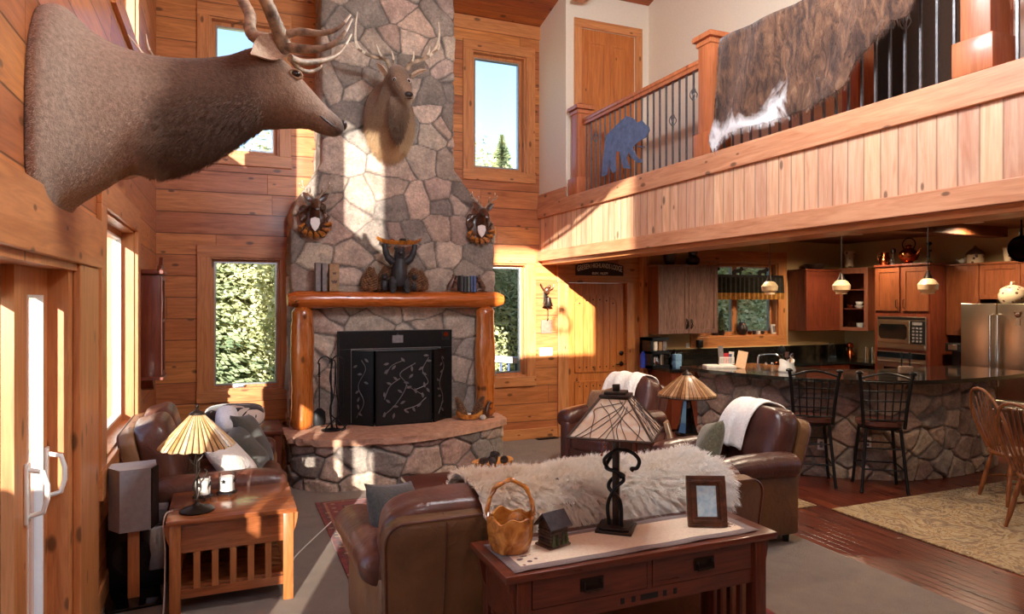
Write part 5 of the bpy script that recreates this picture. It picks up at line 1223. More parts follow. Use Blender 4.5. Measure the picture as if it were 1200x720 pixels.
# pyramid shade lamp
b = onZ(722, 622, TZ); l2 = thing('mission_lamp', 'tall table lamp with square leaded-glass pyramid shade and twisted vine stem on the sofa table', 'lamp', (b.x, b.y, RZ), R(-41))
MB().box(-.085, .085, -.085, .085, 0, .014, bev=.003).box(-.07, .07, -.07, .07, .014, .024, bev=.003).build('lamp_base', 'dark_bronze', l2)
m = MB(); m.box(-.016, .016, -.016, .016, .02, .46, bev=.003).build('lamp_post', 'dark_bronze', l2)
m = MB()
m.tube([Vector(p) for p in crom([(.03, -.02, .02), (.022, -.026, .14), (-.03, -.024, .20), (-.02, .03, .23), (.034, .01, .25), (.0, -.034, .28), (-.045, -.01, .29), (-.03, .03, .33), (.02, .028, .37), (.08, -.01, .365), (.11, -.02, .335), (.10, -.02, .30), (.075, -.02, .295), (.085, -.02, .285)], 8)], .009, 10)
m.tube([Vector(p) for p in crom([(-.03, -.015, .02), (-.035, -.022, .12), (.0, -.036, .20), (.036, .0, .235), (0, .034, .26), (-.034, 0, .28), (-.05, -.03, .33), (0, -.03, .375), (.05, -.01, .38)], 8)], .0085, 10)
m.build('vine_stem', 'black_metal', l2)
B_, T_, zb, zt = .19, .062, .455, .625
m = MB()
m.loft([[(sx*B_, sy*B_, zb) for sx, sy in ((-1, -1), (1, -1), (1, 1), (-1, 1))], [(sx*T_, sy*T_, zt) for sx, sy in ((-1, -1), (1, -1), (1, 1), (-1, 1))]], cap=False)
sh = m.build('lamp_shade', 'pyramid_shade', l2, smooth=False); md = sh.modifiers.new('thick', 'SOLIDIFY'); md.thickness = .004
m = MB()
def face_pt(f, a, t):   # face index, lateral -1..1, height 0..1
    w = B_+(T_-B_)*t; z = zb+(zt-zb)*t; p = Vector((a*w, -w-.002, z)); return Rm(90*f, 'Z') @ p
for f in range(4):
    m.tube([face_pt(f, -1, 0), face_pt(f, 1, 0)], .006, 6).tube([face_pt(f, -1, 0), face_pt(f, -1, 1)], .0055, 6)
    for ln in ([(-.86, 0), (-.3, .5), (.6, .85), (.9, 1)], [(-.72, 0), (-.1, .45), (.5, .8)], [(-.45, 0), (-.62, .5), (-.8, .7), (-.3, .8), (.6, .9)], [(-.28, 0), (.05, .35), (.62, .8)], [(-.1, 0), (.1, .3), (.7, .75)], [(.14, 0), (.05, .3), (-.15, .62), (-.7, .85)], [(.22, 0), (.22, .35), (.75, .8)], [(.42, 0), (.35, .5), (.95, .75)], [(.62, 0), (.9, .45), (.4, .95)], [(.85, 0), (.55, .35), (.1, .75), (-.4, 1)]):
        m.tube([face_pt(f, *p) for p in crom(ln, 5)], .0019, 5)
m.build('leading', 'leading', sh)
MB().box(-.07, .07, -.07, .07, zt-.006, zt+.012, bev=.004).box(-.05, .05, -.05, .05, zt+.012, zt+.026, bev=.004).box(-.016, .016, -.016, .016, zt+.026, zt+.056, bev=.003).build('shade_cap', 'dark_bronze', l2)
m = MB()
for dx in (-.06, -.045): m.tube([(dx, -.05, zb), (dx, -.05, zb-.10 if dx < -.05 else zb-.06)], .0015, 5).ell((dx, -.05, zb-.10 if dx < -.05 else zb-.06), .006, 8)
m.build('pull_chain', 'copper', l2)
# framed picture
def frame(b, rz, w, h, bw, mats, label, tilt=12, name='picture_frame', leg=True):
    t = thing(name, label, 'picture frame', b, rz); M = Rm(-tilt, 'X')
    m = MB()
    for k, (o_, d_) in enumerate(((0, .016), (bw*.42, .022), (bw*.72, .014))):
        i = bw*.42 if k == 0 else (bw*.72 if k == 1 else bw)
        m.box(-w/2+o_, w/2-o_, -d_, .006, o_, i, M, bev=.002).box(-w/2+o_, w/2-o_, -d_, .006, h-i, h-o_, M, bev=.002).box(-w/2+o_, -w/2+i, -d_, .006, i, h-i, M).box(w/2-i, w/2-o_, -d_, .006, i, h-i, M)
    m.build('frame', mats[0], t, smooth=False)
    MB().box(-w/2+bw, w/2-bw, -.010, .004, bw, h-bw, M).build('picture', mats[1], t, smooth=False)
    if leg: MB().bar(M @ Vector((0, .006, h*.65)), (0, h*.34, .004), .03, .004).build('easel_leg', 'black_cloth', t, smooth=False)
    return t
b = onZ(829, 619, TZ); frame((b.x, b.y, RZ), R(-24), .185, .235, .046, ('carved_brown', 'photo_blue'), 'dark moulded frame with a pale blue picture standing on the sofa table')
# ---- small drawer table between the recliners
st = thing('drawer_side_table', 'small brown drawer table between the two recliners', 'table', (3.90, 5.30, 0), 0)
MB().box(-.36, .36, -.27, .27, .53, .56, bev=.005).build('table_top', 'mission_x', st)
for x in (-.31, .31):
    for y in (-.22, .22): MB().box(x-.028, x+.028, y-.028, y+.028, 0, .529, bev=.003).build('leg', 'mission_z', st)
m = MB(); m.box(-.28, .28, -.235, -.215, .33, .529).box(-.28, .28, .215, .235, .33, .529).box(.30, .32, -.19, .19, .33, .529).box(-.31, -.30, -.19, .19, .33, .529); m.build('apron', 'mission_x', st, smooth=False)
dr = MB().box(-.325, -.31, -.18, .18, .35, .51, bev=.002).build('drawer', 'mission_x', st, smooth=False)
MB().box(-.332, -.325, -.03, .03, .405, .455, bev=.003).tube([(-.332, -.02, .445), (-.348, -.02, .425), (-.348, .02, .425), (-.332, .02, .445)], .005, 8).build('pull', 'dark_bronze', dr)
b = onZ(805, 510, .56); l3 = thing('ribbed_glass_lamp', 'table lamp with ribbed brown glass shade and tapered black base between the recliners', 'lamp', (b.x, b.y-.0, .561), 0)
MB().lathe([(.001, 0), (.115, 0), (.118, .012), (.098, .03), (.072, .12), (.05, .26), (.034, .34), (.04, .355), (.02, .37), (.012, .40)], 8).build('lamp_base', 'black_gloss', l3, smooth=False)
MB().lathe([(.272, .372), (.272, .395), (.22, .44), (.13, .515), (.05, .572), (.03, .578)], 44, cap=False).build('lamp_shade', 'ribbed_shade', l3)
m = MB(); m.tube([(.272*math.cos(a), .272*math.sin(a), .372) for a in np.linspace(0, 2*PI, 45)], .006, 6, cap=False); m.build('shade_rim', 'dark_bronze', l3)
MB().lathe([(.001, .570), (.052, .574), (.045, .588), (.02, .60), (.008, .625), (.011, .635), (.004, .655), (.001, .66)], 20).build('finial', 'dark_bronze', l3)
b = onZ(786, 514, .56); frame((3.70, 5.12, .561), R(46), .15, .20, .02, ('cover_tan', 'paper'), 'thin photo frame seen edge-on beside the ribbed glass lamp', 16)
# ================================================================ ANIMAL MOUNTS
def section_loft(m, secs, seg=28, sub=5, cap=True, egg=.0, ex=1.0):
    """secs: (centre, half_side, half_up, side_vec, up_vec); Catmull-Rom between sections"""
    A = [np.concatenate([np.array(s[0]), [s[1], s[2]], np.array(s[3]), np.array(s[4])]) for s in secs]
    C = crom(A, sub); rings = []; ex0 = ex
    for qi, q in enumerate(C):
        ex = ex0 if not isinstance(ex0, tuple) else ex0[0]+(ex0[1]-ex0[0])*min(1, qi/len(C)/.4)
        c, hs, hu, sd, up = Vector(q[:3]), q[3], q[4], Vector(q[5:8]), Vector(q[8:11])
        ring = []
        for k in range(seg):
            a = 2*PI*k/seg; ca, sa = math.cos(a), math.sin(a)
            ring.append(c+sd*(hs*math.copysign(abs(ca)**(ex if sa < 0 else max(ex, .85)), ca)*(1-egg*sa))+up*(hu*math.copysign(abs(sa)**(ex if sa < 0 else max(ex, .9)), sa)))
        rings.append(ring)
    m.loft(rings, cap); return m
EY = 3.45
elk = thing('elk_shoulder_mount', 'large elk shoulder mount with big antlers on the near plank wall, above the sliding door', 'animal mount', (XL, EY, 2.6))
O = Vector((XL, EY, 2.6))
def ep(u, v, dy=0): return onY(u, v, EY+dy)-O
def esec(tu, tv, bu, bv, hw, dy=0):
    a, b = ep(tu, tv), ep(bu, bv); c = (a+b)/2+Vector((0, dy, 0)); up = (a-b)/2
    return (c, hw, up.length, (0, 1, 0), tuple(up.normalized()))
secs = [(Vector((.0, 0, .06)), .37, .42, (0, 1, 0), (0, 0, 1)), (Vector((.035, 0, .06)), .385, .43, (0, 1, 0), (0, 0, 1)), esec(84, 17, 84, 236, .36), esec(112, 42, 112, 222, .30), esec(148, 60, 152, 201, .25), esec(190, 69, 192, 199, .21), esec(232, 70, 232, 190, .18), esec(268, 66, 268, 172, .155), esec(297, 57, 297, 155, .135),
        esec(318, 60, 320, 151, .118), esec(340, 79, 346, 150, .105), esec(360, 101, 363, 151, .082), esec(380, 123, 378, 157, .066), esec(394, 136, 391, 160, .058), esec(402, 143, 399, 158, .042), esec(404, 147, 402, 155, .02)]
fm = fur_mat('elk_hide', [(0.0, (176, 156, 138)), (.28, (170, 146, 126)), (.40, (100, 74, 56)), (.60, (88, 62, 46)), (.78, (134, 104, 82)), (.9, (146, 122, 104)), (.985, (84, 66, 54)), (1, (50, 40, 36))], 0, 0, 1.26, .16, 5)
fur_mat('elk_hair', [(0.0, (206, 188, 172)), (.27, (196, 172, 150)), (.37, (112, 82, 60)), (.60, (96, 68, 50)), (.78, (150, 118, 92)), (1, (160, 132, 108))], 0, 0, 1.26, .14, 6)
m = MB(); section_loft(m, secs, 40, 6, egg=.10, ex=(.46, .92))
body = m.build('hide', 'elk_hide', elk, ang=80)
vg = body.vertex_groups.new(name='len'); vd = body.vertex_groups.new(name='den')
for v in body.data.vertices:
    x, z = v.co.x, v.co.z
    mane = max(0, min(1, (x-.32)/.15))*max(0, min(1, (.92-x)/.12))*max(0, min(1, (.22-z)/.2))
    wgt = .26+.74*mane
    if x > .86: wgt = .12
    if x > 1.1: wgt = .08
    vg.add([v.index], wgt, 'REPLACE'); vd.add([v.index], 0.0 if (x < .01 or x > 1.17) else 1.0, 'REPLACE')
hair(body, 18000, .10, 'elk_hair', align=(-.012, 0, -.010), normal=.006, rand=.5, root=.0024, tip=.0006, vg='den', vgl='len', child=4, clump=.3)
# muzzle, nostril, mouth, eye
MB().ell(tuple(ep(401.5, 147, 0)), (.022, .042, .026), 16).build('nose', 'nose_dark', elk)
for s in (-1, 1): MB().tube([ep(399, 153, 0)+Vector((.0, s*.035, 0)), ep(390, 152)+Vector((0, s*.055, 0)), ep(378, 144)+Vector((0, s*.067, 0)), ep(373, 140)+Vector((0, s*.068, 0))], .0045, 6).build('mouth_line', 'nose_dark', elk)
for s in (-1, 1):
    e = ep(345, 93)+Vector((0, s*.085, 0))
    MB().ell(tuple(e), (.021, .016, .016), 16, None).build('eye', 'eye_black', elk)
    MB().tube([Vector(e)+Vector((math.cos(a)*.027, s*.004, math.sin(a)*.019-.002+.006*math.cos(a)*-1)) for a in np.linspace(0, 2*PI, 17)], .006, 8, cap=False).build('eye_ring', 'cover_tan', elk)
def ear(M, L, W, mat, parent, inner='fur_cream'):
    rings = []
    for k in range(11):
        t = k/10; w = W*math.sin(PI*min(1, t*.78+.20))**.8*(1-t**6)+.004; d = w*.55
        ring = [(w*math.cos(a), (d*math.sin(a) if math.sin(a) < 0 else -d*.62*math.sin(a))+.0, L*t) for a in np.linspace(0, 2*PI, 19)[:-1]]
        ring = [(x, y+(.006 if i < 9 else 0), z) for i, (x, y, z) in enumerate(ring)]
        rings.append(ring)
    return MB().loft(rings, M=M).build('ear', mat, parent, ang=70)
fur_mat('ear_fur', [(0, (128, 100, 80)), (.5, (168, 138, 112)), (1, (206, 182, 154))], 2, -.2, .4, .8, 9)
for s, tgt in ((-1, (292, 77)), (1, (306, 44))):
    base = ep(331, 56)+Vector((0, s*.07, 0)); tip = ep(*tgt)+Vector((0, s*.16, 0)); d = tip-base
    q = d.to_track_quat('Z', 'Y'); Mx = Matrix.Translation(base) @ q.to_matrix().to_4x4() @ Rm(-70 if s < 0 else 70, 'Z')
    ear(Mx, d.length, .062, 'ear_fur', elk)
def antler(name, parent, beams, tip_from=.84):
    m = MB(); mt = MB()
    for pts, r0, r1 in beams:
        C = [Vector(p) for p in crom(pts, 7)]; n = len(C); k = int(n*tip_from)
        rs = [r0+(r1-r0)*(i/(n-1))**1.4 for i in range(n)]
        rs = [r*(1+.035*math.sin(i*2.1)) for i, r in enumerate(rs)]
        if r1 < r0*.5: m.tube(C[:k+1], rs[:k+1], 10); mt.tube(C[k:], rs[k:], 10)
        else: m.tube(C, rs, 12)
    o = m.build(name, 'antler', parent, ang=60)
    if len(mt.bm.verts): mt.build('antler_tip', 'antler_tip', o, ang=60)
    return o
def A(*p): return [tuple(ep(u, v, dy)) for u, v, dy in p]
antler('antler', elk, [(A((336, 62, -.06), (330, 45, -.09), (322, 25, -.14), (312, 2, -.20), (296, -30, -.26), (270, -75, -.32)), .034, .024),
    (A((331, 42, -.09), (352, 37, -.13), (378, 39, -.17), (398, 32, -.20), (411, 17, -.21)), .019, .004),
    (A((334, 55, -.08), (352, 57, -.12), (376, 57, -.17), (398, 46, -.2), (413, 22, -.21)), .024, .004)])
antler('antler', elk, [(A((334, 60, .06), (318, 48, .13), (300, 44, .2), (293, 34, .24), (293, 18, .28), (285, 2, .33), (268, -30, .38)), .033, .026),
    (A((340, 68, .06), (356, 73, .12), (382, 70, .18), (400, 60, .22), (412, 40, .23)), .019, .004),
    (A((342, 70, .07), (350, 80, .13), (362, 84, .17), (374, 80, .19), (377, 76, .19)), .015, .004)])
# second mount, mostly hidden behind the elk
e2 = thing('deer_shoulder_mount', 'pale deer mount with curved antlers partly hidden behind the big elk on the plank wall', 'animal mount', (XL, 5.45, 2.95))
m = MB(); section_loft(m, [((0, 0, 0), .2, .27, (0, 1, 0), (0, 0, 1)), ((.15, 0, .02), .17, .24, (0, 1, 0), (0, 0, 1)), ((.30, 0, .12), .12, .16, (0, 1, 0), (-.3, 0, 1)), ((.40, 0, .24), .09, .11, (0, 1, 0), (-.3, 0, .95)), ((.50, 0, .28), .075, .09, (0, 1, 0), (.1, 0, 1)), ((.62, 0, .22), .05, .055, (0, 1, 0), (.2, 0, 1)), ((.68, 0, .19), .028, .03, (0, 1, 0), (.2, 0, 1))], 24)
fur_mat('pale_hide', [(0, (206, 176, 146)), (.5, (176, 142, 112)), (1, (150, 116, 90))], 0, 0, .7, .3, 6)
m.build('hide', 'pale_hide', e2, ang=80)
antler('antler', e2, [([(.46, -.05, .36), (.36, -.16, .44), (.22, -.26, .52), (.10, -.3, .66)], .018, .004), ([(.30, -.2, .48), (.22, -.22, .60), (.20, -.24, .70)], .012, .003)], .5)
antler('antler', e2, [([(.46, .05, .36), (.36, .16, .44), (.22, .26, .54), (.12, .3, .68)], .018, .004), ([(.30, .2, .48), (.24, .22, .62), (.24, .24, .72)], .012, .003)], .5)
for s in (-1, 1):
    MB().ell((.5, s*.07, .31), .017, 12).build('eye', 'eye_black', e2)
    ear(Tm(.42, s*.07, .34) @ Rm(-s*60, 'X') @ Rm(-30, 'Y'), .15, .04, 'ear_fur', e2)
MB().ell((.685, 0, .19), (.016, .024, .022), 12).build('nose', 'nose_dark', e2)
# ---- elk mount on the chimney
CY = 7.57; ce = thing('bull_elk_mount', 'elk head mount with white-tipped antlers hanging on the stone chimney', 'animal mount', (1.70, CY, 3.9)); O2 = Vector((1.70, CY, 3.9))
def cp(u, v, Y): return onY(u, v, Y)-O2
def csec(u, v, Y, hw, hh, side=(1, 0, 0), up=(0, 0, 1)): return (cp(u, v, Y), hw, hh, side, up)
fur_mat('chimney_elk_hide', [(0, (214, 184, 140)), (.22, (190, 158, 120)), (.5, (150, 122, 98)), (.72, (122, 98, 78)), (.86, (182, 156, 130)), (1, (150, 124, 102))], 2, -.5, .62, .2, 6)
sd = (.95, .3, 0); u0 = (0, 0, 1)
m = MB(); section_loft(m, [csec(456, 141, 7.585, .27, .42), csec(456, 141, 7.5, .275, .43), csec(459, 139, 7.36, .245, .38, up=(0, .12, 1)), csec(461, 127, 7.2, .18, .27, up=(0, .5, .86)), csec(462, 110, 7.1, .135, .16, up=(0, .7, .7)), csec(464, 95, 7.03, .115, .125, up=(0, .4, .9)), csec(467, 88, 6.95, .115, .105, sd, (0, -.1, .99)), csec(470, 93, 6.86, .105, .088, sd, (0, -.45, .88)), csec(474, 101, 6.80, .076, .068, sd, (0, -.6, .8)), csec(477, 108, 6.76, .060, .056, sd, (0, -.7, .7)), csec(478.5, 112.5, 6.73, .05, .045, sd, (0, -.7, .7)), csec(479, 115, 6.72, .025, .025, sd, (0, -.7, .7))], 28, 5)
cb = m.build('hide', 'chimney_elk_hide', ce, ang=80)
fur_mat('mane_hair', [(0, (126, 100, 78)), (.5, (138, 110, 86)), (1, (150, 122, 98))], 2, -.4, .3, .4, 8)
m = MB(); section_loft(m, [csec(466, 114, 6.97, .08, .05, up=(0, .9, .3)), csec(467, 126, 6.93, .10, .07, up=(0, 1, 0)), csec(466, 142, 6.97, .09, .07, up=(0, 1, 0)), csec(466, 158, 7.05, .055, .05, up=(0, 1, 0)), csec(466, 166, 7.1, .012, .012, up=(0, 1, 0))], 16, 4)
mn = m.build('mane', 'mane_hair', ce, ang=80)
hair(mn, 900, .10, 'mane_hair', align=(0, -.002, -.014), normal=.006, rand=.4, root=.003, tip=.0008, child=3, clump=.4, seed=4)
hair(cb, 7000, .045, 'chimney_elk_hide', align=(0, .0, -.012), normal=.006, rand=.4, root=.0018, tip=.0005, child=2)
MB().ell(tuple(cp(479, 110.5, 6.705)), (.045, .03, .03), 14).build('nose', 'nose_dark', ce)
for (u, v, Y) in ((462.2, 93.5, 6.795), (478.8, 95, 6.785)):
    MB().ell(tuple(cp(u, v, Y)), (.018, .018, .018), 14).build('eye', 'eye_black', ce); MB().ell(tuple(cp(u+(.4 if u < 470 else -.4), v, Y+.010)), (.026, .024, .024), 14).build('eye_ring', 'shield_white', ce)
m = MB(); a, b = cp(474.5, 115.5, 6.74), cp(483, 115.5, 6.73); m.tube([a, (a+b)/2+Vector((0, -.03, -.008)), b], .006, 8); m.build('mouth_line', 'nose_dark', ce)
for (b0, t0, ang) in (((453, 89, 6.98), (441, 73, 6.99), 10), ((482, 90, 6.98), (500, 81, 6.99), -10)):
    base = cp(*b0); d = cp(*t0)-base; Mx = Matrix.Translation(base) @ d.to_track_quat('Z', 'Y').to_matrix().to_4x4() @ Rm(ang+180, 'Z')
    ear(Mx, d.length, .055, 'ear_fur', ce)
def B(*p): return [tuple(cp(u, v, Y)) for u, v, Y in p]
antler('antler', ce, [(B((458, 82, 6.98), (452, 70, 6.95), (438, 67, 6.92), (424, 60, 6.9), (417, 48, 6.92), (417, 30, 6.98), (419, 14, 7.02)), .024, .005), (B((452, 70, 6.95), (446, 64, 6.85), (441, 52, 6.78)), .016, .004), (B((460, 80, 6.97), (461, 68, 6.88), (459, 60, 6.84)), .014, .004), (B((424, 60, 6.9), (418, 56, 6.82), (416, 48, 6.78)), .013, .004)], .45)
antler('antler', ce, [(B((477, 82, 6.98), (482, 74, 6.95), (494, 70, 6.92), (506, 63, 6.9), (513, 51, 6.92), (515, 38, 6.98), (514, 26, 7.02)), .024, .005), (B((494, 70, 6.92), (502, 63, 6.86), (504, 54, 6.82)), .016, .004), (B((478, 80, 6.97), (484, 70, 6.88), (485, 60, 6.84)), .014, .004), (B((506, 63, 6.9), (514, 57, 6.84), (515, 48, 6.8)), .013, .004)], .45)
# ---- carved deer plaques
def plaque(u, v, label, group):
    c = onY(u, v, 7.565); t = thing('carved_deer_plaque', label, 'wall plaque', c, 0, group)
    rg = random.Random(3)
    m = MB()
    for k in range(13):
        a = R(-75+k*330/12)+PI/2+PI/12; rr = .15+.02*math.sin(k*2.1)
        m.ell((math.cos(a)*rr*.85, -.02, math.sin(a)*rr-.05), (.05, .028, .05), 10, None) if k % 3 else None
        m.tube([(math.cos(a)*rr*.8, -.04, math.sin(a)*rr-.05), (math.cos(a+.3)*rr*1.05, -.05, math.sin(a+.3)*rr*1.05-.05), (math.cos(a+.5)*rr*.95, -.05, math.sin(a+.5)*rr*.9-.05)], [.02, .016, .008], 8)
    m.build('leaf_wreath', 'carved_brown', t)
    m = MB()
    for k in range(7):
        a = R(200+k*23); m.tube([(math.cos(a)*.11, -.05, math.sin(a)*.13-.05), (math.cos(a+.15)*.17, -.07, math.sin(a+.15)*.18-.05), (math.cos(a+.3)*.19, -.04, math.sin(a+.3)*.20-.05)], [.012, .03, .008], 8)
    m.build('gilded_leaf', 'carved_gold', t)
    m = MB(); m.ell((0, -.01, -.05), (.12, .03, .15), 18); m.build('back_board', 'carved_brown', t)
    m = MB(); section_loft(m, [((0, -.02, -.02), .055, .08, (1, 0, 0), (0, 0, 1)), ((0, -.09, .03), .05, .06, (1, 0, 0), (0, -.3, .95)), ((0, -.14, .10), .05, .055, (1, 0, 0), (0, -.1, 1)), ((0, -.18, .11), .05, .05, (1, 0, 0), (0, 0, 1)), ((0, -.25, .07), .032, .034, (1, 0, 0), (0, 0, 1)), ((0, -.29, .045), .02, .02, (1, 0, 0), (0, 0, 1))], 16, 4)
    m.build('deer_head', 'carved_brown', t, ang=70)
    for s in (-1, 1):
        ear(Tm(s*.03, -.15, .14) @ Rm(s*52, 'Y') @ Rm(180, 'Z'), .13, .036, 'carved_brown', t)
        antler('antler', t, [([(s*.02, -.15, .15), (s*.05, -.15, .2), (s*.10, -.16, .24), (s*.135, -.17, .30), (s*.14, -.17, .345)], .011, .004), ([(s*.06, -.15, .21), (s*.06, -.18, .25), (s*.07, -.19, .29)], .008, .003), ([(s*.115, -.165, .26), (s*.16, -.17, .28), (s*.165, -.18, .31)], .008, .003)], .85)
        MB().ell((s*.038, -.185, .118), .008, 8).build('eye', 'eye_black', t)
    sh = [(-.045, .05), (0, .065), (.045, .05), (.05, 0), (.03, -.05), (0, -.085), (-.03, -.05), (-.05, 0)]
    MB().prism(sh, 0, .02, Tm(0, -.085, -.09) @ Rm(90, 'X')).build('shield', 'shield_white', t)
    return t
plaque(368, 253, 'carved wooden deer head plaque with white shield near the sunlit chimney corner', 'carved deer plaques')
plaque(561, 262, 'carved wooden deer head plaque with pale shield above the bookends', 'carved deer plaques')
# ================================================================ LOFT RAILING AND WHAT HANGS ON IT
RX = 3.96; RB = 3.12
def newel(y, label, base=True):
    t = thing('newel_post', label, 'railing post', (RX, y, RB), 0, 'loft newel posts')
    MB().box(-.085, .085, -.085, .085, 0, 1.02, bev=.006).build('post_shaft', 'post_z', t)
    if base: MB().box(-.115, .115, -.115, .115, 0, .20, bev=.006).build('post_base', 'post_z', t)
    m = MB(); m.box(-.10, .10, -.10, .10, .97, 1.01, bev=.005).box(-.125, .125, -.125, .125, 1.02, 1.05, bev=.004)
    m.loft([[(sx*.12, sy*.12, 1.05) for sx, sy in ((-1, -1), (1, -1), (1, 1), (-1, 1))], [(sx*.12, sy*.12, 1.065) for sx, sy in ((-1, -1), (1, -1), (1, 1), (-1, 1))], [(sx*.01, sy*.01, 1.12) for sx, sy in ((-1, -1), (1, -1), (1, 1), (-1, 1))]])
    m.build('post_cap', 'post_z', t, smooth=False)
newel(7.30, 'half-hidden wooden newel post where the loft railing meets the white wall'); newel(4.88, 'capped wooden newel post between the metal bear and the cowhide'); newel(2.53, 'thick wooden newel post with a wide base block beyond the cowhide')
def railing(y0, y1, n, label, knots):
    t = thing('loft_railing', label, 'railing', (RX, y0, RB), 0, 'loft railing bays'); L = y1-y0
    MB().box(-.04, .04, 0, L, .86, .90, bev=.008).box(-.028, .028, 0, L, .825, .86).build('handrail', 'post_z', t)
    for k in range(n):
        y = L*(k+.5)/n; m = MB(); m.box(-.0075, .0075, y-.0075, y+.0075, 0, .826)
        if k in knots:
            z = knots[k]
            for q in range(4):
                a = q*PI/2; m.tube([(math.cos(a+tt*2.2)*.034*math.sin(PI*tt), y+math.sin(a+tt*2.2)*.034*math.sin(PI*tt), z+(tt-.5)*.13) for tt in np.linspace(0, 1, 9)], .005, 5)
        m.build('baluster', 'iron_rail', t, smooth=False)
    return t
railing(4.98, 7.20, 21, 'loft railing bay with thin iron balusters carrying the metal bear', {1: .62, 4: .46, 18: .62, 14: .46, 11: .3})
railing(2.65, 4.77, 20, 'loft railing bay mostly covered by the cowhide', {3: .5, 8: .5})
railing(.0, 2.41, 22, 'loft railing bay past the thick newel post with the wide base', {})
# metal bear silhouette
px = [(706, 190), (708, 172), (711, 158), (719, 150), (728, 141), (734, 136), (741, 138), (747, 144), (752, 141), (756, 146), (760, 148), (761, 153), (757, 161), (751, 164), (746, 168), (741, 173), (744, 181), (749, 187), (752, 186), (753, 190), (747, 191), (741, 186), (736, 178), (734, 186), (737, 195), (738, 198), (730, 197), (728, 188), (726, 178), (722, 177), (721, 186), (722, 200), (718, 203), (715, 198), (715, 186), (713, 192), (711, 205), (705, 207)]
bo = MB(); pts = [onX(u, v, 3.84) for u, v in px]; org = Vector((3.84, pts[0].y, RB+.02))
bo.prism([(p.y-org.y, p.z-org.z) for p in pts], 0, .008, Matrix(((0, 0, 1, 0), (1, 0, 0, 0), (0, 1, 0, 0), (0, 0, 0, 1))))
for p in (pts[5], pts[14]): bo.tube([(0.004, p.y-org.y, p.z-org.z-.03), (.10, p.y-org.y, p.z-org.z-.03)], .006, 6)
o = bo.build('metal_bear', 'skylit_metal', smooth=False); o.location = org; tag(o, 'blue metal bear silhouette hanging on the loft balusters', 'wall art')
# cowhide over the railing
px = [(843, 46), (860, 38), (880, 30), (905, 18), (930, 5), (955, -9), (985, -24), (1020, -40), (1052, -48), (1068, -25), (1073, 0), (1071, 12), (1064, 20), (1050, 24), (1036, 24), (1030, 34), (1029, 46), (1020, 58), (1007, 71), (1000, 88), (993, 101), (985, 107), (976, 101), (966, 92), (957, 90), (953, 103), (950, 119), (941, 128), (925, 135), (905, 141), (890, 144), (875, 149), (858, 156), (846, 162), (842, 170), (836, 176), (832, 168), (833, 158), (839, 138), (841, 110), (844, 75)]
HX = 3.835; org = Vector((HX, 3.6, RB))
pts = [onX(u, v, HX)-org for u, v in px]
m = MB(); b = m.bm
vs_ = [b.verts.new((0, p.y, p.z)) for p in pts]; f = b.faces.new(vs_)
bmesh.ops.triangulate(b, faces=[f], ngon_method='BEAUTY')
for _ in range(4):
    long = [e for e in b.edges if e.calc_length() > .06]
    if not long: break
    bmesh.ops.subdivide_edges(b, edges=long, cuts=1); bmesh.ops.triangulate(b, faces=b.faces[:])
for v in b.verts:
    y, z = v.co.y, v.co.z
    v.co.x += .018*math.sin(y*5.1+z*2)+.010*math.sin(y*13+z*6)-.012; 
hm = NT('cowhide'); oc = hm.coord(); s_ = hm.sep(oc); nz = hm.noise(oc, 2.6, 4, .6, .8); st_ = hm.noise(hm.comb(hm.math('MULTIPLY', s_[0], 3.0), hm.math('MULTIPLY', s_[1], 9.0), hm.math('MULTIPLY', s_[2], 3.5)), 1.6, 5, .65, 1.0)
c = hm.ramp(st_, [(.25, (26, 18, 16)), (.42, (70, 46, 34)), (.6, (110, 76, 54)), (.78, (146, 112, 84))])
edge = hm.math('ADD', hm.math('ADD', s_[2], hm.math('MULTIPLY', hm.math('SUBTRACT', s_[1], .2), .30)), hm.math('MULTIPLY', hm.math('SUBTRACT', nz, .5), .75))
n3 = hm.noise(oc, 14, 3, .6)
w1 = hm.math('MULTIPLY', hm.math('ADD', hm.math('SUBTRACT', .46, edge), hm.math('MULTIPLY', hm.math('SUBTRACT', n3, .5), .15)), 7.0, clamp=True)
w2 = hm.math('MULTIPLY', hm.math('ADD', hm.math('SUBTRACT', s_[1], .30), hm.math('MULTIPLY', hm.math('SUBTRACT', nz, .5), 1.2)), 7.0, clamp=True)
wht = hm.math('MULTIPLY', w1, w2)
c = hm.mix(wht, c, (232, 228, 226)); hm.bsdf(c, .75, 0, hm.bump(hm.noise(oc, 90, 2, .6), .4, .01), sheen=.3, spec=.2)
ch_ = m.build('cowhide', 'cowhide', ang=80); ch_.location = org; tag(ch_, 'brindle brown and white cowhide hung over the loft railing', 'cowhide')
if ch_.data.polygons[0].normal.x > 0: ch_.data.flip_normals()
md = ch_.modifiers.new('thick', 'SOLIDIFY'); md.thickness = .006; md.offset = -1
hair(ch_, 5000, .022, 'cowhide', align=(0, 0, -.011), normal=.004, rand=.4, root=.0018, tip=.0006, child=4)
# strip of the hide over the handrail and behind it
m = MB(); top = [onX(u, v, HX)-org for u, v in px[:9]]
rows = []
for i in range(33):
    k = i/32*(len(top)-1); a = int(k); bb = min(a+1, len(top)-1); p = top[a].lerp(top[bb], k-a); z = min(p.z, .935)
    rows.append([m.bm.verts.new((x, p.y, zz)) for x, zz in ((.0, z-.02), (.03, .915), (.12, .912), (.18, .90), (.185, .70))])
for a, bb in zip(rows, rows[1:]):
    for k in range(4): m.bm.faces.new((a[k], a[k+1], bb[k+1], bb[k]))
m.build('hide_fold', 'cowhide', ch_, ang=80)
# ================================================================ BACK WALL SMALL THINGS
def wallthing(u, v, Y=YB): 
    p = onY(u, v, Y); return p
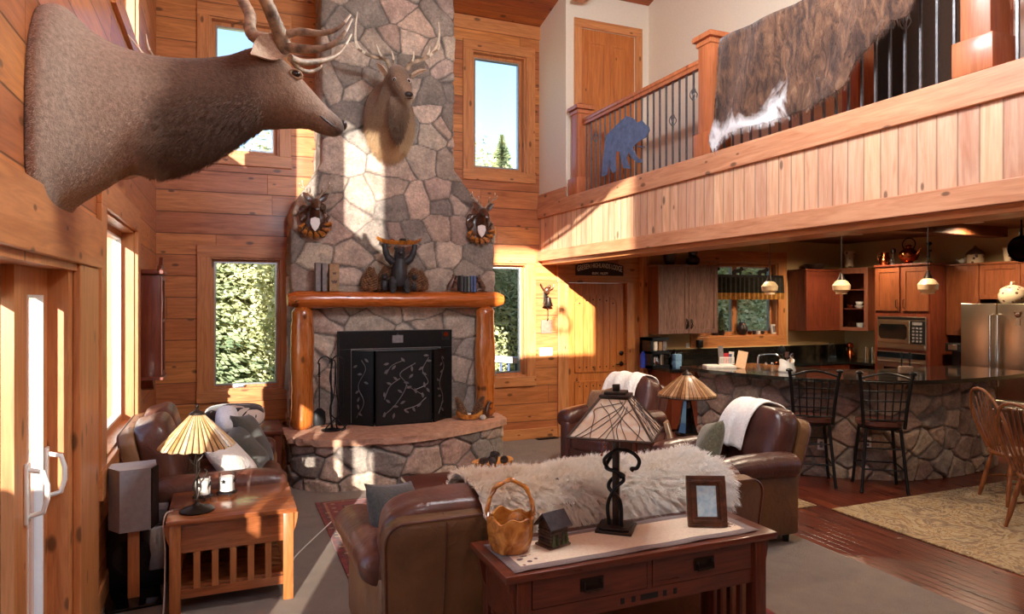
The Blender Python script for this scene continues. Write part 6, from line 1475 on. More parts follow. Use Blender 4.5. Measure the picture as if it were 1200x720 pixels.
# lodge sign
p = wallthing(701, 316); sg = thing('lodge_sign', 'carved lodge sign with pale lettering above the plank door', 'sign', (p.x, YB-.031, p.z), 0)
Wd, Ht = .75, .175
arc = lambda x: .055*(1-(x/(Wd/2))**2)
m = MB(); top = [(x, Ht*.36+arc(x)-.01) for x in np.linspace(-Wd/2, Wd/2, 21)]
m.prism([(Wd/2, -Ht/2)]+list(reversed(top))+[(-Wd/2, -Ht/2)], 0, .02, Rm(90, 'X')).build('sign_board', 'sign_face', sg, smooth=False)
def text(body, size, x, z, parent, mat, name, y=-.021, rot=(PI/2, 0, 0), sx=1.0, ext=.002):
    cu = bpy.data.curves.new(name, 'FONT'); cu.body = body; cu.size = size; cu.align_x = 'CENTER'; cu.align_y = 'CENTER'; cu.extrude = ext; cu.materials.append(MATS[mat])
    o = bpy.data.objects.new(name, cu); col.objects.link(o); o.parent = parent; o.location = (x, y, z); o.rotation_euler = rot; o.scale = (sx, 1, 1); return o
# lettering follows the arch: one converted mesh
def arched_text(body, size, z0, w, parent, mat, name, bend=True):
    cu = bpy.data.curves.new('t', 'FONT'); cu.body = body; cu.size = size; cu.align_x = 'CENTER'; cu.align_y = 'CENTER'; cu.extrude = .002; cu.offset = .0012
    o = bpy.data.objects.new('t', cu); col.objects.link(o); bpy.context.view_layer.update(); me = bpy.data.meshes.new_from_object(o.evaluated_get(bpy.context.evaluated_depsgraph_get()))
    bpy.data.objects.remove(o); xs = [v.co.x for v in me.vertices]; k = w/(max(xs)-min(xs))
    for v in me.vertices:
        x = v.co.x*k; f = (x/(w/2))**2; v.co = (x, -.021-v.co.z, z0+v.co.y*(.92+.28*f)+arc(x)*1.0-.028) if bend else (x, -.021-v.co.z, z0+v.co.y)
    me.materials.clear(); me.materials.append(MATS[mat]); q = bpy.data.objects.new(name, me); col.objects.link(q); q.parent = parent; return q
arched_text('GREISEN HIGHLANDS LODGE', .095, .022, .71, sg, 'sign_letter', 'lettering')
arched_text('ELEV. 10,278', .042, -.058, .25, sg, 'sign_letter', 'elevation_text', False)
# fish-and-bell ornament, brown square, switch plate
p = wallthing(639, 350); bl = thing('dinner_bell', 'wall-hung metal bell with a small figure and pull chain beside the plank door', 'bell', (p.x, YB, p.z), 0)
m = MB(); m.box(-.03, .03, -.012, 0, -.10, .10, bev=.004).tube([(0, 0, .02), (0, -.09, .03)], .008, 8).build('bell_bracket', 'dark_bronze', bl)
m = MB(); m.lathe([(.075, -.115), (.062, -.10), (.045, -.05), (.036, .0), (.012, .012), (.001, .014)], 24, c=(0, -.09, .01)).build('bell_body', 'dark_bronze', bl)
m = MB(); m.ell((0, -.06, .11), (.045, .03, .05), 12).ell((.035, -.06, .16), (.022, .02, .022), 10).tube([(-.03, -.06, .10), (-.07, -.06, .15), (-.10, -.06, .20)], .008, 6).tube([(.05, -.06, .12), (.09, -.06, .14), (.10, -.06, .19)], .007, 6).build('bell_figure', 'carved_brown', bl)
m = MB(); m.tube([(.0, -.09, -.02), (.0, -.09, -.13), (.005, -.085, -.20), (.0, -.085, -.27)], .004, 6).ell((0, -.085, -.275), .012, 8).ell((0, -.09, -.115), .018, 10).build('pull_chain', 'dark_bronze', bl)
p = wallthing(640, 383); o = MB().box(-.08, .08, -.022, 0, -.09, .09, bev=.004).build('wall_speaker', 'brown_square'); o.location = (p.x, YB, p.z); tag(o, 'square brown wall panel under the bell', 'wall panel')
p = wallthing(639.5, 412.5); sw_ = thing('switch_plate', 'white light switch plate between the window and the plank door', 'light switch', (p.x, YB, p.z), 0)
MB().box(-.095, .095, -.008, 0, -.055, .055, bev=.003).build('plate', 'white_plastic', sw_)
for x in (-.045, 0, .045): MB().box(x-.012, x+.012, -.013, -.008, -.03, .03, bev=.002).build('rocker', 'white_plastic', sw_)
p = onZ(641, 514.5, 0); vn = thing('floor_vent', 'black floor vent in the carpet by the back wall', 'vent', (p.x, p.y, 0), 0)
MB().box(-.15, .15, -.05, .05, .001, .012, bev=.003).build('vent_frame', 'black_metal', vn)
for k in range(6): MB().box(-.125+k*.045, -.10+k*.045, -.035, .035, .012, .016).build('louvre', 'black_metal', vn, smooth=False)
# ================================================================ KITCHEN, BAR AND DINING
# stone bar
BT = 1.06
front = [tuple(p) for p in crom([(5.17, 6.62), (5.29, 6.12), (5.55, 5.64), (5.92, 5.24), (6.36, 4.95), (6.9, 4.84), (7.5, 4.88), (7.95, 4.98)], 10)]
bar = thing('stone_bar', 'curved fieldstone breakfast bar between the living room and the kitchen', 'bar', (0, 0, 0))
P, N, S = path_strip(front, 0, BT-.04)
stones('stone_face', P, N, S, .25, .205, 77, 'stone_bar', bar, depth=.035, palette=[(150, 122, 98), (138, 116, 100), (164, 132, 104), (142, 108, 90), (124, 110, 100), (160, 138, 112), (134, 104, 88), (120, 100, 90)])
back = [(7.95, 5.6), (6.6, 5.6), (6.2, 5.9), (5.9, 6.62)]
MB().prism([(x+.03, y+.03) for x, y in front]+back, .0, BT-.045).build('bar_core', 'oak_dark_z', bar, smooth=False)
MB().box(5.10, 5.18, 6.60, 6.70, 0, BT-.04, bev=.004).build('end_post', 'oak_dark_z', bar, smooth=False)
edge = [tuple(p) for p in crom([(5.00, 6.75), (5.06, 6.2), (5.22, 5.62), (5.54, 5.12), (6.0, 4.76), (6.5, 4.60), (7.1, 4.57), (7.7, 4.62), (8.2, 4.72)], 10)]
MB().prism(edge+[(8.2, 5.55), (6.75, 5.6), (6.35, 5.9), (6.1, 6.75)], BT-.04, BT).build('countertop', 'granite', bar, ang=50)
p = onZ(1018, 517, .42); 
def plate_on_bar(u, v, label):
    # nearest point of the bar face along the camera ray
    best = None
    d = dirv(u, v)
    for i in range(len(front)-1):
        a, b = Vector(front[i]), Vector(front[i+1]); e = b-a; den = d.x*e.y-d.y*e.x
        if abs(den) < 1e-9: continue
        t = (a.x*e.y-a.y*e.x)/den; s = (a.x*d.y-a.y*d.x)/den
        if 0 <= s <= 1 and t > 0: best = (t, e)
    t, e = best; q = Vector((d.x*t, d.y*t, CAMZ+d.z*t)); n = Vector((e.y, -e.x, 0)).normalized()
    o = thing('outlet_plate', label, 'outlet', q+n*.045, math.atan2(n.y, n.x)+PI/2, 'bar outlets')
    MB().box(-.036, .036, -.006, 0, -.058, .058, bev=.003).build('plate', 'white_plastic', o)
    for z in (-.02, .02): MB().box(-.015, .015, -.009, -.006, z-.013, z+.013, bev=.002).build('socket', 'cover_grey', o)
plate_on_bar(1015, 518, 'white outlet plate on the stone bar under the stool with all four legs in view')
plate_on_bar(962, 520, 'white outlet plate on the stone bar behind the stool nearer the recliner')
# bar stools
def stool(x, y, rz, label):
    t = thing('bar_stool', label, 'stool', (x, y, 0), rz, 'bar stools')      # local +Y faces the bar
    MB().lathe([(.001, .62), (.19, .62), (.215, .64), (.215, .675), (.18, .695), (.001, .70)], 28).build('seat', 'leather_brown', t)
    MB().lathe([(.15, .60), (.195, .60), (.195, .62), (.15, .62)], 28).build('seat_ring', 'black_metal', t)
    for sx in (-1, 1):
        for sy in (-1, 1): MB().tube([(sx*.15, sy*.15, .61), (sx*.20, sy*.20, .02), (sx*.205, sy*.205, 0)], [.015, .015, .018], 10).build('leg', 'black_metal', t)
    for (a, b) in (((-1, -1), (1, -1)), ((1, 1), (-1, 1)), ((1, -1), (1, 1)), ((-1, 1), (-1, -1))): MB().tube([(a[0]*.182, a[1]*.182, .22), (b[0]*.182, b[1]*.182, .22)], .008, 8).build('footrest', 'black_metal', t)
    for (a, b) in (((-1, -1), (1, -1)), ((1, 1), (-1, 1))): MB().tube([(a[0]*.166, a[1]*.166, .42), (b[0]*.166, b[1]*.166, .42)], .008, 8).build('stretcher', 'black_metal', t)
    bt = MB()
    for s in (-1, 1): bt.tube([Vector(p) for p in crom([(s*.18, -.17, .62), (s*.19, -.19, .78), (s*.215, -.235, 1.05), (s*.23, -.25, 1.145)], 5)], .017, 10).lathe([(.001, 0), (.032, .0), (.034, .014), (.022, .026), (.001, .03)], 14, c=(s*.23, -.25, 1.145))
    bt.tube([Vector(p) for p in crom([(-.22, -.245, 1.10), (-.1, -.262, 1.14), (0, -.268, 1.155), (.1, -.262, 1.14), (.22, -.245, 1.10)], 5)], .011, 8)
    bt.build('back_frame', 'black_metal', t)
    m = MB()
    for z in (1.07, .98, .885, .79): 
        f = (z-.62)/.53; w = .18+.045*f; yb = -.17-.075*f; m.tube([Vector(p) for p in crom([(-w, yb, z), (0, yb-.02, z), (w, yb, z)], 5)], .007, 6)
    for k in range(5):
        u = -.66+.33*k; m.tube([(u*(.18+.045*((z-.62)/.53)), -.17-.075*((z-.62)/.53)-.018*(1-u*u), z) for z in (.70, .885, 1.07)], .007, 6)
    m.tube([(-.17, -.185, .70), (0, -.20, .70), (.17, -.185, .70)], .010, 6)
    m.build('back_lattice', 'black_metal', t)
stool(5.93, 4.80, R(-38), 'black lattice-back bar stool with all four legs in view at the stone bar')
stool(5.49, 5.24, R(-38), 'black lattice-back bar stool half hidden by the recliner with the green pillow')
# ---- cabinets
def door_front(m, x0, x1, z0, z1, y, st=.06):
    m.box(x0, x0+st, y-.02, y, z0, z1).box(x1-st, x1, y-.02, y, z0, z1).box(x0+st, x1-st, y-.02, y, z0, z0+st).box(x0+st, x1-st, y-.02, y, z1-st, z1).box(x0+st, x1-st, y-.010, y, z0+st, z1-st)
    return m
def cabinet(name, label, loc, rz, w, d, h, ndoors, mat='cherry_z', group=None, handles=None, crown=True, glass=False, side=None, hb=.10, drawers=0):
    """local: x along the front, front face at y=0, body behind (+y)"""
    t = thing(name, label, 'cabinet', loc, rz, group)
    if glass:
        m = MB(); m.box(0, .018, 0, d, 0, h).box(w-.018, w, 0, d, 0, h).box(.018, w-.018, 0, d, 0, .018).box(.018, w-.018, 0, d, h-.018, h).box(.018, w-.018, d-.01, d, .018, h-.018)
        for z in (h*.36, h*.68): m.box(.018, w-.018, .02, d-.01, z, z+.015)
        m.build('cabinet_body', side or mat, t, smooth=False)
    else: MB().box(0, w, 0, d, 0, h).build('cabinet_body', side or mat, t, smooth=False)
    if crown: MB().box(-.02, w+.02, -.035, d, h, h+.03, bev=.006).build('crown_moulding', mat, t, smooth=False)
    if loc[2] < .2: MB().box(.02, w-.02, .06, d-.02, -loc[2], 0).build('toe_kick', 'black_plastic', t, smooth=False)
    dw = w/ndoors if ndoors else 0; hd = h-drawers
    for i in range(ndoors):
        a, b = i*dw+.004, (i+1)*dw-.004
        if glass:
            m = MB(); st = .06; m.box(a, a+st, -.02, 0, .004, h-.004).box(b-st, b, -.02, 0, .004, h-.004).box(a+st, b-st, -.02, 0, .004, st).box(a+st, b-st, -.02, 0, h-st, h-.004)
            dd = m.build('cabinet_door', mat, t, smooth=False); MB().box(a+st, b-st, -.012, -.008, st, h-st).build('door_glass', 'window_glass', dd, smooth=False)
        else: dd = door_front(MB(), a, b, .004, hd-.004, 0).build('cabinet_door', mat, t, smooth=False)
        hx = (b-.035) if (i % 2 == 0 and ndoors > 1) else (a+.035)
        if handles == 'loop':
            m = MB(); m.tube([Vector(p) for p in crom([(hx, -.02, hb-.03), (hx-.012, -.045, hb+.01), (hx, -.05, hb+.05), (hx-.012, -.045, hb+.07), (hx, -.02, hb+.11)], 5)], .006, 6).tube([Vector(p) for p in crom([(hx, -.02, hb-.03), (hx+.012, -.045, hb+.01), (hx, -.05, hb+.05), (hx+.012, -.045, hb+.07), (hx, -.02, hb+.11)], 5)], .006, 6)
            m.build('door_pull', 'black_metal', dd)
        elif handles: MB().tube([(hx, -.02, hb), (hx, -.045, hb+.01), (hx, -.045, hb+.09), (hx, -.02, hb+.10)], .006, 8).build('door_pull', 'dark_bronze', dd)
    if drawers:
        for i in range(ndoors):
            a, b = i*dw+.004, (i+1)*dw-.004; q = MB().box(a, b, -.02, 0, hd+.004, h-.004, bev=.003).build('drawer', mat, t, smooth=False); xc = (a+b)/2; MB().tube([(xc-.05, -.02, hd+drawers/2), (xc-.05, -.045, hd+drawers/2), (xc+.05, -.045, hd+drawers/2), (xc+.05, -.02, hd+drawers/2)], .006, 8).build('drawer_pull', 'dark_bronze', q)
    return t
UC = 1.375; UH = .945
cabinet('kitchen_cabinet', 'two-door oak wall cabinet with oval loop pulls left of the kitchen window', (5.52, 7.95, UC), 0, 1.02, .345, UH, 2, 'oak_grey_z', handles='loop', side='cherry_z')
cabinet('kitchen_cabinet', 'single-door brown wall cabinet on the other side of the kitchen window', (8.22, 7.95, UC), 0, .70, .345, UH-.02, 1, 'oak_dark_z', handles=None)
import math as _m
gx0, gy0, gx1, gy1 = 8.94, 7.95, 9.10, 7.56
ga = math.atan2(gy1-gy0, gx1-gx0)
gl = thing('corner_cabinet', 'tall corner cupboard with a glass door and lit dishes', 'cabinet', (gx0, gy0, UC), ga)
W_ = math.hypot(gx1-gx0, gy1-gy0)
m = MB(); loc = lambda x, y: (math.cos(-ga)*(x-gx0)-math.sin(-ga)*(y-gy0), math.sin(-ga)*(x-gx0)+math.cos(-ga)*(y-gy0))
pl_ = [loc(gx0, gy0), loc(gx1, gy1), loc(9.44, gy1), loc(9.44, 8.29), loc(gx0, 8.29)]
for z0, z1 in ((0, .018), (.33, .345), (.63, .645), (UH-.018, UH)): m.prism(pl_, z0, z1)
for a, b in ((1, 2), (2, 3), (3, 4), (4, 0)):
    (ax, ay), (bx_, by_) = pl_[a], pl_[b]; m.bar((ax, ay, UH/2), (bx_, by_, UH/2), .012, UH-.03)
m.build('cabinet_body', 'oak_dark_z', gl, smooth=False)
MB().prism([(x*1.0, y-.03 if i < 2 else y) for i, (x, y) in enumerate(pl_)], UH, UH+.035).build('crown_moulding', 'cherry_z', gl, smooth=False)
m = MB(); st = .055; m.box(0, st, -.02, 0, 0, UH).box(W_-st, W_, -.02, 0, 0, UH).box(st, W_-st, -.02, 0, 0, st).box(st, W_-st, -.02, 0, UH-st, UH)
gd = m.build('cabinet_door', 'cherry_z', gl, smooth=False); MB().box(st, W_-st, -.012, -.008, st, UH-st).build('door_glass', 'window_glass', gd, smooth=False)
def at_gl(x, y, z): return Matrix.Translation(gl.location) @ gl.rotation_euler.to_matrix().to_4x4() @ Vector((x, y, z))
GL = 'dishes in the glass corner cupboard'
for (x, z, r, h, mt, lb) in ((.12, .346, .05, .06, 'copper', 'reddish bowl on the middle shelf of the glass cupboard'), (.26, .346, .07, .05, 'white_ceramic', 'white bowl on the middle shelf of the glass cupboard'), (.26, .402, .06, .05, 'white_ceramic', 'white bowl stacked on another in the glass cupboard'), (.10, .019, .03, .12, 'jar_glass', 'clear glass on the bottom shelf by the door hinge of the glass cupboard'), (.17, .019, .03, .12, 'jar_glass', 'clear glass in the middle of the bottom cupboard shelf'), (.27, .019, .055, .10, 'white_ceramic', 'white cup on the bottom shelf of the glass cupboard')):
    p = at_gl(x, .10, z); o = MB().lathe([(.001, 0), (r*.6, 0), (r*.9, h*.5), (r, h), (r*.9, h), (r*.8, h*.5), (r*.5, .008), (.001, .008)], 18).build('dish', mt); o.location = p; tag(o, lb, 'dish', GL)
# oven tower
ov = thing('oven_tower', 'tall wooden cabinet tower with built-in microwave and oven', 'cabinet', (8.78, 7.18, 0), -PI/2)   # local x -> -Y, front faces -X
Wt = .85
MB().box(0, Wt, 0, .655, .10, 2.33).build('cabinet_body', 'oak_dark_z', ov, smooth=False); MB().box(-.0, Wt+.02, -.03, .655, 2.33, 2.36, bev=.006).build('crown_moulding', 'oak_dark_z', ov, smooth=False)
for i in range(2):
    a, b = i*Wt/2+.02, (i+1)*Wt/2-.02+(.0); dd = door_front(MB(), a, b, 1.70, 2.31, 0).build('cabinet_door', 'cherry_z', ov, smooth=False); hx = b-.035 if i == 0 else a+.035
    MB().tube([(hx, -.02, 1.74), (hx, -.045, 1.75), (hx, -.045, 1.85), (hx, -.02, 1.86)], .006, 8).build('door_pull', 'dark_bronze', dd)
m = MB(); m.box(.05, Wt-.05, -.015, 0, 1.16, 1.62, bev=.004); mw = m.build('microwave', 'steel', ov, smooth=False)
MB().box(.06, .57, -.03, -.015, 1.245, 1.56, bev=.006).build('microwave_door', 'steel', mw, smooth=False)
MB().prism([(.10+.20*(1-math.cos(a))+.0, 0) for a in ()] or [(.12, 1.30), (.50, 1.30), (.53, 1.34), (.53, 1.47), (.50, 1.51), (.12, 1.51), (.09, 1.47), (.09, 1.34)], .030, .033, Rm(90, 'X')).build('microwave_window', 'door_glass_black', mw, smooth=False)
kp = MB().box(.58, Wt-.06, -.03, -.015, 1.245, 1.56, bev=.003).build('control_panel', 'black_plastic', mw, smooth=False)
MB().box(.61, .755, -.032, -.03, 1.505, 1.545).build('display', 'cover_grey', kp, smooth=False)
for r in range(5):
    for k in range(3): MB().box(.61+k*.055, .645+k*.055, -.032, -.03, 1.27+r*.045, 1.295+r*.045).build('keypad_button', 'cover_grey', kp, smooth=False)
MB().box(.06, Wt-.06, -.022, -.015, 1.175, 1.235, bev=.003).build('lower_vent', 'steel', mw, smooth=False)
MB().box(.06, Wt-.06, -.022, -.015, 1.575, 1.61, bev=.003).build('upper_vent', 'black_plastic', mw, smooth=False)
on = MB().box(.05, Wt-.05, -.02, 0, .42, 1.12, bev=.004).build('oven', 'steel', ov, smooth=False)
MB().box(.05, Wt-.05, -.024, -.02, 1.03, 1.11).build('oven_controls', 'black_gloss', on, smooth=False); MB().box(.16, Wt-.16, -.024, -.02, .58, .90).build('oven_window', 'door_glass_black', on, smooth=False)
MB().tube([(.10, -.02, .98), (.10, -.06, .98), (Wt-.10, -.06, .98), (Wt-.10, -.02, .98)], .011, 10).build('oven_handle', 'steel', on)
MB().box(.02, Wt-.02, -.02, 0, .12, .40, bev=.004).build('drawer', 'cherry_z', ov, smooth=False)
# cabinets beyond the tower
cabinet('kitchen_cabinet', 'tall single-door wall cabinet between the oven tower and the fridge', (9.10, 6.32, UC), -PI/2, .44, .34, UH-.01, 1, 'cherry_z')
cabinet('kitchen_cabinet', 'short two-door wall cabinet above the fridge', (9.10, 5.87, 1.86), -PI/2, 1.0, .34, UH-.495, 2, 'cherry_z')
# fridge
fr_ = thing('refrigerator', 'stainless steel French-door refrigerator beside the oven tower', 'refrigerator', (8.86, 5.95, 0), -PI/2)
MB().box(0, .90, .03, .56, .02, 1.80, bev=.006).build('fridge_body', 'black_plastic', fr_, smooth=False)
for a, b in ((0.002, .445), (.455, .898)): MB().box(a, b, -.03, .03, .62, 1.81, bev=.012, seg=3).build('fridge_door', 'steel', fr_)
MB().box(.002, .898, -.03, .03, .06, .61, bev=.012, seg=3).build('freezer_drawer', 'steel', fr_)
for x in (.405, .495): MB().tube([(x, -.03, .78), (x, -.08, .79), (x, -.08, 1.66), (x, -.03, 1.67)], .016, 12).build('door_handle', 'chrome', fr_)
MB().tube([(.10, -.03, .53), (.10, -.08, .53), (.80, -.08, .53), (.80, -.03, .53)], .016, 12).build('drawer_handle', 'chrome', fr_)
mg = thing('fridge_magnet', 'dark owl-shaped magnet holding a small tag on the fridge door', 'magnet', (8.86-.03, 5.95-.70, 1.67), -PI/2)
MB().ell((0, -.008, 0), (.035, .010, .03), 12).ell((-.03, -.008, .03), (.014, .008, .02), 8).ell((.03, -.008, .03), (.014, .008, .02), 8).build('magnet_body', 'carved_brown', mg); MB().box(-.025, .025, -.006, 0, -.13, -.04).build('paper_tag', 'brown_square', mg)
# base cabinets + counter along the kitchen back wall
KB = cabinet('base_cabinet', 'dark base cabinet run under the coffee makers', (5.54, 7.68, .10), 0, 1.5, .60, .775, 3, 'oak_dark_z', crown=False, handles=True, hb=.5, drawers=.16)
cabinet('base_cabinet', 'dark base cabinet run under the kitchen window and corner', (7.06, 7.68, .10), 0, 2.35, .60, .775, 4, 'oak_dark_z', crown=False, handles=True, hb=.5, drawers=.16)
ctr = thing('kitchen_counter', 'black granite counter along the kitchen back wall', 'counter', (0, 0, 0))
MB().prism([(5.50, 7.64), (8.80, 7.64), (8.80, 7.22), (9.44, 7.22), (9.44, 8.28), (5.50, 8.28)], .877, .915).build('countertop', 'granite', ctr, smooth=False)
MB().box(5.53, 9.44, 8.262, 8.298, .915, 1.13).build('backsplash', 'granite', ctr, smooth=False)
MB().box(5.53, 9.44, 8.25, 8.298, 1.13, 1.145).build('ledge', 'plaster_warm', ctr, smooth=False)
cabinet('base_cabinet', 'base cabinet under the coffee machine between tower and fridge', (8.80, 6.32, .10), -PI/2, .36, .63, .775, 1, 'oak_dark_z', crown=False)
o = MB().box(8.78, 9.44, 5.96, 6.32, .877, .915).build('counter_slab', 'granite', smooth=False); tag(o, 'short black granite counter between the oven tower and the fridge', 'counter')
# faucet set at the sink island (seen over the bar)
SZ = .915
isl = thing('sink_island', 'low wooden sink counter behind the stone bar', 'counter', (0, 0, 0))
MB().box(6.35, 8.1, 6.15, 6.75, .10, .86).build('cabinet_body', 'oak_dark_z', isl, smooth=False); MB().box(6.28, 8.17, 6.08, 6.82, .86, .90, bev=.006).build('countertop', 'granite', isl, smooth=False)
MB().box(6.6, 7.4, 6.72, 6.78, .90, .94, bev=.006).build('counter_lip', 'pine_x', isl, smooth=False)
b = onY(900, 420, 6.62); fc = thing('kitchen_faucet', 'bridge faucet with two handles and curved spout at the sink', 'faucet', (b.x, 6.62, .90), 0)
m = MB(); m.tube([Vector(p) for p in crom([(-.16, 0, 0), (-.16, 0, .20), (-.12, -.0, .27), (.10, -.02, .27), (.16, -.04, .22), (.165, -.05, .15)], 6)], .011, 10).tube([(-.16, 0, .06), (.14, 0, .06)], .010, 8).build('spout', 'chrome', fc)
for x in (-.03, .07): MB().lathe([(.001, 0), (.024, 0), (.02, .02), (.013, .05), (.013, .12), (.022, .15), (.014, .17), (.001, .175)], 16, c=(x, 0, 0)).build('faucet_handle', 'chrome', fc)
MB().lathe([(.001, 0), (.02, 0), (.016, .14), (.022, .16), (.001, .18)], 16, c=(.14, 0, 0)).build('sprayer', 'copper', fc)
# ---- things on the counters
def lathe_thing(name, prof, mat, loc, label, cat, group=None, seg=22, rz=0, ang=38):
    o = MB().lathe(prof, seg).build(name, mat, ang=ang); o.location = loc; o.rotation_euler = (0, 0, rz); return tag(o, label, cat, group)
CT = .916
def on_counter(u, Y=8.0): p = onY(u, 430, Y); return p.x
# coffee maker tower with cup rack
x = on_counter(768, 7.95); cf = thing('coffee_maker', 'black double-decker coffee machine on the kitchen counter', 'coffee maker', (x, 7.95, CT))
m = MB(); m.box(-.16, -.12, -.12, .14, 0, .42).box(-.16, .15, .08, .14, 0, .42).box(-.16, .15, -.12, .14, .38, .42).box(-.16, .15, -.12, .14, 0, .04).box(-.16, .15, -.12, .14, .20, .235); m.build('machine_frame', 'black_plastic', cf, smooth=False)
for k, z in ((-.06, .24), (.02, .24), (.09, .24)): MB().box(k-.028, k+.028, -.10, .0, z, z+.13, bev=.006).build('coffee_pack', ('paper', 'cover_tan', 'cover_grey')[int((k+.06)/.075)], cf, smooth=False)
m = MB(); m.lathe([(.001, 0), (.055, 0), (.065, .05), (.045, .10), (.05, .12), (.001, .125)], 18, c=(-.04, -.04, .045)); m.build('carafe', 'chrome', cf)
MB().lathe([(.001, 0), (.03, 0), (.03, .14), (.001, .145)], 14, c=(.06, -.06, .045)).build('grinder', 'steel', cf)
x = on_counter(790, 7.92); k_ = thing('kettle', 'black electric kettle on the counter beside the coffee machine', 'kettle', (x, 7.92, CT))
MB().lathe([(.001, 0), (.085, 0), (.085, .03), (.075, .12), (.055, .19), (.03, .22), (.012, .23), (.012, .245), (.001, .25)], 22).build('kettle_body', 'black_gloss', k_); MB().tube([Vector(p) for p in crom([(.06, 0, .19), (.13, 0, .19), (.14, 0, .10), (.085, 0, .04)], 6)], .012, 8).tube([(-.06, 0, .15), (-.105, 0, .2)], [.02, .01], 8).build('handle', 'black_plastic', k_)
x = on_counter(796, 7.75); o = MB().box(-.05, .05, -.04, .04, 0, .10, bev=.004).box(-.05, .05, -.04, .04, .102, .19, bev=.004).build('tissue_box', 'blue_pale'); o.location = (x, 7.80, CT); tag(o, 'pale blue stacked canister in front of the kettle', 'canister')
x = on_counter(754, 8.0); lathe_thing('water_bottle', [(.001, 0), (.045, 0), (.045, .18), (.02, .21), (.02, .23), (.001, .23)], 'blue_plastic', (x, 8.0, CT), 'bright blue bottle at the counter end by the plank door', 'bottle')
p = onY(807.5, 407, YB); op = thing('outlet_plate', 'cream double outlet plate on the kitchen wall under the loop-pull cabinet', 'outlet', (p.x, YB, p.z))
MB().box(-.06, .06, -.007, 0, -.06, .06, bev=.003).build('plate', 'white_plastic', op)
for xx in (-.025, .025): MB().box(xx-.015, xx+.015, -.010, -.007, -.04, .04, bev=.002).build('socket', 'paper', op)
p = onY(822, 408, 8.2); o = MB().box(-.045, .045, -.04, .04, 0, .12, bev=.012).build('kitchen_radio', 'black_plastic'); o.location = (p.x, 8.25, 1.146); tag(o, 'small black gadget standing on the kitchen wall ledge by the window', 'radio')
# window sill items
SL = 1.30+.018
def sill(u): return onY(u, 395, YB-.05).x
MB_ = MB
def topiary(u, h, r, label):
    t = thing('potted_conifer', label, 'plant', (sill(u), YB-.02+.07, SL), 0, 'kitchen window sill plants')
    MB().lathe([(.001, 0), (.05, 0), (.065, .09), (.055, .09), (.001, .08)], 18).build('pot', 'dark_pot', t)
    m = MB(); rg = random.Random(int(u))
    for k in range(420):
        f = rg.random()**1.3; a = rg.uniform(0, 6.28); rr = r*(1-f)*rg.uniform(.5, 1.05); z = .08+h*f; s = .018
        q = Tm(rr*math.cos(a), rr*math.sin(a), z) @ Rm(math.degrees(a), 'Z') @ Rm(rg.uniform(10, 60), 'Y')
        m.prism([(0, -s*.4), (s*1.6, 0), (0, s*.4)], -.001, .001, q)
    m.lathe([(r*.75, .085), (r*.5, .08+h*.35), (.004, .08+h*.95)], 10)
    m.build('foliage', 'plant_green', t, smooth=False)
topiary(850, .30, .10, 'cone-shaped little evergreen on the kitchen window sill'); topiary(843.5, .22, .07, 'smaller evergreen partly behind the cabinet on the kitchen window sill')
t = thing('clay_owl', 'dark round pottery owl on the kitchen window sill', 'ornament', (sill(874), YB+.03, SL))
MB().lathe([(.001, 0), (.05, 0), (.085, .06), (.085, .11), (.055, .16), (.05, .19), (.001, .20)], 20).build('owl_body', 'dark_pot', t)
for s in (-1, 1): MB().tube([(s*.03, 0, .18), (s*.045, 0, .225)], [.016, .004], 8).build('ear', 'dark_pot', t); MB().ell((s*.022, -.045, .165), .012, 10).build('eye', 'carved_gold', t)
for i, (u, mt, h, lb) in enumerate(((883, 'copper', .05, 'tiny copper pot next to the pottery owl'), (888, 'dark_pot', .06, 'tiny dark pot in the middle of the sill row'), (893, 'white_ceramic', .055, 'tiny white cup on the kitchen sill'), (898, 'dark_pot', .05, 'tiny dark cup next to the little photo on the sill'))):
    lathe_thing('mini_pot', [(.001, 0), (.022, 0), (.032, h*.6), (.026, h), (.02, h), (.02, h*.5), (.001, .01)], mt, (sill(u), YB+.03, SL), lb, 'pot', 'tiny pots on the kitchen sill', 14)
frame((sill(911), YB+.02, SL), 0, .11, .15, .025, ('paper', 'cover_grey'), 'small white-framed photo standing on the kitchen window sill', 8)
# valance
VX0, VX1, VZ = 6.52, 8.02, 2.20
va = thing('window_valance', 'dark gathered valance with gold hem and bear cut-outs across the kitchen window', 'valance', ((VX0+VX1)/2, YB-.06, 0))
m = MB(); n = 120; rows = []
for z, f in ((VZ, .35), (VZ-.06, .6), (VZ-.24, 1), (VZ-.34, 1.1)): rows.append([(-.75+1.5*i/n, -.05-.022*f*math.sin(i*.9+.4*math.sin(i*.23)), z) for i in range(n+1)])
for a, b in zip(rows[:3], rows[1:3]):
    A_ = [m.bm.verts.new(p) for p in a]; B_2 = [m.bm.verts.new(p) for p in b]
    for i in range(n): m.bm.faces.new((A_[i], A_[i+1], B_2[i+1], B_2[i]))
bmesh.ops.remove_doubles(m.bm, verts=m.bm.verts[:], dist=1e-5)
m.build('valance_cloth', 'valance_dark', va, ang=80)
m = MB(); A_ = [m.bm.verts.new(p) for p in rows[2]]; B_2 = [m.bm.verts.new(p) for p in rows[3]]
for i in range(n): m.bm.faces.new((A_[i], A_[i+1], B_2[i+1], B_2[i]))
m.build('valance_hem', 'valance_gold', va, ang=80)
MB().box(-.75, .75, -.05, -.02, VZ-.01, VZ+.035).build('curtain_board', 'black_metal', va, smooth=False)
bear2 = [(-.10, 0), (-.11, .05), (-.07, .085), (0, .09), (.04, .10), (.06, .13), (.085, .12), (.115, .095), (.105, .07), (.07, .06), (.06, 0), (.035, 0), (.03, .035), (-.03, .035), (-.045, 0)]
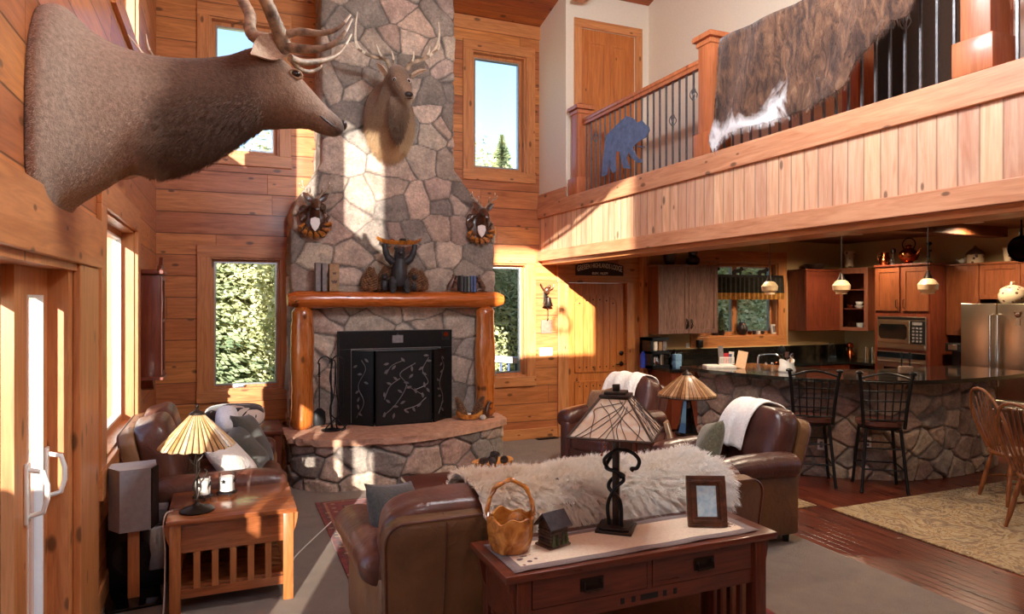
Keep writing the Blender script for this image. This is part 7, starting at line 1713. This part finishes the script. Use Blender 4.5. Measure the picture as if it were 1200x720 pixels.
for k, x in enumerate((-.58, -.13, .36)):
    MB().prism(bear2, 0, .008, Tm(x, -.03, VZ+.03) @ Rm(90, 'X')).build('bear_cutout', 'black_metal', va, smooth=False)
# pendants over the bar
def pendant(u, v, Z, label):
    d = dirv(u, v); t0 = (Z-CAMZ)/d.z; p = Vector((d.x*t0, d.y*t0, Z)); t = thing('pendant_light', label, 'pendant lamp', (p.x, p.y, 2.779), 0, 'pendants over the bar'); z = Z-2.779
    MB().lathe([(.001, -.001), (.06, -.001), (.055, -.02), (.012, -.03), (.001, -.03)], 20).build('ceiling_rose', 'dark_bronze', t)
    MB().tube([(0, 0, -.02), (0, 0, z+.09)], .004, 6).build('pendant_cord', 'black_plastic', t)
    MB().lathe([(.001, .12), (.012, .118), (.02, .09), (.034, .06), (.03, .052), (.001, .05)], 16, c=(0, 0, z)).build('socket_cap', 'dark_bronze', t)
    MB().lathe([(.03, .058), (.05, .045), (.075, .01), (.07, -.03), (.045, -.052), (.048, -.066), (.04, -.066), (.04, -.05), (.063, -.028), (.068, .01), (.045, .038)], 20, c=(0, 0, z), cap=False).build('glass_shade', 'cream_glass', t)
    return t
pendant(902, 337, 1.97, 'cream pendant lamp hanging in front of the kitchen window valance'); pendant(986, 336, 1.97, 'cream pendant lamp hanging before the glass corner cupboard'); pendant(1087.5, 335, 1.965, 'cream pendant lamp hanging before the oven tower')
# objects on top of the cabinets
TOPZ = UC+UH+.031
def top(u, v, X=None, Y=None):
    p = onX(u, v, X) if X else onY(u, v, Y); return p
CTG = 'pots on top of the kitchen cabinets'
lathe_thing('pottery_vase', [(.001, 0), (.06, 0), (.09, .10), (.10, .22), (.09, .28), (.08, .28), (.001, .26)], 'dark_pot', (top(786, 300, Y=8.1).x, 8.12, TOPZ), 'wide dark planter on the loop-pull cabinet', 'vase', CTG)
lathe_thing('pottery_vase', [(.001, 0), (.06, 0), (.10, .05), (.10, .10), (.05, .15), (.07, .19), (.065, .24), (.04, .27), (.001, .27)], 'dark_pot', (top(813, 300, Y=8.1).x, 8.12, TOPZ), 'double-bellied dark vase on the loop-pull cabinet', 'vase', CTG)
lathe_thing('pottery_bowl', [(.001, 0), (.10, 0), (.15, .05), (.17, .09), (.15, .09), (.001, .03)], 'dark_pot', (top(955, 310, Y=8.1).x, 8.10, TOPZ-.02), 'low dark bowl on the single-door cabinet by the window', 'bowl', CTG)
lathe_thing('pottery_vase', [(.001, 0), (.05, 0), (.065, .02), (.05, .10), (.055, .18), (.09, .26), (.08, .26), (.001, .2)], 'pottery_pattern', (9.12, 7.92, TOPZ+.006), 'flared patterned vase on the glass corner cupboard', 'vase', CTG)
def tw(u): 
    p = onX(u, 300, 8.95); return p.y
t = thing('copper_pitcher', 'copper pitcher with handle on the oven tower', 'pitcher', (8.95, tw(1037), 2.361), -PI/2, CTG)
MB().lathe([(.001, 0), (.065, 0), (.08, .04), (.075, .10), (.05, .15), (.055, .19), (.047, .19), (.001, .03)], 20).build('pitcher_body', 'copper', t); MB().tube([Vector(p) for p in crom([(-.05, 0, .17), (-.11, 0, .16), (-.11, 0, .08), (-.075, 0, .05)], 6)], .008, 8).build('handle', 'copper', t)
t = thing('pottery_figure', 'spindly dark figure between the pitcher and the copper kettle', 'ornament', (8.95, tw(1047), 2.361), 0, CTG)
MB().lathe([(.001, 0), (.05, 0), (.045, .03), (.015, .06), (.012, .16), (.035, .19), (.03, .23), (.001, .25)], 16).ell((.0, .03, .06), (.03, .03, .04), 10).build('figure_body', 'dark_pot', t)
t = thing('copper_kettle', 'big ribbed copper kettle with a tall loop handle on the oven tower', 'kettle', (8.95, tw(1065), 2.361), -PI/2, CTG)
m = MB(); m.loft([[(r*(1+.05*math.cos(8*a)*s)*math.cos(a), r*(1+.05*math.cos(8*a)*s)*math.sin(a), z) for a in np.linspace(0, 2*PI, 65)[:-1]] for r, z, s in ((.05, 0, 0), (.07, .012, 0), (.045, .03, 0), (.10, .06, .8), (.125, .12, 1), (.115, .17, 1), (.06, .22, .5), (.03, .235, 0), (.03, .25, 0), (.05, .258, 0), (.02, .28, 0))]).tube([(.10, 0, .12), (.16, 0, .17), (.18, 0, .21)], [.022, .014, .010], 8).build('kettle_body', 'copper', t, ang=60)
MB().tube([Vector(p) for p in crom([(-.07, 0, .21), (-.10, 0, .29), (-.05, 0, .36), (.05, 0, .36), (.10, 0, .29), (.07, 0, .21)], 6)], .008, 8).build('loop_handle', 'dark_bronze', t)
t = thing('iron_candlestick', 'thin dark twig candlestick behind the oven tower pendant cord', 'candlestick', (8.95, tw(1089), 2.361), 0, CTG)
m = MB(); m.lathe([(.001, 0), (.05, 0), (.04, .015), (.012, .03), (.001, .04)], 16).tube([(0, 0, .02), (.01, 0, .12), (-.008, 0, .2), (0, 0, .27)], .007, 8).ell((0, .02, .09), .02, 8).ell((0, -.02, .17), .018, 8).ell((0, 0, .27), (.035, .035, .03), 10); m.build('stick_body', 'black_metal', t)
t2 = 2.33
def tx(u): return onX(u, 300, 9.22).y
t = thing('ceramic_bird', 'small pale ceramic bird beside the birdhouse jar', 'ornament', (9.22, tx(1128), t2), -PI/2, CTG)
MB().ell((0, 0, .05), (.05, .03, .035), 12).ell((.045, 0, .085), (.022, .02, .02), 10).tube([(-.045, 0, .055), (-.09, 0, .075)], [.016, .005], 8).lathe([(.001, 0), (.025, 0), (.02, .02), (.001, .02)], 12).build('bird_body', 'paper', t)
t = thing('birdhouse_jar', 'patterned birdhouse-shaped ceramic jar above the fridge-side cabinet', 'jar', (9.22, tx(1143), t2), -PI/2, CTG)
MB().lathe([(.001, 0), (.09, 0), (.10, .06), (.095, .13), (.001, .13)], 16).build('jar_body', 'pottery_pattern', t); MB().lathe([(.115, .13), (.11, .145), (.05, .20), (.02, .225), (.02, .24), (.001, .25)], 16).build('jar_roof', 'brown_square', t)
lathe_thing('pottery_vase', [(.001, 0), (.035, 0), (.04, .05), (.055, .19), (.045, .19), (.001, .05)], 'pottery_pattern', (9.22, tx(1181), t2), 'tall spotted black and white cup near the hanging pan', 'vase', CTG)
t = thing('cookie_jar', 'big cream leaf-patterned cookie jar standing on the fridge', 'jar', (8.98, onX(1187, 350, 8.98).y, 1.811), 0)
MB().lathe([(.001, 0), (.12, 0), (.15, .05), (.155, .11), (.135, .16), (.001, .165)], 28).build('jar_body', 'pottery_pattern', t); MB().lathe([(.138, .16), (.13, .18), (.07, .215), (.03, .225), (.001, .228)], 28).tube([(-.035, 0, .22), (-.025, 0, .26), (.025, 0, .26), (.035, 0, .22)], .012, 8).build('jar_lid', 'pottery_pattern', t)
# hanging pan and hook from the ceiling rack
p = onY(1197, 290, 5.0); t = thing('hanging_pan', 'black frying pan hanging from an iron hook under the kitchen ceiling', 'pan', (p.x, 5.0, 2.779), 0)
z = p.z-2.779
MB().tube([(0, 0, 0), (0, 0, -.10), (-.03, 0, -.14), (-.03, 0, -.18), (0, 0, -.19), (.02, 0, -.17)], .007, 8).build('hook', 'black_metal', t)
M = Tm(0, 0, z-.02) @ Rm(-40, 'Z') @ Rm(90, 'X')
MB().lathe([(.001, .0), (.12, .0), (.15, .035), (.155, .04), (.148, .04), (.118, .006), (.001, .006)], 32, M=M).build('pan_body', 'black_gloss', t); MB().tube([(0, 0, z+.12), (0, 0, z+.22), (0, 0, -.17)], [.014, .012, .010], 8).build('pan_handle', 'black_metal', t)
# items on the counter corner
x0_ = onY(1011, 400, 8.05).x
lathe_thing('utensil_jar', [(.001, 0), (.06, 0), (.065, .18), (.05, .22), (.055, .27), (.045, .27), (.001, .03)], 'jar_glass', (onY(975, 400, 8.05).x, 8.05, CT), 'tall glass jar on the dark counter under the single-door cabinet', 'jar')
t = thing('copper_gourd', 'copper-coloured gourd figure on the dark counter corner', 'ornament', (onY(996, 400, 8.0).x, 8.0, CT)); MB().lathe([(.001, 0), (.05, 0), (.075, .06), (.05, .12), (.035, .15), (.055, .19), (.045, .24), (.001, .26)], 20).build('gourd_body', 'copper', t)
for u, lb in ((1015, 'steel pepper mill nearer the copper gourd'), (1022.5, 'steel salt mill nearer the oven tower')): lathe_thing('spice_mill', [(.001, 0), (.028, 0), (.03, .02), (.024, .10), (.03, .16), (.02, .19), (.001, .20)], 'steel', (onY(u, 400, 7.75).x, 7.75, CT), lb, 'spice mill', 'steel mills on the counter')
t = thing('espresso_machine', 'black and steel coffee machine between the oven tower and the fridge', 'coffee maker', (9.10, 6.13, CT), -PI/2)
m = MB(); m.box(-.11, .11, -.02, .22, 0, .36, bev=.01).box(-.11, .11, -.16, -.02, .25, .36, bev=.01).box(-.11, .11, -.16, -.02, 0, .03, bev=.004).build('machine_body', 'black_plastic', t, smooth=False); MB().box(-.06, .06, -.165, -.158, .27, .34, bev=.003).build('front_plate', 'steel', t, smooth=False); MB().lathe([(.001, 0), (.045, 0), (.05, .06), (.04, .10), (.001, .10)], 16, c=(0, -.09, .032)).build('carafe', 'jar_glass', t)
# ---- on the bar top
def bt(u, v): return onZ(u, v, BT)
b = bt(866, 434); t = thing('utensil_crock', 'white scalloped crock full of kitchen utensils on the bar', 'crock', bt(922, 436), 0)
MB().loft([[(r*math.cos(a), r*math.sin(a), z+(.02*math.cos(2*a) if i >= 3 else 0)) for a in np.linspace(0, 2*PI, 33)[:-1]] for i, (r, z) in enumerate(((.085, 0), (.095, .02), (.075, .08), (.08, .125), (.07, .125), (.06, .08), (.06, .02)))]).build('crock_body', 'white_ceramic', t, ang=60)
rg = random.Random(8)
UG = 'utensils in the white crock'
c0 = t.location
for k, (dx, dy, ln, mt, lb) in enumerate(((-.04, .0, .25, 'black_plastic', 'big black round spoon in the white crock'), (.01, .01, .18, 'carved_brown', 'wooden spatula in the middle of the white crock'), (.03, -.01, .17, 'cover_tan', 'tan whisk handle in the white crock'), (.045, .01, .15, 'dark_bronze', 'dark tongs leaning out of the white crock'))):
    q = thing('utensil', lb, 'utensil', (c0.x+dx*.5, c0.y+dy, c0.z+.03), 0, UG); e = Vector((dx*1.6, dy, ln))
    MB().tube([(0, 0, 0), e*.75], .006, 6).build('handle', mt, q)
    if k == 0: MB().ell(tuple(e*.85), (.055, .012, .05), 14).build('spoon_head', mt, q)
    elif k == 1: MB().bar(e*.7, e*1.05, .04, .008).build('spatula_head', mt, q)
    elif k == 2:
        m = MB()
        for j in range(5): a = j*1.256; m.tube([e*.7, e*.85+Vector((.022*math.cos(a), .022*math.sin(a), 0)), e*1.05], .002, 5)
        m.build('whisk_wires', 'chrome', q)
    else: MB().tube([e*.7, e*1.1+Vector((.012, 0, 0))], .008, 6).tube([e*.7, e*1.1-Vector((.012, 0, 0))], .008, 6).build('tongs_head', mt, q)
b = bt(851, 431); t = thing('book_stack', 'open white binder lying at the end of the bar', 'binder', (b.x-.06, b.y+.05, BT), R(-25)); MB().box(-.17, .17, -.11, .11, 0, .022, bev=.003).build('binder_cover', 'paper', t, smooth=False); MB().box(-.165, .0, -.105, .105, .022, .028).build('page', 'white_plastic', t, smooth=False); MB().box(.02, .165, -.105, .105, .022, .030).build('page', 'white_plastic', t, smooth=False)
b = bt(857, 431); t = thing('card_caddy', 'white wire caddy with cards and red tags on the bar binder', 'caddy', (b.x+.03, b.y+.12, BT+.031), R(-25))
m = MB()
for k in range(9): m.box(-.08+k*.02-.004, -.08+k*.02+.004, -.03, -.026, 0, .08).box(-.08+k*.02-.004, -.08+k*.02+.004, .026, .03, 0, .08)
m.box(-.085, .085, -.031, .031, 0, .006).box(-.085, .085, -.032, -.024, .076, .084).box(-.085, .085, .024, .032, .076, .084).build('caddy_body', 'white_plastic', t, smooth=False)
for k, (xx, h, mt) in enumerate(((-.06, .22, 'cover_grey'), (.0, .13, 'red_flower'), (.03, .12, 'cover_blue'), (.05, .15, 'paper'))): MB().box(xx-.03, xx+.03, -.012+k*.006, -.009+k*.006, .008, h, Rm(3*k-4, 'Y')).build('card', mt, t, smooth=False)
b = bt(872, 433); o = MB().box(-.055, .055, -.004, .004, 0, .20, Rm(-14, 'X') @ Rm(12, 'Y')).build('menu_card', 'paper_peach'); o.location = (b.x+.03, b.y+.10, BT+.004); o.rotation_euler = (0, 0, R(-35)); tag(o, 'peach-coloured card propped upright beside the wire caddy on the bar', 'card')
b = bt(1072, 440); t = thing('napkin_bear', 'small pale wooden figure holder with two black uprights on the bar', 'napkin holder', (b.x+.02, b.y+.12, BT), R(-35))
MB().box(-.07, .07, -.04, .04, 0, .085, bev=.018, seg=3).build('holder_body', 'brown_square', t)
for s in (-1, 1): MB().tube([(s*.04, 0, .08), (s*.04, 0, .22)], .008, 8).ell((s*.04, 0, .22), .014, 8).build('upright', 'black_metal', t)
# ---- dining
o = MB().box(0, 3.6, -2.35, 0, 0, .014, bev=.005).build('rug', 'rug_cream', smooth=False); o.location = (4.93, 4.47, -.004); tag(o, 'cream and tan floral rug on the cherry floor under the dining chairs', 'rug')
p = onZ(952, 589, 0); o = MB().box(-.30, .30, -.42, .42, 0, .012, bev=.004).build('rug', 'rug_cream', smooth=False); o.location = (4.60, 5.02, -.004); tag(o, 'small patterned mat on the cherry floor between recliner and bar stools', 'rug')
def windsor(x, y, rz, label):
    t = thing('windsor_chair', label, 'chair', (x, y, .010), rz, 'windsor dining chairs')     # local +Y = facing
    m = MB(); ring = lambda s, z: [(.225*s*math.cos(a)*(1+.06*math.sin(a)), .215*s*math.sin(a), z) for a in np.linspace(0, 2*PI, 37)[:-1]]
    m.loft([ring(.86, .425), ring(.98, .432), ring(1, .45), ring(.96, .462), ring(.8, .455), ring(.3, .448)]).build('seat', 'windsor_z', t)
    hoop = [Vector(p) for p in crom([(-.20, -.12, .455), (-.225, -.20, .65), (-.215, -.26, .82), (-.13, -.31, .985), (0, -.325, 1.03), (.13, -.31, .985), (.215, -.26, .82), (.225, -.20, .65), (.20, -.12, .455)], 7)]
    MB().tube(hoop, .0135, 10).build('hoop_back', 'windsor_z', t)
    for k in range(7):
        u = -.78+1.56*k/6; xt = u*.19; zt = .985-.25*u*u*.9; MB().tube([(u*.155, -.16+.03*u*u, .455), (u*.175, -.225, .65), (xt, -.30+.02*u*u, zt+.02)], [.008, .010, .006], 8).build('spindle', 'windsor_z', t)
    MB().bar((-.215, -.185, .62), (.215, -.185, .62), .02, .03).build('back_rail', 'windsor_z', t) if False else None
    for sx in (-1, 1):
        for sy in (-1, 1):
            a = Vector((sx*.13, sy*.12, .43)); b = Vector((sx*.20, sy*.20, 0)); MB().tube([a.lerp(b, f) for f in (0, .15, .3, .38, .42, .46, .7, .9, 1)], [.013, .016, .021, .021, .015, .02, .021, .016, .013], 10).build('leg', 'windsor_z', t)
    m = MB()
    for sx in (-1, 1): m.tube([(sx*.167, -.165, .20), (sx*.167, .165, .20)], .009, 8)
    m.tube([(-.165, 0, .20), (.165, 0, .20)], .009, 8); m.build('stretcher', 'windsor_z', t)
    return t
windsor(6.66, 3.98, R(-116), 'hoop-back windsor chair nearer the stone bar, on the cream rug')
windsor(5.98, 3.32, R(-104), 'hoop-back windsor chair cut by the picture edge, on the cream rug')
# ================================================================ OUTSIDE
struct(MB().box(-40, 50, -30, 60, -.9, -.5).build('ground', 'ground_out', smooth=False))
struct(MB().box(-4.5, XL-.2, -1.5, 9.5, -.3, -.08).build('deck_floor', 'deck_wood', smooth=False))
struct(MB().box(-2.05, -1.75, -.9, .75, -.08, 1.75, bev=.02).build('sun_blocker', 'rock', smooth=False))  # unseen block added on the deck to shape the sun patches indoors
dr_ = thing('deck_railing', 'wooden deck railing seen through the patio door', 'railing', (-4.3, 4.0, -.08), 0, 'deck railings')
MB().box(-.05, .05, -4, 5, .95, 1.0).build('handrail', 'deck_wood', dr_, smooth=False)
for k in range(4): MB().box(-.05, .05, -4+k*3-.05 if k else -4, -4+k*3+.05 if k else -3.9, 0, .95).build('post', 'deck_wood', dr_, smooth=False)
for k in range(36):
    if k % 12: MB().box(-.012, .012, -4+k*.25-.012, -4+k*.25+.012, .1, .95).build('baluster', 'black_metal', dr_, smooth=False)
struct(MB().box(2.5, 8.0, YB+.22, 10.4, -.3, -.06).build('porch_floor', 'deck_wood', smooth=False))
pr = thing('porch_railing', 'pale sloping porch railing with dark balusters outside the narrow back window', 'railing', (3.2, 10.2, -.06), 0, 'deck railings')
M = Matrix(((1, 0, 0, 0), (0, 1, 0, 0), (-.10, 0, 1, 0), (0, 0, 0, 1)))
MB().box(0, 3.2, -.07, .07, 1.0, 1.10, M, bev=.006).build('handrail', 'paper', pr, smooth=False)
MB().box(0, 3.2, -.03, .03, .12, .18, M).build('bottom_rail', 'paper', pr, smooth=False)
for k in range(24): MB().box(.1+k*.13-.012, .1+k*.13+.012, -.012, .012, .18, 1.0, M).build('baluster', 'cover_blue', pr, smooth=False)
def foliage_mesh(seed, h, r, kind, n):
    rg = np.random.RandomState(seed); V = []; Fc = []
    for i in range(n):
        f = rg.rand()
        if kind == 'spruce':
            f = f**.9; z = .06*h+h*.94*f; tier = .62+.38*(1-((f*11) % 1)); R_ = r*(1-f)**.85*tier; rr = R_*(rg.rand()**.45); a = rg.rand()*6.283; s = .075*(1.1-f*.5)
            d = np.array([math.cos(a), math.sin(a), -.25])
        else:
            u = rg.randn(3); u /= np.linalg.norm(u); k = rg.rand()**.35; lump = 1+.25*math.sin(u[0]*5+seed)*math.sin(u[2]*4+u[1]*5); z = h*.50+u[2]*h*.50*k*lump; rr = math.hypot(u[0], u[1])*r*k*lump; a = math.atan2(u[1], u[0]); s = .055; d = rg.randn(3)
        c = np.array([rr*math.cos(a), rr*math.sin(a), z]); d = d/np.linalg.norm(d); w = np.cross(d, rg.randn(3)); w /= np.linalg.norm(w)
        l = s*rg.uniform(.7, 1.5); k0 = len(V); V += [c-d*l-w*l*.0, c+w*l*.42, c+d*l, c-w*l*.42]; Fc.append((k0, k0+1, k0+2, k0+3))
    me = bpy.data.meshes.new('foliage'); me.from_pydata([tuple(v) for v in V], [], Fc); me.materials.append(MATS['needles' if kind == 'spruce' else 'leaves_light']); return me
tm = {}
def tree(x, y, h, r, kind, label, rz=0, v=0, n=22000):
    t = thing('spruce_tree' if kind == 'spruce' else 'leafy_tree', label, 'tree', (x, y, -.5), rz, 'trees outside the windows')
    key = (kind, v)
    if key not in tm: tm[key] = foliage_mesh(11+v, 6.0, 1.5, kind, n)
    f = bpy.data.objects.new('foliage', tm[key]); col.objects.link(f); f.parent = t; f.scale = (r/1.5, r/1.5, h/6)
    MB().tube([(0, 0, 0), (.03, 0, h*.4), (0, .02, h*.93)], [.11, .07, .015], 8).build('trunk', 'bark' if kind == 'spruce' else 'birch_bark', t)
tree(-.55, 13.2, 4.9, 1.7, 'spruce', 'spruce filling the outer half of the corner window', .3, 0)
tree(.9, 13.6, 5.2, 1.5, 'leafy', 'sunlit pale leafy tree beyond the corner window', 1.1, 0)
tree(.2, 15.5, 5.6, 1.9, 'spruce', 'spruce standing behind the other two at the corner window', 2.0, 1)
tree(-1.6, 15.5, 5.0, 1.8, 'leafy', 'leafy tree at the far edge of the corner window view', .5, 1)
tree(2.0, 15.0, 5.0, 1.7, 'spruce', 'spruce hidden mostly behind the chimney', .9, 1)
tree(5.62, 14.0, 6.0, 1.5, 'spruce', 'pointed spruce whose tip shows in the upper window right of the chimney', .2, 0)
tree(5.1, 14.4, 5.75, 1.7, 'leafy', 'leafy treetop beside the pointed spruce', 1.7, 1)
tree(4.3, 13.2, 4.6, 1.6, 'leafy', 'leafy tree behind the porch railing', .3, 0)
tree(10.2, 13.0, 5.2, 2.0, 'leafy', 'leafy tree outside the kitchen window', .7, 1)
tree(12.2, 13.4, 5.6, 2.0, 'spruce', 'spruce outside the kitchen window', 2.7, 0)
tree(14.0, 14.5, 5.6, 2.2, 'leafy', 'leafy tree at the far side of the kitchen window view', 1.7, 0)
tree(-7.5, 16.5, 6.5, 2.2, 'spruce', 'spruce beyond the deck seen through the patio door', .1, 0)
tree(-6.8, 22.0, 6.8, 2.5, 'leafy', 'leafy tree far beyond the deck', .4, 1)
# ================================================================ LIGHT, SKY, CAMERA
w = bpy.data.worlds.new('World'); sc.world = w; w.use_nodes = True
nt = w.node_tree; nt.nodes.clear()
sk = nt.nodes.new('ShaderNodeTexSky'); sk.sky_type = 'NISHITA'; sk.sun_disc = False; sk.sun_elevation = R(30); sk.sun_rotation = R(210); sk.air_density = 1.0; sk.dust_density = 1.2; sk.ozone_density = 2.0; sk.altitude = 2500
bg = nt.nodes.new('ShaderNodeBackground'); bg.inputs['Strength'].default_value = SKY
out = nt.nodes.new('ShaderNodeOutputWorld'); nt.links.new(sk.outputs[0], bg.inputs[0]); nt.links.new(bg.outputs[0], out.inputs[0])
L = bpy.data.lights.new('sun', 'SUN'); L.energy = SUN; L.angle = R(.5); L.color = (1.0, .95, .85)
o = bpy.data.objects.new('sun', L); col.objects.link(o)
o.rotation_euler = Vector((.37, 1.0, -.255)).to_track_quat('-Z', 'Y').to_euler()
cam = bpy.data.cameras.new('camera'); cam.sensor_width = 36; cam.lens = 24; cam.shift_y = -8/1200; cam.clip_start = .05
co = bpy.data.objects.new('camera', cam); col.objects.link(co); co.location = (0, 0, CAMZ); co.rotation_euler = (PI/2, 0, -TH)
sc.camera = co
vs = sc.view_settings; vs.view_transform = 'Standard'; vs.look = 'None'; vs.gamma = 1; vs.use_curve_mapping = False; vs.exposure = EXPO
cy = sc.cycles; cy.use_denoising = True; cy.denoiser = 'OPENIMAGEDENOISE'; cy.caustics_reflective = False; cy.caustics_refractive = False
cy.max_bounces = 8; cy.diffuse_bounces = 4; cy.glossy_bounces = 3; cy.transparent_max_bounces = 12; cy.sample_clamp_indirect = 8
cy.use_adaptive_sampling = True; cy.adaptive_threshold = .02
sc.cycles_curves.shape = 'RIBBONS'
